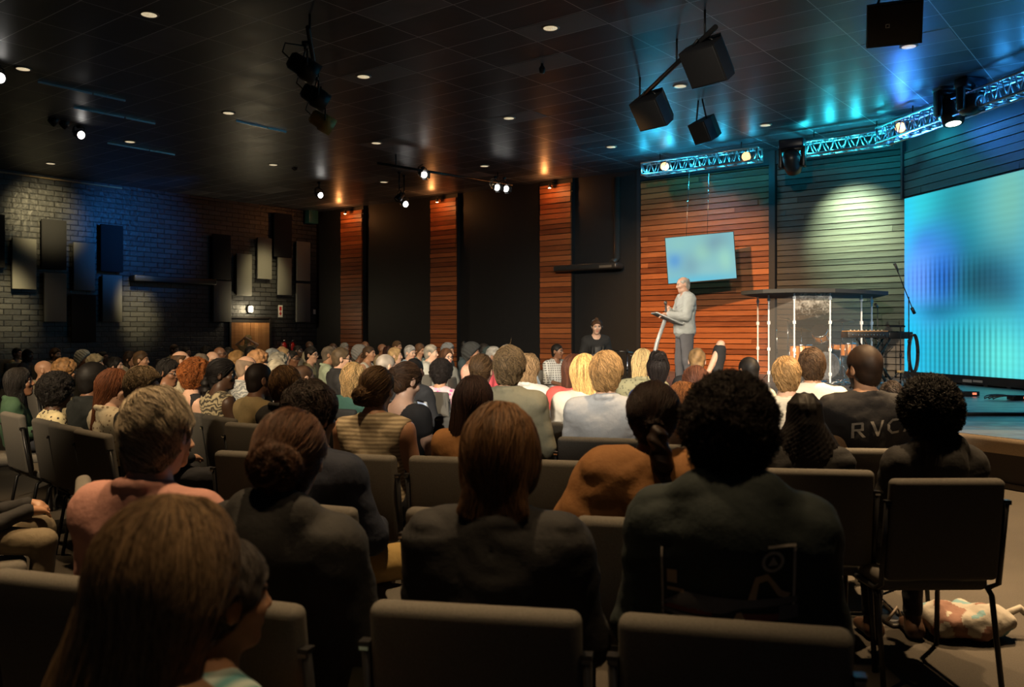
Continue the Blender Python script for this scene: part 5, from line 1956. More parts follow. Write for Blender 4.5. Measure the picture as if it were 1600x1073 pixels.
def build_person(label, loc, yaw, J, o, D, group=None):
    """one continuous body mesh; hair, clothing, shoes and glasses are its children"""
    seed = abs(hash(label)) % 9999 if False else sum(ord(c) * (i + 1) for i, c in enumerate(label)) % 9973
    T = thing('person', label, 'person', loc, yaw, group)
    k, hs = J['k'], J['hs']
    hd = J['head']
    near, mid = D < 6.0, D < 11
    hb = 0.014 if D < 7.5 else (0.017 if mid else 0.022)
    hf = 0.0055 if D < 3.0 else (0.0065 if D < 7.5 else (0.008 if mid else 0.0095))
    hf = o.get('res', hf)
    xs_ = [J[q][0] for q in J if isinstance(J[q], np.ndarray) and q[:2] not in ('wd', 'wn')]
    ys_ = [J[q][1] for q in J if isinstance(J[q], np.ndarray) and q[:2] not in ('wd', 'wn')]
    zs_ = [J[q][2] for q in J if isinstance(J[q], np.ndarray) and q[:2] not in ('wd', 'wn')]
    fx, fy, fz = [(hd[0] - 0.10, hd[0] + 0.10, hf)], [(hd[1] - 0.13, hd[1] + 0.13, hf)], [(hd[2] - 0.15, hd[2] + 0.14, hf)]
    if o.get('hands'):
        for n in ('l', 'r'):
            w, d = J['w' + n], J['wd' + n] / np.linalg.norm(J['wd' + n])
            c_ = w + d * 0.08
            fx.append((c_[0] - 0.10, c_[0] + 0.10, 0.007))
            fy.append((c_[1] - 0.10, c_[1] + 0.10, 0.007))
            fz.append((c_[2] - 0.08, c_[2] + 0.08, 0.007))
    G = Grid(axis(min(xs_) - 0.22, max(xs_) + 0.22, hb, fx), axis(min(ys_) - 0.26, max(ys_) + 0.26, hb, fy), axis(-0.03, max(max(zs_), hd[2]) + 0.16, hb * 1.15, fz))
    # torso
    To = G.new()
    g = o.get('girth', 1.0) * k
    G.ell(To, J['pelvis'], (0.165 * g, 0.125 * g, 0.125), 0.05)
    G.ell(To, J['belly'], (0.145 * g, 0.112 * g, max(0.13, 0.5 * (J['chest'][2] - J['pelvis'][2]))), 0.06)
    G.ell(To, J['chest'], (0.160 * g, 0.112 * g, 0.17 * k), 0.06)
    G.cone(To, J['sl'] * 0.9 + J['sr'] * 0.1 - V3(0, 0, 0.03), J['sr'] * 0.9 + J['sl'] * 0.1 - V3(0, 0, 0.03), 0.070 * k, 0.070 * k, 0.05)
    nb = J['neck']
    for n in ('l', 'r'):
        G.cone(To, nb + V3(0, -0.012, 0.0), J['s' + n] + V3(0, 0, 0.012), 0.050 * k, 0.052 * k, 0.05)
        if o.get('female'):
            s_ = -1 if n == 'l' else 1
            G.ell(To, J['chest'] + V3(s_ * 0.07 * k, 0.085 * g, -0.02), (0.06 * k, 0.055 * k, 0.06 * k), 0.04)
    # neck and head
    Hd = G.new()
    G.cone(Hd, nb + V3(0, -0.005, -0.03), hd + V3(0, -0.022, -0.07) * hs, 0.060 * hs * o.get('nk', 1), 0.053 * hs * o.get('nk', 1), 0.03)
    hy, hp, hr = math.radians(o.get('hyaw', 0)), math.radians(o.get('pitch', 0)), math.radians(o.get('roll', 0))
    Rm = np.array(Matrix.Rotation(-hy, 3, 'Z') @ Matrix.Rotation(hp, 3, 'X') @ Matrix.Rotation(hr, 3, 'Y'))
    sl, (bx, by, bz) = G.block(hd - 0.18, hd + 0.18)
    ux, uy, uz = (bx - hd[0]) / hs, (by - hd[1]) / hs, (bz - hd[2]) / hs
    lx, ly, lz = (Rm[0, 0] * ux + Rm[1, 0] * uy + Rm[2, 0] * uz, Rm[0, 1] * ux + Rm[1, 1] * uy + Rm[2, 1] * uz, Rm[0, 2] * ux + Rm[1, 2] * uy + Rm[2, 2] * uz)
    Hd[sl] = smin(Hd[sl], head_field(lx, ly, lz, o) * hs, 0.025)
    # arms and legs
    Up, Fo, Le = G.new(), G.new(), G.new()
    for n in ('l', 'r'):
        G.cone(Up, J['s' + n], J['e' + n], 0.056 * g, 0.043 * k, 0.03)
        G.cone(Fo, J['e' + n], J['w' + n], 0.041 * k, 0.027 * k, 0.02)
        hand(G, Fo, J['w' + n], J['wd' + n], J['wn' + n], (1 if n == 'r' else -1) * o.get('thumb', -1), o.get('curl', 0.45), 0.98 * min(k, 1.05))
        G.cone(Le, J['h' + n], J['k' + n], 0.088 * g, 0.062 * k, 0.04)
        G.cone(Le, J['k' + n], J['a' + n], 0.058 * k, 0.040 * k, 0.03)
    Ft = G.new()
    for n in ('l', 'r'):
        a, t_ = J['a' + n], J['t' + n]
        G.cone(Ft, V3(a[0], a[1] - 0.03, 0.04), t_, 0.038, 0.030, 0.03)
        G.cone(Ft, a, V3(a[0], a[1] - 0.02, 0.045), 0.037, 0.036, 0.03)
    arms = smin(Up, Fo, 0.02)
    body = smin(smin(smin(To, Hd, 0.045), arms, 0.04), smin(Le, Ft, 0.02), 0.04)
    V, Q = surface(body, G.xs, G.ys, G.zs)
    fc = V[Q].mean(1)
    loc_ = (fc - hd) @ Rm / hs
    mi = np.zeros(len(Q), int)
    ax_, ay_, az_ = np.abs(loc_[:, 0]), loc_[:, 1], loc_[:, 2]
    front = (ay_ > 0.055)
    mi[front & (((ax_ - 0.031) / 0.0135) ** 2 + ((az_ - 0.005) / 0.0075) ** 2 < 1)] = 1
    mi[front & (((ax_ - 0.031) / 0.0062) ** 2 + ((az_ - 0.005) / 0.0075) ** 2 < 1)] = 2
    mi[front & (np.abs(az_ - 0.0255 + 0.25 * (ax_ - 0.03) ** 2 * 20) < 0.0045) & (ax_ > 0.014) & (ax_ < 0.048)] = 3
    mi[(ay_ > 0.07) & (ax_ < 0.022 - np.abs(az_ + 0.058) * 0.6) & (np.abs(az_ + 0.058) < 0.013)] = 4
    if o.get('beard'):
        mi[(az_ < -0.045 - 0.25 * np.maximum(0.04 - ax_, 0)) & (ay_ > 0.0) & (mi != 4) & (az_ > -0.12)] = 3
    sk = o['skin']
    hcol = o.get('hc', (0.02, 0.015, 0.012))
    body_o = mesh_np('body', V, Q, [skin_mat(sk), M_EYE, M_IRIS, hair_mat([v * 0.8 for v in hcol]) if False else plain('brow_%.2f_%.2f' % (hcol[0], hcol[1]), [v * 0.8 for v in hcol], 0.7),
                                    plain('lip_%.2f' % sk[0], (min(1, sk[0] * 0.85 + 0.03), sk[1] * 0.52, sk[2] * 0.55), 0.4)], T, mi)
    # clothing
    top = o.get('top', 'shirt')
    X, Y, Z = G.xs[:, None, None], G.ys[None, :, None], G.zs[None, None, :]
    fold = (wob(X * 1.0, Y, Z * 0.7, 26, seed, 2) * 0.0045 + (0.5 - np.abs(wob(X, Y, Z * 1.8, 36, seed + 9, 1))) * 0.0045).astype(np.float32)
    thick = {'tee': 0.013, 'shirt': 0.014, 'hoodie': 0.024, 'jacket': 0.024, 'tank': 0.012, 'dress': 0.013, 'shawl': 0.03}[top]
    tv = To.copy()
    if top == 'shawl':
        for n in ('l', 'r'):
            G.cone(tv, J['s' + n], J['e' + n] + V3(0.03 * (1 if n == 'r' else -1), -0.02, 0.0), 0.08, 0.11, 0.05)
    elif top in ('shirt', 'hoodie', 'jacket'):
        tv = smin(tv, Up, 0.045)
        fo2 = G.new()
        for n in ('l', 'r'):
            e, w = J['e' + n], J['w' + n]
            f2 = 1.0 if o.get('long', True) else 0.25
            G.cone(fo2, e, e + (w - e) * (0.93 if f2 == 1.0 else f2), 0.043 * k, 0.031 * k, 0.02)
        tv = smin(tv, fo2, 0.02)
    elif top == 'tee' or (top == 'dress' and o.get('sleeve', True)):
        u2 = G.new()
        for n in ('l', 'r'):
            s_, e = J['s' + n], J['e' + n]
            G.cone(u2, s_, s_ + (e - s_) * o.get('sl', 0.72), 0.058 * g, 0.053 * k, 0.02)
        tv = smin(tv, u2, 0.04)
    sh = tv - thick + fold * (1.4 if top in ('hoodie', 'jacket', 'shawl') else 1.0)
    if top == 'hoodie':
        G.cone(sh, nb + V3(-0.06 * k, -0.055, 0.04), nb + V3(0.06 * k, -0.055, 0.04), 0.042, 0.042, 0.06)
        G.cone(sh, nb + V3(-0.08 * k, -0.05, 0.03), nb + V3(-0.06 * k, 0.07, -0.02), 0.034, 0.022, 0.06)
        G.cone(sh, nb + V3(0.08 * k, -0.05, 0.03), nb + V3(0.06 * k, 0.07, -0.02), 0.034, 0.022, 0.06)
        G.ell(sh, nb + V3(0, -0.105, -0.055), (0.115 * k, 0.055, 0.095), 0.04)
    if top in ('shirt', 'jacket') and o.get('collar', True):
        for q in range(10):
            a0, a1 = q * 0.628, (q + 1) * 0.628
            rr = 0.068 * hs
            f3 = lambda a: nb + V3(rr * math.sin(a), -0.012 + rr * math.cos(a), 0.028 - 0.012 * math.cos(a))
            G.cone(sh, f3(a0), f3(a1), 0.015, 0.015, 0.012)
    neck_r = {'tee': 0.076, 'shirt': 0.064, 'hoodie': 0.074, 'jacket': 0.066, 'tank': 0.10, 'dress': 0.09, 'shawl': 0.08}[top] * o.get('nr', 1.0)
    nk = d_cone(X, Y, Z, nb + V3(0, 0.0, -0.01), hd + V3(0, -0.02, 0.0), neck_r * hs, neck_r * hs)
    nk = np.minimum(nk, d_ell(X, Y, Z, nb + V3(0, 0.06, 0.02), (neck_r * 0.9, 0.07, 0.05 + o.get('vneck', 0.0))))
    if o.get('backless'):
        nk = np.minimum(nk, d_ell(X, Y, Z, nb + V3(0, -0.10, -0.06), (0.13, 0.10, 0.12)))
    sh = smax(sh, -nk.astype(np.float32), 0.008)
    hem = o.get('hem', 0.50 if 'kl' in J and J['kl'][2] > 0.4 and J['pelvis'][2] < 0.7 else J['pelvis'][2] - 0.14)
    sh = smax(sh, (hem - Z).astype(np.float32), 0.01)
    if top in ('tank',):
        for n in ('l', 'r'):
            s_ = -1 if n == 'l' else 1
            sh = smax(sh, -d_ell(X, Y, Z, J['s' + n] + V3(s_ * 0.045, 0, -0.05), (0.062 * k, 0.11, 0.115 * k)).astype(np.float32), 0.01)
    Vs, Qs = surface(sh, G.xs, G.ys, G.zs)
    nm = {'tee': 't_shirt', 'shirt': 'shirt', 'hoodie': 'hoodie', 'jacket': 'jacket', 'tank': 'sleeveless_top', 'dress': 'dress', 'shawl': 'shawl'}[top]
    cm = o['tc'] if not isinstance(o['tc'], tuple) else cloth(*o['tc']) if isinstance(o['tc'][0], tuple) else cloth(o['tc'])
    shirt_o = mesh_np(nm, Vs, Qs, cm, T)
    # trousers (or skirt)
    lg = smin(Le, np.minimum(To, 0.5), 0.03) - 0.012 + fold * 0.8
    if o.get('skirt'):
        G.cone(lg, (J['hl'] + J['hr']) / 2, (J['kl'] + J['kr']) / 2, 0.16, 0.17, 0.06)
        lg = smax(lg, (J['kl'][2] - 0.30 - Z).astype(np.float32), 0.02)
    waist = J['pelvis'][2] + 0.055
    lg = smax(lg, (Z - waist).astype(np.float32), 0.01)
    lg = smax(lg, (o.get('cuff', 0.10) - Z).astype(np.float32), 0.01)
    Vl, Ql = surface(lg, G.xs, G.ys, G.zs)
    lc = o.get('lc', (0.02, 0.022, 0.03))
    mesh_np('skirt' if o.get('skirt') else 'trousers', Vl, Ql, cloth(*lc) if isinstance(lc[0], tuple) else cloth(lc), T)
    if not o.get('barefoot'):
        sf = np.maximum(Ft - 0.008, (Z - 0.115).astype(np.float32))
        sf = np.maximum(sf, (0.002 - Z).astype(np.float32))
        Vf, Qf = surface(sf, G.xs, G.ys, G.zs)
        mesh_np('shoes', Vf, Qf, o.get('shoe', M_SHOE), T)
    # hair
    ho = o.get('hair')
    if ho:
        st = ho[0]
        oo = dict(ho[2]) if len(ho) > 2 else {}
        step = 0.0048 if D < 3.0 else (0.0062 if D < 7.5 else (0.0085 if mid else 0.011))
        L = oo.get('len', 0.34)
        dn = {'long': L + 0.03, 'wavy': L + 0.03, 'pony': L + 0.16, 'braids': L + 0.06, 'bob': 0.20}.get(st, 0.14)
        wd = 0.13 + (0.05 if st in ('afro', 'long', 'wavy', 'braids', 'curly') else 0) + abs(oo.get('sway', 0)) + abs(oo.get('side', 0)) + 0.05 * oo.get('vol', 1) * (st == 'afro')
        top_ = 0.16 + (0.08 if st in ('afro', 'updo', 'wrap', 'curly') else 0)
        gx, gy, gz = np.arange(-wd, wd, step), np.arange(-0.27, 0.17, step), np.arange(-dn, top_, step)
        hx, hy_, hz = gx[:, None, None], gy[None, :, None], gz[None, None, :]
        HF = np.asarray(hair_field(st, hx, hy_, hz, oo, seed)) + np.zeros((len(gx), len(gy), len(gz)))
        Vh, Qh = surface(HF, gx, gy, gz)
        tone = 0.35 + 0.3 * wob(Vh[:, 0], Vh[:, 1], Vh[:, 2] * (0.25 if st in ('long', 'bob') else 1), 80, seed + 1)
        ns = oo.get('strands', 0 if D > 7.6 else (3600 if D < 3.0 else 1300))
        if st in ('wrap', 'buzz', 'fade'):
            ns = 0
        if ns:
            def hfun(a, b_, c_):
                ia = np.clip((a - gx[0]) / step, 0, len(gx) - 1.001)
                ib = np.clip((b_ - gy[0]) / step, 0, len(gy) - 1.001)
                ic = np.clip((c_ - gz[0]) / step, 0, len(gz) - 1.001)
                i0, j0, k0 = ia.astype(int), ib.astype(int), ic.astype(int)
                u, v_, w_ = ia - i0, ib - j0, ic - k0
                r_ = 0
                for p in (0, 1):
                    for q in (0, 1):
                        for s2 in (0, 1):
                            r_ = r_ + HF[i0 + p, j0 + q, k0 + s2] * (u if p else 1 - u) * (v_ if q else 1 - v_) * (w_ if s2 else 1 - w_)
                return r_
            ln = {'long': L + 0.16, 'wavy': L + 0.16, 'bob': 0.26, 'short': 0.06, 'messy': 0.07, 'curly': 0.11, 'afro': 0.08, 'fringe': 0.05}.get(st, 0.16)
            stp = 14 if st in ('long', 'wavy') else 9
            sv, sq, stn = strands(hfun, st, ns, seed, oo, stp, oo.get('ln', ln) / stp, 0.0008 if D < 1.7 else (0.0012 if D < 3 else 0.0022))
            Qh = np.concatenate([Qh, sq + len(Vh)])
            Vh = np.concatenate([Vh, sv])
            tone = np.concatenate([tone, stn])
        Vw = hd + (Vh * hs) @ Rm.T
        mt = cloth(*ho[1]) if isinstance(ho[1][0], tuple) else hair_mat(ho[1])
        mesh_np('headscarf' if st == 'wrap' else 'hair', Vw, Qh, mt, T, tone=np.clip(tone, 0, 1))
    R3 = Matrix([list(Rm[0]), list(Rm[1]), list(Rm[2])])
    MH = Matrix.Translation(Vector(hd)) @ R3.to_4x4() @ Matrix.Scale(hs, 4)
    if o.get('glasses'):
        mb = MB()
        for s_ in (-1, 1):
            mb.tube([MH @ Vector((s_ * 0.033 + 0.021 * math.cos(a), 0.101, 0.003 + 0.017 * math.sin(a))) for a in [i * math.pi / 8 for i in range(17)]], 0.0026, 6, caps=False)
            mb.tube([MH @ Vector(p) for p in ((s_ * 0.054, 0.099, 0.008), (s_ * 0.074, 0.06, 0.010), (s_ * 0.083, -0.01, 0.008), (s_ * 0.080, -0.03, -0.006))], 0.0026, 6)
        mb.tube([MH @ Vector((-0.012, 0.103, 0.004)), MH @ Vector((0.012, 0.103, 0.004))], 0.0026, 6)
        mb.build('glasses', M_GLS, T)
    if o.get('earring'):
        mb = MB()
        for s_ in (-1, 1):
            mb.tube([MH @ Vector((s_ * 0.084, -0.012 + o['earring'] * math.sin(a), -0.036 - o['earring'] + o['earring'] * math.cos(a))) for a in [i * math.pi / 8 for i in range(17)]], 0.0022, 6, caps=False)
        mb.build('earrings', M_CHROME, T)
    return T, dict(G=G, shirt=sh, J=J, MH=MH, shirt_o=shirt_o)


def print_on_back(info, polys, name, mat, cx, cz, sc=1.0):
    """flat artwork laid on the back of a garment: polygons in metres (u right as seen from behind, v up)"""
    G, S = info['G'], info['shirt']
    V, Fc = [], []

    def back_y(x, z):
        i, k2 = int(np.clip(np.searchsorted(G.xs, x), 1, len(G.xs) - 1)), int(np.clip(np.searchsorted(G.zs, z), 1, len(G.zs) - 1))
        best = 0
        ws = 0
        for ii in (i - 1, i):
            for kk in (k2 - 1, k2):
                col = S[ii, :, kk]
                j = np.argmax(col < 0)
                if col[j] >= 0 or j == 0:
                    continue
                t = col[j - 1] / (col[j - 1] - col[j])
                y = G.ys[j - 1] * (1 - t) + G.ys[j] * t
                wgt = (1 - abs(x - G.xs[ii]) / max(G.xs[i] - G.xs[i - 1], 1e-6)) * (1 - abs(z - G.zs[kk]) / max(G.zs[k2] - G.zs[k2 - 1], 1e-6)) + 1e-6
                best += y * wgt
                ws += wgt
        return best / ws if ws else -0.12
    for poly in polys:
        # subdivide each polygon's bounding strip by clipping to a fine fan
        bm = bmesh.new()
        vs = [bm.verts.new((p[0] * sc, p[1] * sc, 0)) for p in poly]
        bm.faces.new(vs)
        bmesh.ops.triangulate(bm, faces=bm.faces[:])
        for _ in range(4):
            es = [e for e in bm.edges if e.calc_length() > 0.018]
            if not es:
                break
            bmesh.ops.subdivide_edges(bm, edges=es, cuts=1)
            bmesh.ops.triangulate(bm, faces=bm.faces[:])
        bm.verts.index_update()
        o_ = len(V)
        for v in bm.verts:
            x, z = cx + v.co.x, cz + v.co.y
            V.append((x, back_y(x, z) - 0.005, z))
        for f in bm.faces:
            Fc.append([o_ + q.index for q in f.verts])
        bm.free()
    mb = MB()
    mb.add(V, Fc, 0, 0.5, True)
    return mb.build(name, mat, info['shirt_o'])


# ---------------------------------------------------------------- chairs
M_SEATF = plain('charcoal_upholstery', (0.112, 0.104, 0.090), 0.95, noise=0.35, scale=220, bump=0.15)


def make_chair(simple=False):
    t = thing('stacking_chair', 'x', 'chair', (0, 0, 0))
    mb = MB().rbox((-0.225, -0.205, 0.375), (0.225, 0.245, 0.452), 0.03, 3)
    mb.build('seat', M_SEATF, t)
    M = Matrix.Translation((0, -0.225, 0.44)) @ Matrix.Rotation(math.radians(8), 4, 'X')
    mb = MB().rbox((-0.226, -0.045, 0.0), (0.226, 0.012, 0.415), 0.024, 4, M=M)
    mb.build('backrest', M_SEATF, t)
    mb = MB()
    for s_ in (-1, 1):
        mb.tube([(s_ * 0.232, 0.20, 0.385), (s_ * 0.232, -0.18, 0.385), (s_ * 0.236, -0.245, 0.42), (s_ * 0.236, -0.300, 0.76)], 0.0115, 8)
    mb.tube([(-0.232, 0.18, 0.372), (0.232, 0.18, 0.372)], 0.010, 8)
    if not simple:
        for s_ in (-1, 1):
            mb.box((s_ * 0.236 - 0.012, -0.315, 0.755), (s_ * 0.236 + 0.012, -0.285, 0.765))
    mb.build('frame', M_STEEL, t)
    for s_ in (-1, 1):
        if simple:
            continue
        MB().tube([(s_ * 0.232, 0.195, 0.385), (s_ * 0.232, 0.225, 0.36), (s_ * 0.236, 0.245, 0.0)], 0.0115, 8).build('leg', M_STEEL, t)
        MB().tube([(s_ * 0.232, -0.17, 0.385), (s_ * 0.232, -0.205, 0.36), (s_ * 0.236, -0.27, 0.0)], 0.0115, 8).build('leg', M_STEEL, t)
        MB().box((s_ * 0.236 - 0.010, -0.318, 0.748), (s_ * 0.236 + 0.010, -0.312, 0.756)).build('link_hook', M_CHROME, t)
    if simple:
        for s_ in (-1, 1):
            MB().tube([(s_ * 0.232, 0.21, 0.385), (s_ * 0.236, 0.245, 0.0)], 0.0115, 6).build('leg', M_STEEL, t)
            MB().tube([(s_ * 0.232, -0.18, 0.385), (s_ * 0.236, -0.27, 0.0)], 0.0115, 6).build('leg', M_STEEL, t)
    return t


CH_FULL, CH_FAR = None, None
PLACED = []


def place_chair(x, y, yaw, label, far=False):
    global CH_FULL, CH_FAR
    if far:
        if CH_FAR is None:
            t = CH_FAR = make_chair(True)
        else:
            t = copy_tree(CH_FAR)
    else:
        if CH_FULL is None:
            t = CH_FULL = make_chair(False)
        else:
            t = copy_tree(CH_FULL)
    PLACED.append((x, y))
    t.location = (x, y, 0)
    t.rotation_euler = (0, 0, yaw)
    t['label'] = label
    t['group'] = 'charcoal stacking chairs of the audience'
    t['category'] = 'chair'
    return t
# ---------------------------------------------------------------- who sits where
PALE, TAN, BROWN, DARK = (0.62, 0.38, 0.27), (0.46, 0.25, 0.15), (0.21, 0.10, 0.055), (0.075, 0.038, 0.022)
BLK, DBR, BR, LBR, BLD = (0.012, 0.010, 0.009), (0.032, 0.018, 0.011), (0.085, 0.045, 0.020), (0.20, 0.12, 0.055), (0.50, 0.32, 0.13)
GREY, WHT, RED, AUB = (0.27, 0.26, 0.24), (0.55, 0.53, 0.47), (0.22, 0.075, 0.022), (0.085, 0.028, 0.013)
BLACK_C, NAVY, CREAM, KHAKI, OLIVE, CHAR = (0.012, 0.012, 0.014), (0.02, 0.03, 0.06), (0.62, 0.55, 0.42), (0.36, 0.28, 0.15), (0.20, 0.19, 0.13), (0.04, 0.04, 0.045)
WHITE_C, LBLUE = (0.72, 0.70, 0.66), (0.42, 0.50, 0.60)
FOCUS = Vector((2.7, 13.3, 0))
HAIR_T = {'short': 0.020, 'buzz': 0.009, 'messy': 0.032, 'fade': 0.014, 'fringe': 0.0, 'curly': 0.048, 'afro': 0.105, 'long': 0.022, 'wavy': 0.022,
          'bob': 0.026, 'bun': 0.012, 'pony': 0.010, 'braids': 0.016, 'updo': 0.060, 'lowbun': 0.012, 'wrap': 0.060}


QUEUE = []
FIXED = (225, 179, 147, 91, 32, 349, 307, 406, 447, 264)     # sit on the turned rows whose chairs show


def P(label, short, x, y, D, skin, hair, top, tc, yaw=None, chair=True, cdx=0.0, cdy=0.0, **o):
    if yaw is None:
        yaw = math.degrees(math.atan2(FOCUS.x - (x - 800) / F_PX * D, FOCUS.y - D))
    o.setdefault('hs', 0.94)
    o.update(skin=skin, hair=hair, top=top, tc=tc)
    rec = dict(label=label, short=short, x=x, y=y, D=D, D0=D, rz=-math.radians(yaw), chair=chair, cdx=cdx, cdy=cdy, o=o)
    QUEUE.append(rec)
    return rec


def settle():
    """nudge neighbours of the dense rows apart in depth so nobody sits in somebody else"""
    def discs(r):
        hx, hy = (r['x'] - 800) / F_PX * r['D'], r['D']
        fx, fy = -math.sin(r['rz']), math.cos(r['rz'])
        b_ = r['o'].get('build', 1.0)
        return ((hx, hy, 0.22 * b_), (hx + fx * 0.27, hy + fy * 0.27, 0.19 * b_), (hx + fx * 0.48, hy + fy * 0.48, 0.15 * b_))
    for _ in range(260):
        ds = [discs(r) for r in QUEUE]
        mv = [0.0] * len(QUEUE)
        for i in range(len(QUEUE)):
            for j in range(i + 1, len(QUEUE)):
                if abs(QUEUE[i]['D'] - QUEUE[j]['D']) > 1.3 or abs(ds[i][0][0] - ds[j][0][0]) > 1.3:
                    continue
                g = min(math.hypot(p[0] - q[0], p[1] - q[1]) - p[2] - q[2] for p in ds[i] for q in ds[j])
                if g < 0.02:
                    s_ = 1 if QUEUE[i]['D'] >= QUEUE[j]['D'] else -1
                    mv[i] += s_ * 0.03
                    mv[j] -= s_ * 0.03
        for r, m in zip(QUEUE, mv):
            if r['D0'] > 4.6 and m and r['x'] not in FIXED:
                r['D'] = min(max(r['D'] + max(-0.04, min(0.04, m)), r['D0'] * 0.80), r['D0'] * 1.28)


def build_queue():
    for r in QUEUE:
        o, D, hair, rz = r['o'], r['D'], r['o']['hair'], r['rz']
        ht = HC - (r['y'] - HOR) * D / F_PX
        hs = o['hs']
        if hair:
            v = hair[2].get('vol', 1.0) if len(hair) > 2 else 1.0
            ht -= HAIR_T[hair[0]] * hs * (v if hair[0] in ('afro', 'curly') else 1)
            o['hc'] = hair[1] if not isinstance(hair[1][0], tuple) else BLK
        ht = max(0.92, min(1.36, ht))
        hx, hy = (r['x'] - 800) / F_PX * D, D
        J = seated(ht, o)
        if o.get('jfix'):
            o['jfix'](J)
        c, s = math.cos(rz), math.sin(rz)
        hl = J['head']
        lx, ly = hx - (c * hl[0] - s * hl[1]), hy - (s * hl[0] + c * hl[1])
        r['T'], r['info'] = build_person(r['label'], (lx, ly, 0), rz, J, o, D)
        if r['chair']:
            far = D > 8.4
            ws = r['short'].split()
            cap = 12 if far else 10
            if len(ws) > cap:
                ws = ws[:cap]
                while ws[-1] in ('the', 'a', 'of', 'in', 'to', 'with', 'and', 'by', 'from', 'above', 'below', 'behind', 'right', 'left', 'turned', 'beside', 'far'):
                    ws.pop()
            place_chair(lx + c * r['cdx'] - s * r['cdy'], ly + s * r['cdx'] + c * r['cdy'], rz, ('charcoal chair under the ' if far else 'charcoal padded stacking chair under the ') + ' '.join(ws), far=far)


def E(label, x, y, yaw):                       # an empty chair by its place on the floor
    if all(math.hypot(x - a, y - b_) > 0.46 for a, b_ in PLACED):
        return place_chair(x, y, -math.radians(yaw), label)


# ---- first rows, seen from behind
P('person with long straight light brown hair nearest the camera, lower left corner', 'long haired person nearest the camera', 268, 770, 1.22, PALE,
  ('long', (0.26, 0.17, 0.09), {'len': 0.46, 'vol': 1.0, 'wide': 1.7, 'sway': -0.16, 'strands': 9000, 'lift': 0.006}), 'shirt', ((0.42, 0.24, 0.12), None), yaw=16, arms='side')
P('child with short grey brown hair and teal shirt beside the long haired person', 'child in a teal shirt at lower left', 352, 846, 1.50, TAN,
  ('short', (0.10, 0.09, 0.085), {'strands': 4000}), 'tee', ((0.10, 0.30, 0.32), 'vstripe', (0.45, 0.55, 0.52), 0.3), yaw=34, hs=0.74, build=0.8, hyaw=18)
P('grey haired man in a dusty pink collared shirt, near left', 'grey haired man in the pink shirt', 247, 606, 2.33, PALE,
  ('short', (0.30, 0.25, 0.18), {'vol': 1.0, 'strands': 6000, 'part': 0.9}), 'shirt', ((0.46, 0.23, 0.19), None), girth=1.04, sw=1.08, hyaw=-8, lc=CHAR)
P('person with brown hair in a rolled bun and black hoodie, near left', 'bun haired person in the black hoodie', 455, 640, 2.18, PALE,
  ('lowbun', (0.075, 0.034, 0.016), {'bun': 0.062, 'strands': 6000, 'vol': 1.5, 'at': (-0.01, -0.112, -0.005)}), 'hoodie', ((0.016, 0.016, 0.016), None), yaw=19, hyaw=-16, lc=(0.36, 0.31, 0.15), knee=0.20, sw=1.05)
P('child with a brown bob haircut and plain black top, near centre', 'bob haired child in the black top', 783, 628, 2.12, PALE,
  ('bob', (0.10, 0.050, 0.020), {'strands': 7000, 'lift': 0.006}), 'jacket', ((0.011, 0.011, 0.012), None), collar=False, yaw=10, lc=(0.08, 0.22, 0.42), sw=1.05)
CURLY = P('young man with thick dark curls and a printed dark hoodie, near right', 'curly haired young man in the printed hoodie', 1140, 596, 2.02, TAN,
  ('curly', (0.016, 0.011, 0.009), {'vol': 0.5, 'strands': 6000, 'lift': 0.012}), 'hoodie', ((0.018, 0.028, 0.028), None), yaw=13, sw=1.02, girth=1.0, lc=CHAR, nk=1.05, hs=0.92)
# row two
P('dark haired man in a navy suit jacket leaning left, second row', 'man in the navy suit jacket', 487, 595, 3.25, TAN,
  ('messy', (0.020, 0.013, 0.010), {'strands': 2600, 'vol': 1.0}), 'jacket', ((0.016, 0.022, 0.042), None), yaw=20, tilt=-0.04, sw=1.12, cdx=0.10, lc=(0.42, 0.29, 0.10), knee=0.26, hyaw=14)
SHAWLP = P('person with a low dark ponytail and fringed brown shawl, second row', 'person in the fringed brown shawl', 1021, 598, 2.97, TAN,
  ('pony', (0.022, 0.012, 0.009), {'len': 0.20, 'side': 0.035, 'strands': 3600, 'vol': 1.7}), 'shawl', ((0.27, 0.12, 0.035), None), yaw=12, sw=1.06)

P('person in a faded pink top and grey trousers half hidden behind the pink shirt man', 'half hidden person in the pink top and grey trousers', 262, 640, 3.45, PALE,
  ('short', BR), 'shirt', ((0.48, 0.26, 0.22), None), yaw=64, lc=(0.10, 0.10, 0.085), hands=True, hs=0.9, build=0.9)
P('person in dark clothes cut by the left edge, hand resting on a khaki lap', 'person cut by the left edge of the view', -58, 640, 3.75, TAN,
  ('short', DBR), 'shirt', ((0.02, 0.02, 0.022), None), yaw=60, lc=(0.20, 0.16, 0.10), hands=True)
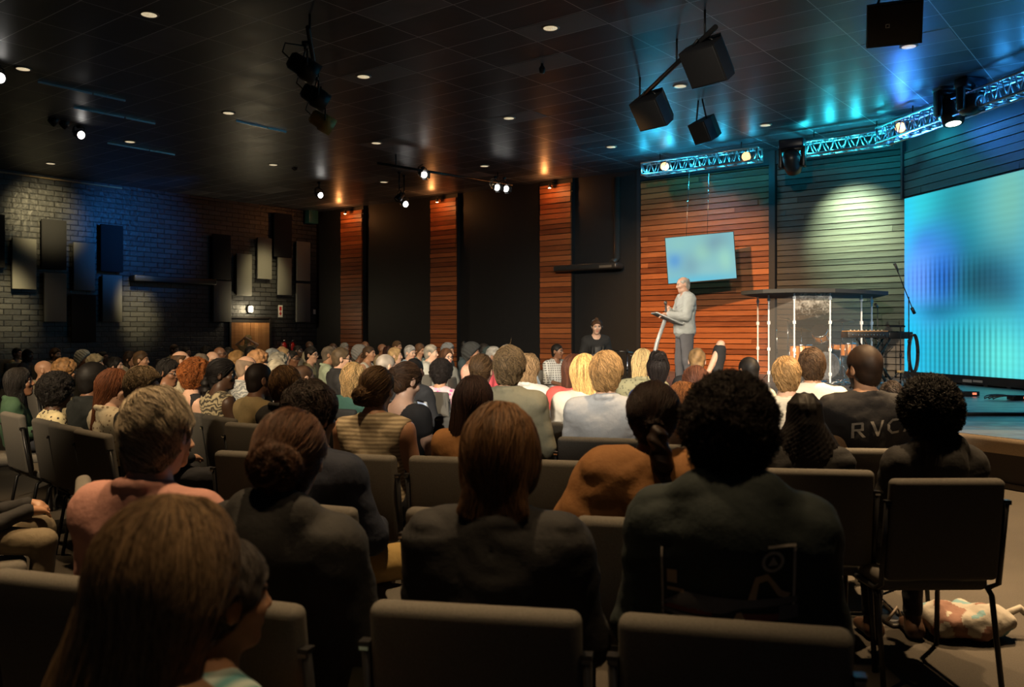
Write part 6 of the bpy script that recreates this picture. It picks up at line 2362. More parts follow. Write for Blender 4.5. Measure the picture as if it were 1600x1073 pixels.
# row three
P('person with a low twisted bun and sleeveless cream striped top', 'person in the sleeveless striped top', 590, 571, 4.40, TAN,
  ('lowbun', (0.09, 0.048, 0.018), {'side': -0.045, 'bun': 0.045, 'strands': 2200}), 'tank', ((0.52, 0.44, 0.30), 'hstripe', (0.26, 0.21, 0.14)), yaw=15, girth=1.08, sw=1.1, nr=0.72)
P('person with long sleek dark hair and a copper brown top, third row', 'sleek dark haired person in the copper top', 741, 587, 4.30, TAN,
  ('long', (0.030, 0.014, 0.010), {'len': 0.34, 'sway': -0.08, 'strands': 2600, 'vol': 1.2}), 'shirt', ((0.38, 0.18, 0.06), None), yaw=14, collar=False)
P('person with long black braids parted in rows and black top, right of centre', 'person with parted long black braids', 1256, 609, 3.95, DARK,
  ('braids', (0.010, 0.008, 0.008), {'len': 0.34, 'n': 36, 'flare': 2.2, 'strands': 0}), 'jacket', ((0.011, 0.011, 0.012), None), yaw=8, sw=1.05, earring=0.028, collar=False)
P('person with a large round afro and black hoodie at the right', 'afro haired person in the black hoodie', 1451, 591, 3.72, DARK,
  ('afro', (0.009, 0.008, 0.008), {'vol': 0.48, 'strands': 5200, 'lift': 0.012}), 'hoodie', ((0.015, 0.014, 0.014), None), yaw=-1, sw=1.08, cdx=-0.08, barefoot=True, knee=0.10)
# row four
RVC = P('dark haired bearded man in a black tee with large white letters', 'man in the lettered black tee', 1349, 541, 4.90, TAN,
  ('fade', (0.030, 0.016, 0.010), {'vol': 1.5}), 'tee', ((0.013, 0.012, 0.014), None), yaw=6, sw=1.1, beard=True, hyaw=-22, sl=0.9)
P('blond swept back man in a pale blue grey shirt, middle row', 'blond man in the pale blue shirt', 948, 552, 5.22, PALE,
  ('short', (0.36, 0.21, 0.085), {'vol': 1.5, 'strands': 2600}), 'shirt', ((0.50, 0.51, 0.53), None), sw=1.12, hyaw=4)
P('person with long wavy auburn hair half behind the ponytail person', 'wavy auburn haired person', 1068, 596, 4.95, PALE,
  ('wavy', (0.20, 0.075, 0.022), {'len': 0.44, 'strands': 2600}), 'shirt', ((0.20, 0.11, 0.06), None))
P('short haired blond man in a white ribbed shirt left of the braids', 'blond man in the white ribbed shirt', 1228, 557, 5.00, PALE,
  ('short', (0.30, 0.18, 0.075), {'strands': 1600, 'vol': 0.9}), 'tee', ((0.60, 0.56, 0.48), 'hstripe', (0.40, 0.36, 0.30), 2.0), yaw=6)
P('person with rolled hair and black sheer sleeved dress bent over a phone', 'person in the sheer sleeved dress', 636, 566, 5.55, PALE,
  ('lowbun', (0.055, 0.028, 0.014), {'bun': 0.05, 'at': (-0.02, -0.10, 0.005)}), 'dress', ((0.020, 0.019, 0.021), None), yaw=34, pitch=-22, hyaw=12, arms='phone', hands=True, sl=0.35, lc=((0.42, 0.38, 0.18), None), nr=1.1)
P('brown haired man in an olive grey overshirt, centre', 'man in the olive overshirt', 797, 541, 5.45, TAN,
  ('messy', (0.13, 0.085, 0.042), {'strands': 2200, 'vol': 1.0}), 'jacket', ((0.22, 0.20, 0.13), None), yaw=18, sw=1.1)
P('long blond haired person in a cream top, middle row', 'long blond haired person in the cream top', 914, 552, 5.75, PALE,
  ('long', (0.56, 0.35, 0.13), {'len': 0.36, 'sway': 0.07, 'strands': 2600}), 'tee', ((0.66, 0.60, 0.50), None), yaw=20, sl=0.9)
P('person in a coral top behind the long blond hair', 'person in the coral top', 898, 552, 6.4, TAN,
  ('long', AUB, {'len': 0.28}), 'tee', ((0.62, 0.10, 0.08), None), yaw=24)
P('brown haired man in a plain white shirt left of the lettered tee', 'brown haired man in the plain white shirt', 1268, 543, 5.85, TAN,
  ('messy', (0.060, 0.032, 0.015), {'strands': 1800, 'vol': 0.8}), 'shirt', ((0.60, 0.55, 0.46), None), yaw=8, sw=1.08, collar=False)
P('person with rolled black updo and royal blue top', 'person with the rolled black updo', 1028, 545, 6.10, BROWN,
  ('updo', (0.014, 0.010, 0.009), {'bun': 0.062, 'at': (0.0, -0.055, 0.105), 'strands': 1500}), 'shirt', ((0.045, 0.09, 0.30), None), hyaw=-6, earring=0.012)
P('person with sleek auburn brown pulled back hair below the raised arm', 'person with sleek auburn hair', 1087, 571, 6.00, TAN,
  ('pony', (0.075, 0.026, 0.014), {'len': 0.10, 'strands': 2200}), 'shirt', ((0.10, 0.09, 0.09), None))
P('person with shiny black curls in a floral top and black cardigan', 'curly haired person in the floral top', 690, 560, 6.95, TAN,
  ('curly', (0.016, 0.012, 0.011), {'vol': 1.0, 'strands': 1600}), 'shirt', ((0.62, 0.42, 0.46), 'floral', (0.62, 0.50, 0.50)), yaw=22, collar=False, nr=1.15)
P('person with brown slick low ponytail left of the olive overshirt', 'person with the slick brown ponytail', 753, 553, 6.45, PALE,
  ('pony', (0.085, 0.048, 0.022), {'len': 0.10, 'strands': 1800}), 'tank', ((0.55, 0.38, 0.30), None), yaw=20)
P('man with cropped black hair and dark blazer, middle row', 'cropped black haired man in the dark blazer', 648, 559, 6.80, BROWN,
  ('buzz', BLK), 'jacket', ((0.024, 0.024, 0.027), None), yaw=28)
P('person with wavy golden blond hair and ribbed green jumper', 'blond person in the green jumper', 553, 566, 6.55, PALE,
  ('wavy', (0.52, 0.33, 0.14), {'len': 0.20}), 'shirt', ((0.10, 0.24, 0.18), 'vstripe', (0.07, 0.17, 0.13)), yaw=24, collar=False, girth=1.08)
P('long blond haired person in an olive patterned top left of the updo', 'long blond haired person in the olive top', 1005, 544, 7.1, PALE,
  ('long', (0.50, 0.36, 0.17), {'len': 0.34}), 'shirt', ((0.28, 0.26, 0.15), 'leaf', (0.14, 0.13, 0.08)), hyaw=4)
P('man with cropped black hair and white shirt right of the raised arm', 'cropped black haired man in the white shirt', 1169, 557, 6.95, BROWN,
  ('buzz', BLK), 'shirt', ((0.60, 0.57, 0.50), None), yaw=-8, hyaw=-10)


def arm_up(J):
    J['er'] = J['head'] + V3(0.215, 0.0, 0.16)
    J['wr'] = J['head'] + V3(0.095, -0.11, -0.11)
    J['wdr'], J['wnr'] = V3(-0.75, -0.1, -0.65), V3(0.1, -1, 0.1)


P('blond person in a black tee resting a raised arm behind the head', 'blond person with the raised arm', 1089, 543, 8.1, PALE,
  ('short', (0.33, 0.20, 0.09), {'vol': 0.8}), 'tee', ((0.014, 0.014, 0.016), None), jfix=arm_up, sl=0.85, hands=True)
P('small child in a dotted dark shirt with head bowed by the stage', 'small child by the stage', 1393, 596, 6.4, TAN,
  ('short', (0.022, 0.014, 0.010)), 'tee', ((0.022, 0.024, 0.03), 'spots', (0.45, 0.45, 0.45)), yaw=4, hs=0.86, build=0.72, pitch=-25)
P('balding older man with grey cropped hair, middle left', 'balding grey older man', 604, 553, 7.7, PALE,
  ('buzz', (0.36, 0.31, 0.26)), 'shirt', ((0.60, 0.56, 0.50), None), yaw=38, hyaw=12)
P('person with light brown loose hair beside the olive overshirt', 'light brown haired person beside the olive overshirt', 826, 551, 6.6, PALE,
  ('wavy', (0.24, 0.15, 0.075), {'len': 0.22}), 'shirt', ((0.66, 0.62, 0.56), None), yaw=24)
# ---- left block, turned towards the stage
P('man with cropped brown hair sitting behind the navy jacket, facing away', 'cropped brown haired man left of the navy jacket', 447, 573, 5.75, TAN,
  ('short', (0.10, 0.052, 0.018), {'vol': 1.3, 'strands': 2000}), 'shirt', ((0.02, 0.02, 0.022), None), yaw=30)
P('person with short black hair in a loose tan shirt, left of centre', 'short black haired person in the tan shirt', 406, 568, 6.15, BROWN,
  ('buzz', (0.020, 0.013, 0.010), {'vol': 1.6}), 'shirt', ((0.46, 0.34, 0.16), None), yaw=45, girth=1.08, sw=1.12, collar=False)
P('person with black braids gathered back and sleeveless zebra print top', 'person in the zebra print top', 349, 561, 6.54, DARK,
  ('pony', (0.012, 0.010, 0.010), {'len': 0.22, 'side': -0.02, 'vol': 1.8, 'strands': 900}), 'tank', ((0.50, 0.42, 0.26), 'zebra', (0.03, 0.025, 0.02)), yaw=40, hyaw=45, nr=0.8)
P('person with curly red updo and bare back with a thin strap', 'curly red haired person with the bare back', 307, 559, 6.87, PALE,
  ('curly', (0.26, 0.085, 0.022), {'vol': 0.9, 'strands': 1600}), 'tank', ((0.02, 0.018, 0.02), None), yaw=45, backless=True)
P('grey brown haired man with glasses, left block, behind the pink shirt man', 'grey brown haired man with glasses at left', 225, 571, 5.28, PALE,
  ('messy', (0.13, 0.095, 0.055), {'vol': 0.8, 'strands': 1600}), 'shirt', ((0.02, 0.024, 0.03), None), yaw=42, hyaw=45, glasses=True)
P('person with long straight auburn hair and cream patterned top, left block', 'long auburn haired person in the cream top', 179, 575, 5.62, PALE,
  ('long', (0.13, 0.045, 0.018), {'len': 0.34, 'strands': 1800}), 'shirt', ((0.55, 0.48, 0.34), 'leaf', (0.22, 0.16, 0.10)), yaw=42, hyaw=45, pitch=-8)
P('man with a black fade haircut and black collared top, left block', 'man with the black fade haircut', 147, 567, 5.92, BROWN,
  ('fade', BLK, {'vol': 1.5}), 'jacket', ((0.014, 0.017, 0.016), None), yaw=45, sw=1.08)
P('person with big dark curls and a cream shirt with leaf print, left block', 'person in the cream leaf print shirt', 91, 580, 6.42, DARK,
  ('curly', BLK, {'vol': 1.1, 'strands': 1200}), 'shirt', ((0.56, 0.48, 0.28), 'leaf', (0.03, 0.02, 0.015)), yaw=45, collar=False)
P('person with hanging black braids and a dark green jacket, left edge', 'braided person in the green jacket', 32, 573, 7.05, BROWN,
  ('long', BLK, {'len': 0.30, 'wide': 1.1}), 'jacket', ((0.028, 0.075, 0.038), None), yaw=66, hyaw=8, pitch=8)
P('bald man with ruddy scalp and khaki shirt, left block', 'ruddy bald man in the khaki shirt', 70, 563, 9.5, TAN,
  None, 'shirt', ((0.30, 0.25, 0.15), None), yaw=62, hyaw=8)
P('person with reddish blond tight curls behind the bald ruddy man', 'person with reddish blond curls', 103, 558, 9.0, TAN,
  ('curly', (0.28, 0.15, 0.06), {'vol': 0.95}), 'shirt', ((0.36, 0.30, 0.18), None), yaw=50)
P('person in black headwrap with glasses and braids, left block', 'person with braids and glasses', 264, 559, 7.25, BROWN,
  ('braids', BLK, {'len': 0.16, 'n': 16}), 'shirt', ((0.16, 0.13, 0.10), None), yaw=62, hyaw=45, glasses=True, pitch=-6)
P('balding brown haired man in a striped cream shirt looking up right', 'balding man in the striped cream shirt', 284, 548, 9.4, PALE,
  ('fringe', BR), 'shirt', ((0.52, 0.46, 0.32), 'vstripe', (0.28, 0.23, 0.15)), yaw=68, pitch=10)
P('bald man with glasses and pale leaf patterned shirt, left of centre', 'bald man in the pale patterned shirt', 387, 556, 8.3, PALE,
  ('fringe', (0.30, 0.22, 0.16)), 'shirt', ((0.55, 0.56, 0.54), 'zebra', (0.18, 0.20, 0.22)), yaw=62, hyaw=8, glasses=True)
P('older person with short strawberry blond curls, left of centre', 'older person with strawberry blond curls', 405, 545, 9.3, PALE,
  ('curly', (0.50, 0.27, 0.13), {'vol': 0.7}), 'shirt', ((0.35, 0.30, 0.24), None), yaw=64)
P('white haired person right of the bald patterned shirt man', 'white haired person', 434, 560, 8.6, PALE,
  ('messy', (0.52, 0.48, 0.38), {'vol': 0.8}), 'shirt', ((0.40, 0.38, 0.34), None), yaw=45)
P('person with grey green curly hair behind the white haired person', 'grey curly haired person', 436, 549, 9.6, PALE,
  ('curly', (0.34, 0.33, 0.28), {'vol': 0.7}), 'shirt', ((0.20, 0.20, 0.18), None), yaw=55)
P('person with shaved brown hair just right of the white haired person', 'person with shaved brown hair', 475, 570, 7.0, PALE,
  ('buzz', (0.09, 0.05, 0.03)), 'shirt', ((0.10, 0.10, 0.09), None), yaw=50, hs=0.9, build=0.85)
P('man in a charcoal suit jacket with glasses in profile, left of centre', 'man in the charcoal suit jacket', 534, 542, 8.9, PALE,
  ('short', (0.12, 0.085, 0.05), {'vol': 0.8}), 'jacket', ((0.030, 0.030, 0.032), None), yaw=64, hyaw=10, glasses=True, sw=1.08)
P('grey templed man in a mint patterned shirt', 'man in the mint patterned shirt', 515, 540, 11.2, TAN,
  ('short', (0.16, 0.13, 0.10), {'vol': 0.7}), 'shirt', ((0.46, 0.56, 0.42), 'spots', (0.28, 0.36, 0.26)), yaw=70, hyaw=12)
P('man in a khaki shirt with black glasses facing right', 'man in the khaki shirt with black glasses', 487, 541, 12.2, PALE,
  ('short', BLK, {'vol': 0.9}), 'shirt', ((0.36, 0.32, 0.18), None), yaw=95, hyaw=10, glasses=True, girth=1.1)
P('young person with hair tied back and glasses left of the khaki shirt man', 'young person with hair tied back and glasses', 457, 547, 11.5, BROWN,
  ('bun', BLK), 'tee', ((0.16, 0.15, 0.14), None), yaw=105, glasses=True)
P('blond person in profile above the grey curls', 'blond person in profile above the grey curls', 442, 541, 11.2, PALE,
  ('wavy', (0.36, 0.24, 0.12), {'len': 0.16}), 'shirt', ((0.22, 0.19, 0.15), None), yaw=85)
P('person with blue grey short hair left of the blond profile', 'person with blue grey hair', 427, 544, 10.6, PALE,
  ('short', (0.24, 0.26, 0.27)), 'shirt', ((0.15, 0.16, 0.17), None), yaw=70)
P('person with shoulder length honey hair and cream top, left of the strawberry curls', 'honey haired person in the cream top', 371, 547, 11.2, PALE,
  ('wavy', (0.30, 0.17, 0.06), {'len': 0.16}), 'shirt', ((0.50, 0.42, 0.26), None), yaw=92)
P('bald fair man with glasses above the zebra print person', 'bald fair man with glasses', 333, 549, 11.6, PALE,
  None, 'shirt', ((0.40, 0.36, 0.30), None), yaw=100, glasses=True)
P('person with greying brown hair left of the bald fair man', 'person with greying brown hair', 315, 552, 10.2, PALE,
  ('short', (0.17, 0.14, 0.11)), 'shirt', ((0.15, 0.13, 0.11), None), yaw=55)
P('bald brown man with glasses in front of the timber doors', 'bald brown man with glasses', 344, 542, 13.4, BROWN,
  None, 'shirt', ((0.12, 0.10, 0.09), None), yaw=98, glasses=True)
P('dark haired man just right of the bald brown man', 'dark haired man by the bald brown man', 358, 542, 14.6, DARK,
  ('buzz', BLK), 'shirt', ((0.06, 0.06, 0.06), None), yaw=100)
P('person with short black hair below the blond standing girl', 'short black haired person below the standing girl', 392, 541, 15.5, DARK,
  ('short', BLK), 'tee', ((0.16, 0.12, 0.08), None), yaw=80)
# ---- far rows in front of the brick wall
FAR = [
 ('boy in a beige tee at the far left under the brick wall', 27, 543, 19.0, TAN, ('short', BLK), 'tee', (0.50, 0.36, 0.18), 100, {}),
 ('person with long black hair at the far left, third along the wall', 44, 545, 16.5, DARK, ('long', BLK, {'len': 0.22}), 'shirt', (0.10, 0.07, 0.06), 100, {}),
 ('brown haired man alone against the dark brick at left', 87, 543, 15.5, TAN, ('short', BR), 'shirt', (0.25, 0.18, 0.10), 104, {}),
 ('person in a white floral headscarf in the left rows', 131, 546, 13.5, BROWN, ('wrap', ((0.50, 0.50, 0.42), 'spots', (0.16, 0.17, 0.12))), 'shirt', (0.12, 0.10, 0.09), 92, {}),
 ('blond grey haired person beside the floral headscarf', 150, 552, 12.2, PALE, ('curly', (0.42, 0.34, 0.20), {'vol': 0.7}), 'shirt', (0.30, 0.26, 0.18), 80, {}),
 ('brown skinned man with glasses right of the floral headscarf', 161, 548, 15.0, BROWN, ('buzz', BLK), 'shirt', (0.10, 0.09, 0.08), 104, {'glasses': True}),
 ('black haired person with a pale face in profile above the auburn hair', 181, 557, 12.0, PALE, ('wavy', BLK, {'len': 0.2}), 'shirt', (0.03, 0.03, 0.035), 88, {}),
 ('dark haired person with a brown face beside a tilted dark head, left rows', 204, 548, 14.0, TAN, ('wavy', DBR, {'len': 0.2}), 'shirt', (0.45, 0.38, 0.26), 100, {}),
 ('man with brushed brown hair looking right, left rows', 221, 548, 12.0, TAN, ('short', (0.08, 0.045, 0.02)), 'shirt', (0.12, 0.13, 0.14), 85, {}),
 ('short haired man in the rearmost row against the brick', 273, 538, 19.0, TAN, ('short', BR), 'shirt', (0.32, 0.26, 0.16), 108, {}),
 ('bald dark man in a beige shirt in the rearmost row', 291, 542, 17.0, BROWN, ('buzz', BLK), 'shirt', (0.42, 0.32, 0.18), 108, {'glasses': True}),
 ('black haired person with a dark face left of the bald brown man', 323, 540, 17.0, DARK, ('curly', BLK, {'vol': 0.8}), 'shirt', (0.06, 0.06, 0.06), 108, {}),
 ('dark skinned man in a striped scarf below the extinguishers', 466, 539, 16.5, DARK, ('buzz', BLK), 'shirt', ((0.50, 0.42, 0.28), 'vstripe', (0.10, 0.08, 0.06)), 112, {}),
 ('bald dark man in a cream shirt right of the extinguishers', 484, 533, 19.5, DARK, None, 'shirt', (0.52, 0.46, 0.30), 112, {}),
 ('bald dark man left of the first cedar pilaster', 521, 536, 18.5, DARK, None, 'shirt', (0.20, 0.18, 0.14), 112, {}),
 ('person with cropped grey hair at the foot of the first cedar pilaster', 539, 535, 18.5, BROWN, ('short', GREY), 'shirt', (0.30, 0.28, 0.22), 112, {}),
 ('bald man just right of the first cedar pilaster', 571, 533, 20.0, BROWN, None, 'shirt', (0.12, 0.10, 0.09), 114, {}),
 ('person in a grey headscarf with a teal collar, behind the white top girl', 563, 538, 13.5, BROWN, ('wrap', ((0.22, 0.22, 0.22), None)), 'shirt', (0.06, 0.28, 0.24), 100, {}),
 ('girl with smooth brown hair and a sleeveless white top', 577, 540, 12.6, TAN, ('lowbun', (0.07, 0.042, 0.025), {'bun': 0.035}), 'tank', (0.66, 0.62, 0.54), 104, {}),
 ('bald brown man left of a dark haired person in the far rows', 598, 537, 16.5, BROWN, None, 'shirt', (0.30, 0.24, 0.14), 110, {}),
 ('person with dark red black hair right of the bald far row man', 608, 540, 15.0, BROWN, ('wavy', (0.03, 0.012, 0.010), {'len': 0.18}), 'shirt', (0.05, 0.04, 0.04), 112, {}),
 ('brown haired man in the far row above the blond profile', 621, 532, 17.5, TAN, ('short', (0.12, 0.07, 0.035)), 'shirt', (0.05, 0.05, 0.05), 114, {}),
 ('blond person in a white shirt smiling to the right, far rows', 618, 542, 12.4, PALE, ('wavy', (0.42, 0.28, 0.13), {'len': 0.12}), 'shirt', (0.62, 0.58, 0.52), 88, {}),
 ('silver haired man in a pale blue shirt smiling, far rows', 641, 539, 13.6, PALE, ('short', (0.34, 0.33, 0.32)), 'shirt', (0.34, 0.44, 0.56), 122, {'pitch': -6}),
 ('person with long brown hair bowed over in a teal top, far rows', 656, 536, 15.2, TAN, ('long', (0.10, 0.05, 0.025), {'len': 0.20}), 'shirt', (0.16, 0.22, 0.20), 125, {'pitch': -14}),
 ('grey haired man in a pale grey open shirt, far rows', 674, 538, 12.2, PALE, ('short', (0.30, 0.27, 0.22)), 'shirt', (0.46, 0.46, 0.42), 100, {'girth': 1.08, 'sw': 1.1}),
 ('person in a grey headband beside the second cedar pilaster', 701, 535, 14.2, TAN, ('wrap', ((0.16, 0.17, 0.18), None)), 'shirt', (0.03, 0.03, 0.03), 115, {}),
 ('brown haired person with glasses and a pale face turned to the camera', 698, 543, 11.8, PALE, ('long', (0.085, 0.040, 0.020), {'len': 0.18}), 'shirt', (0.22, 0.22, 0.20), 140, {'glasses': True, 'arms': 'phone'}),
 ('person with hair in a top bun behind the black headwrap', 730, 532, 14.0, BROWN, ('updo', BLK), 'shirt', (0.03, 0.05, 0.06), 100, {}),
 ('person in a black headwrap and peach pink dress, arms on lap', 739, 534, 11.6, BROWN, ('wrap', ((0.02, 0.022, 0.022), None)), 'dress', ((0.66, 0.34, 0.26), 'leaf', (0.62, 0.46, 0.34)), 102, {'skirt': True, 'lc': (0.62, 0.36, 0.28)}),
 ('person with long black hair seated before the black wall', 757, 536, 13.4, BROWN, ('long', BLK, {'len': 0.24}), 'shirt', (0.02, 0.02, 0.02), 122, {}),
 ('person in a dark teal headscarf right of the long black hair', 767, 541, 13.0, DARK, ('wrap', ((0.02, 0.035, 0.035), None)), 'shirt', (0.03, 0.03, 0.03), 118, {}),
 ('older person in a coral top and colourful floral skirt', 773, 541, 11.4, BROWN, ('short', GREY), 'shirt', (0.74, 0.10, 0.13), 110, {'skirt': True, 'lc': ((0.55, 0.30, 0.12), 'floral', (0.10, 0.30, 0.16)), 'glasses': True}),
 ('person whose grey head shows above the olive overshirt man', 793, 538, 13.0, TAN, ('short', GREY), 'shirt', (0.10, 0.10, 0.10), 105, {}),
]
for lab, x, y, D, sk, hr_, tp, tc, yw, oo in FAR:
    P(lab, lab.split(',')[0], x, y, D, sk, hr_, tp, tc if isinstance(tc[0], tuple) else (tc, None), yaw=yw, **oo)
P('small child in a pale blue top with dangling feet', 'small child with dangling feet', 833, 555, 12.6, BROWN, ('buzz', BLK), 'tee', ((0.50, 0.56, 0.62), None), yaw=128, hs=0.88, build=0.74, lc=(0.05, 0.06, 0.09))
P('seated man in a black and white plaid shirt before the cedar pilaster', 'man in the plaid shirt', 871, 537, 13.2, BROWN, ('buzz', BLK), 'shirt', ((0.60, 0.60, 0.58), 'plaid', (0.03, 0.03, 0.03)), yaw=145, hyaw=-25, long=False,
  girth=1.08, sw=1.08, lc=(0.42, 0.42, 0.34), hands=True, knee=0.17, arms='lap', res=0.007)

settle()
build_queue()
CURLY, RVC = CURLY['info'], RVC['info']

# ---- standing people
def stand_person(label, x, ztop, D, yaw, base, o, jf=None):
    H = ztop - base - (HAIR_T[o['hair'][0]] * 0.5 if o.get('hair') else 0)
    J = standing(H, o)
    if jf:
        jf(J)
    o.setdefault('hc', o['hair'][1] if o.get('hair') and not isinstance(o['hair'][1][0], tuple) else GREY)
    rz = -math.radians(yaw)
    hx = (x - 800) / F_PX * D
    hl = J['head']
    c, s = math.cos(rz), math.sin(rz)
    return build_person(label, (hx - (c * hl[0] - s * hl[1]), D - (s * hl[0] + c * hl[1]), base), rz, J, o, D)


def sp_joints(J):
    sh = J['sl'][2]
    J['el'], J['wl'] = V3(-0.235, 0.05, sh - 0.275), V3(-0.15, 0.31, sh - 0.235)
    J['wdl'], J['wnl'] = V3(0.05, 1.0, 0.02), V3(0, -0.05, 1)
    J['er'], J['wr'] = V3(0.23, 0.09, sh - 0.25), V3(0.10, 0.235, sh - 0.16)
    J['wdr'], J['wnr'] = V3(-0.85, 0.45, 0.1), V3(0.45, 0.85, -0.1)


TS, SI = stand_person('balding speaker in a pale grey blazer standing at the lectern on stage', 1067, 2.272, 13.3, -97, STAGE,
                      dict(skin=(0.62, 0.36, 0.25), hair=('fringe', (0.42, 0.38, 0.33)), top='jacket', tc=((0.50, 0.51, 0.48), None), lc=((0.15, 0.14, 0.145), None), hands=True, hyaw=0, res=0.006,
                           girth=1.12, hem=0.80, stride=0.06, jowl=True, pitch=-8, curl=0.5, nr=0.95), sp_joints)
mp_ = TS.matrix_basis @ Vector(SI['J']['wr'] + 0.085 * SI['J']['wdr'] / np.linalg.norm(SI['J']['wdr']) + V3(0, 0.02, 0.0))
t = thing('handheld_microphone', 'black handheld microphone held up by the speaker', 'microphone', mp_)
MB().tube([(0.01, 0, -0.10), (0, 0, 0.07)], [0.011, 0.015], 12).build('handle', plain('mic_black', (0.05, 0.05, 0.05)), t)
MB().lathe([(0.0, 0.065), (0.018, 0.068), (0.026, 0.09), (0.024, 0.115), (0.0, 0.128)], 16).build('grille', plain('mic_grille', (0.16, 0.15, 0.14), 0.4, 0.7), t)
TC2, CI = stand_person('camera operator in black with a chest harness and headset, standing', 932, 1.64, 14.3, 176, 0.0,
                       dict(skin=PALE, hair=('bun', (0.08, 0.04, 0.02), {'at': (0, -0.03, 0.125), 'bun': 0.034}), top='tee', tc=((0.016, 0.016, 0.017), None), lc=((0.014, 0.014, 0.016), None), pitch=-6, sl=0.95, female=True, res=0.007))
J = CI['J']
mb = MB()
for s_ in (-1, 1):
    mb.tube([J['s' + 'lr'[s_ > 0]] * 0.62 + V3(0, 0.0, 0.085), J['chest'] + V3(s_ * 0.09, 0.155, 0.02), J['belly'] + V3(s_ * 0.08, 0.15, 0.0)], 0.022, 6)
mb.rbox(tuple(J['belly'] + V3(-0.13, 0.13, -0.05)), tuple(J['belly'] + V3(0.13, 0.19, 0.09)), 0.02, 2)
mb.rbox(tuple(J['chest'] + V3(-0.06, 0.14, -0.16)), tuple(J['chest'] + V3(0.06, 0.20, 0.02)), 0.02, 2)
mb.build('chest_harness', plain('harness_webbing', (0.03, 0.03, 0.032), 0.6), TC2)
mb = MB()
MH = CI['MH']
mb.tube([MH @ Vector((0.095 * math.cos(a), -0.01, 0.03 + 0.10 * math.sin(a))) for a in [i * math.pi / 8 for i in range(9)]], 0.008, 6)
for s_ in (-1, 1):
    mb.rbox((s_ * 0.092 - 0.014, -0.03, -0.03), (s_ * 0.092 + 0.014, 0.02, 0.03), 0.008, 1, M=MH)
mb.build('headset', M_STEEL, TC2)


def girl_arms(J):
    for s_, n in ((-1, 'l'), (1, 'r')):
        J['e' + n] = J['s' + n] + V3(s_ * 0.14, -0.02, 0.10)
        J['w' + n] = J['head'] + V3(s_ * 0.05, -0.14, 0.03)
        J['wd' + n], J['wn' + n] = V3(-s_ * 0.6, -0.5, 0.4), V3(0, -1, 0)


stand_person('blond girl standing by the timber doors with arms raised to a ponytail', 388, 1.37, 22.0, 10, 0.0,
             dict(skin=PALE, hair=('pony', (0.55, 0.40, 0.18), {'len': 0.12, 'vol': 1.5}), top='tee', tc=((0.50, 0.40, 0.24), None), lc=((0.05, 0.06, 0.10), None), sl=0.4), girl_arms)

# ---- artwork on garments
M_INK = plain('faded_white_ink', (0.34, 0.31, 0.27), 0.85, noise=0.4, scale=90)


def letters(txt):
    """letter strokes drawn as polygons on a unit-high grid"""
    L = {'R': [[(0, 0), (.16, 0), (.16, 1), (0, 1)], [(.16, .86), (.55, .86), (.66, 1), (.16, 1)], [(.55, .55), (.70, .55), (.70, .93), (.60, 1), (.55, .9)], [(.16, .44), (.70, .44), (.70, .58), (.16, .58)], [(.30, .44), (.48, .44), (.82, 0), (.62, 0)]],
         'V': [[(0, 1), (.18, 1), (.47, .22), (.38, 0)], [(.38, 0), (.47, .22), (.70, 1), (.86, 1), (.50, 0)]],
         'C': [[(.30, 0), (.80, 0), (.80, .15), (.34, .15)], [(.30, 0), (.34, .15), (.17, .35), (0, .30)], [(0, .30), (.17, .35), (.17, .65), (0, .70)], [(0, .70), (.17, .65), (.34, .85), (.30, 1)], [(.30, 1), (.34, .85), (.80, .85), (.80, 1)]],
         'A': [[(0, 0), (.17, 0), (.47, .75), (.40, 1)], [(.40, 1), (.47, .75), (.72, 0), (.90, 0), (.54, 1)], [(.22, .26), (.68, .26), (.64, .38), (.27, .38)]]}
    out, x = [], 0
    for ch in txt:
        for p in L[ch]:
            out.append([(x + a, b_) for a, b_ in p])
        x += 1.08
    return out


print_on_back(RVC, [[(a * 1.05 - 1.95, b_ + 0.13 * (a - 1.9)) for a, b_ in p] for p in letters('RVCA')], 'lettering', M_INK, 0.055, RVC['J']['chest'][2] - 0.020, 0.078)
J = CURLY['J']
cz = 0.85


def rect(x0, y0, x1, y1):
    return [(x0, y0), (x1, y0), (x1, y1), (x0, y1)]


def ring_polys(cx, cy, r0, r1, n=20):
    return [[(cx + r0 * math.cos(a), cy + r0 * math.sin(a)), (cx + r1 * math.cos(a), cy + r1 * math.sin(a)), (cx + r1 * math.cos(b_), cy + r1 * math.sin(b_)), (cx + r0 * math.cos(b_), cy + r0 * math.sin(b_))]
            for a, b_ in [(2 * math.pi * i / n, 2 * math.pi * (i + 1) / n) for i in range(n)]]


frame = [rect(0.075, 0.118, 0.135, 0.124), rect(0.129, -0.02, 0.135, 0.124), rect(-0.150, -0.06, -0.145, 0.10)] + ring_polys(0.086, 0.088, 0.017, 0.024) + [[(0.075, 0.080), (0.097, 0.080), (0.086, 0.101)]]
print_on_back(CURLY, frame, 'printed_emblem', M_INK, 0.0, cz, 1.0)
car_tan = [[(0.035, 0.0), (0.05, 0.055), (0.075, 0.062), (0.105, 0.02), (0.125, 0.012), (0.118, 0.0), (0.098, 0.008), (0.075, 0.045), (0.058, 0.040), (0.052, 0.0)],
           [(0.0, -0.055), (0.012, -0.03), (0.022, -0.028), (0.034, -0.055), (0.06, -0.062), (0.09, -0.06), (0.04, -0.07), (0.005, -0.07)], rect(-0.065, -0.08, -0.055, -0.045), rect(-0.10, -0.085, -0.09, -0.07),
           rect(-0.137, 0.02, -0.115, 0.05), rect(-0.137, 0.0, -0.10, 0.008)]
for q_ in car_tan:
    print_on_back(CURLY, [q_], 'printed_motif', plain('tan_ink', (0.38, 0.27, 0.17), 0.85), 0.0, cz, 1.0)
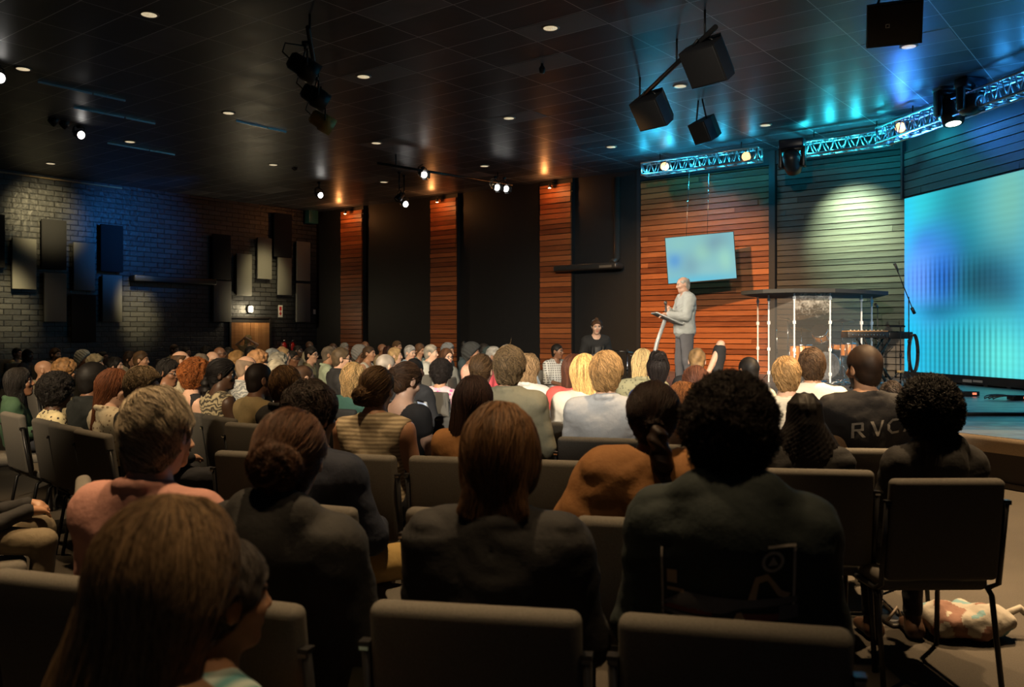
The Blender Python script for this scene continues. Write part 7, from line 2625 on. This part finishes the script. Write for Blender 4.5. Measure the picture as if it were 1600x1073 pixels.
car_grey = [[(-0.15, -0.03), (-0.10, 0.005), (0.035, 0.0), (0.14, 0.005), (0.14, -0.01), (0.02, -0.02), (-0.02, -0.035)], rect(-0.15, -0.052, -0.03, -0.045), rect(-0.148, -0.068, -0.005, -0.060), rect(0.10, -0.045, 0.142, -0.015)]
print_on_back(CURLY, car_grey, 'printed_car_body', plain('grey_ink', (0.12, 0.115, 0.12), 0.85), 0.0, cz, 1.0)
car_red = [rect(0.025, -0.045, 0.10, -0.030), [(-0.15, -0.042), (-0.04, -0.040), (-0.04, -0.030), (-0.13, -0.028)], rect(-0.02, -0.085, 0.12, -0.078)]
print_on_back(CURLY, car_red, 'printed_car_lamps', plain('maroon_ink', (0.16, 0.045, 0.045), 0.85), 0.0, cz, 1.0)

# fringe along the lower edge of the shawl
SJ, SG, SS = SHAWLP['info']['J'], SHAWLP['info']['G'], SHAWLP['info']['shirt']
mb = MB()
r3 = random.Random(3)
for s_, n_ in ((-1, 'l'), (1, 'r')):
    e_ = SJ['e' + n_]
    for k in range(34):
        a = -2.4 + 4.8 * k / 33
        x0, y0, z0 = e_[0] + 0.118 * s_ * math.cos(a * 0.6), e_[1] + 0.10 * math.sin(a * 0.65) - 0.01, e_[2] + r3.uniform(-0.02, 0.05)
        ln_ = r3.uniform(0.08, 0.13)
        mb.tube([(x0, y0, z0), (x0 + s_ * 0.014 + r3.uniform(-0.01, 0.01), y0 + r3.uniform(-0.01, 0.01), z0 - ln_ * 0.5), (x0 + s_ * 0.022 + r3.uniform(-0.014, 0.014), y0 - 0.01, z0 - ln_)], [0.006, 0.005, 0.002], 5)
mb.build('fringe', cloth((0.27, 0.12, 0.035), None), SHAWLP['info']['shirt_o'])

# ---- phone, jacket, bags
t = thing('phone', 'white phone held by the person in the sheer sleeved dress', 'phone', px(663, 641, 5.62))
t.rotation_euler = (math.radians(35), math.radians(10), math.radians(-28))
MB().rbox((-0.038, -0.005, -0.078), (0.038, 0.005, 0.078), 0.004, 2).build('case', plain('phone_white', (0.7, 0.7, 0.7), 0.3), t)
MB().box((-0.034, -0.0065, -0.070), (0.034, -0.0055, 0.070)).build('screen', glow('phone_screen', (0.75, 0.82, 0.9), 0.5), t)
# ---- empty chairs
E('empty charcoal chair in the second row, right of the curly haired young man', 0.90, 2.86, 11)
E('empty charcoal chair in the second row, beyond the bob haired child', -0.06, 3.10, 13)
E('empty charcoal chair at the left end of the second row, beyond the pink shirt', -1.38, 3.40, 17)
E('empty charcoal chair in the third row, beyond the curly haired young man', 0.80, 4.08, 11)
E('empty charcoal chair in the third row, left of the fringed shawl', 0.34, 4.18, 13)
E('empty charcoal chair in the third row, left of the navy suit jacket', -1.14, 4.46, 17)
E('empty charcoal chair at the far left of the front rows, cut by the bottom left edge', -1.33, 2.44, 16)
E('empty charcoal chair nearest the left edge, its seat facing right', -1.98, 3.08, 62)
E('empty grey chair right of the phone user, middle row', -0.55, 6.0, 18)
E('empty grey chair in front of the cropped brown haired man', -1.62, 6.05, 38)
E('empty grey chair left of the loose tan shirt', -2.05, 6.35, 40)
# draped tan jacket on the chair right of the braids
t = thing('draped_jacket', 'tan jacket hung over a chair back right of the braids', 'jacket', (1.72, 4.60, 0))
gx, gy, gz = np.arange(-0.30, 0.30, 0.014), np.arange(-0.20, 0.20, 0.014), np.arange(0.45, 1.02, 0.014)
A, B_, C_ = gx[:, None, None], gy[None, :, None], gz[None, None, :]
d = d_ell(A, B_, C_, (0, 0, 0.84), (0.21, 0.08, 0.09))
for s_ in (-1, 1):
    d = smin(d, d_cone(A, B_, C_, (s_ * 0.17, 0, 0.85), (s_ * 0.22, -0.03, 0.56), 0.06, 0.045), 0.04)
d = smin(d, d_ell(A, B_, C_, (0, -0.02, 0.68), (0.18, 0.06, 0.18)), 0.05) + wob(A, B_, C_ * 0.5, 40, 4) * 0.008
v, q = surface(d, gx, gy, gz)
mesh_np('fabric', v, q, cloth((0.34, 0.20, 0.10)), t)
E('charcoal chair with a tan jacket over its back, right of the braids', 1.72, 4.84, 8)


def soft_bag(name, label, cat, loc, r, cols, seed, rz=0.0):
    t = thing(name, label, cat, loc, rz)
    g = [np.arange(-a - 0.05, a + 0.06, 0.011) for a in r[:2]] + [np.arange(-0.02, r[2] * 2 + 0.06, 0.011)]
    A, B_, C_ = g[0][:, None, None], g[1][None, :, None], g[2][None, None, :]
    d = d_ell(A, B_, C_, (0, 0, r[2] * 0.9), r) + wob(A, B_, C_, 32, seed) * 0.022 + wob(A, B_, C_, 75, seed + 1) * 0.008
    d = np.maximum(d, 0.003 - C_)
    v, q = surface(d, *g)
    fc = v[q].mean(1)
    w = wob(fc[:, 0], fc[:, 1], fc[:, 2], 22, seed + 5)
    mi = np.clip(((w + 0.8) / 1.6 * len(cols)).astype(int), 0, len(cols) - 1)
    mesh_np('body', v, q, [cloth(c) for c in cols], t, mi)
    return t


b_ = soft_bag('cloth_bag', 'crumpled pale patterned cloth bag on the floor under the afro haired person', 'bag', (2.12, 4.06, 0), (0.22, 0.14, 0.085), [(0.36, 0.34, 0.29), (0.14, 0.26, 0.28), (0.34, 0.31, 0.26), (0.20, 0.10, 0.07), (0.38, 0.34, 0.27)], 11)
MB().tube([(0.16, 0, 0.10), (0.26, 0.02, 0.13), (0.32, -0.02, 0.07), (0.27, -0.04, 0.015)], 0.018, 8).build('strap', cloth((0.40, 0.36, 0.30)), b_)
soft_bag('soft_toy_bag', 'fluffy tan and blue bundle on the floor between two front chairs', 'bag', (0.225, 2.36, 0), (0.13, 0.12, 0.17), [(0.10, 0.30, 0.50), (0.34, 0.26, 0.22), (0.42, 0.27, 0.12)], 21)
for x, y, lab in ((1.86, 4.30, 'dark sandal with a pale strap under the chair at right, left one'), (2.0, 4.26, 'dark sandal with a pale strap under the chair at right, right one')):
    t = thing('sandal', lab, 'sandal', (x, y, 0), 0.1)
    MB().rbox((-0.045, -0.12, 0.0), (0.045, 0.13, 0.022), 0.01, 2).build('sole', M_SHOE, t)
    MB().tube([(-0.045, 0.05, 0.02), (0.0, 0.05, 0.075), (0.045, 0.05, 0.02)], 0.010, 8).build('strap', plain('strap_pale', (0.5, 0.42, 0.34)), t)
    MB().tube([(-0.04, -0.06, 0.02), (0.0, -0.08, 0.09), (0.04, -0.06, 0.02)], 0.008, 8).build('ankle_strap', plain('strap_pale', (0.5, 0.42, 0.34)), t)
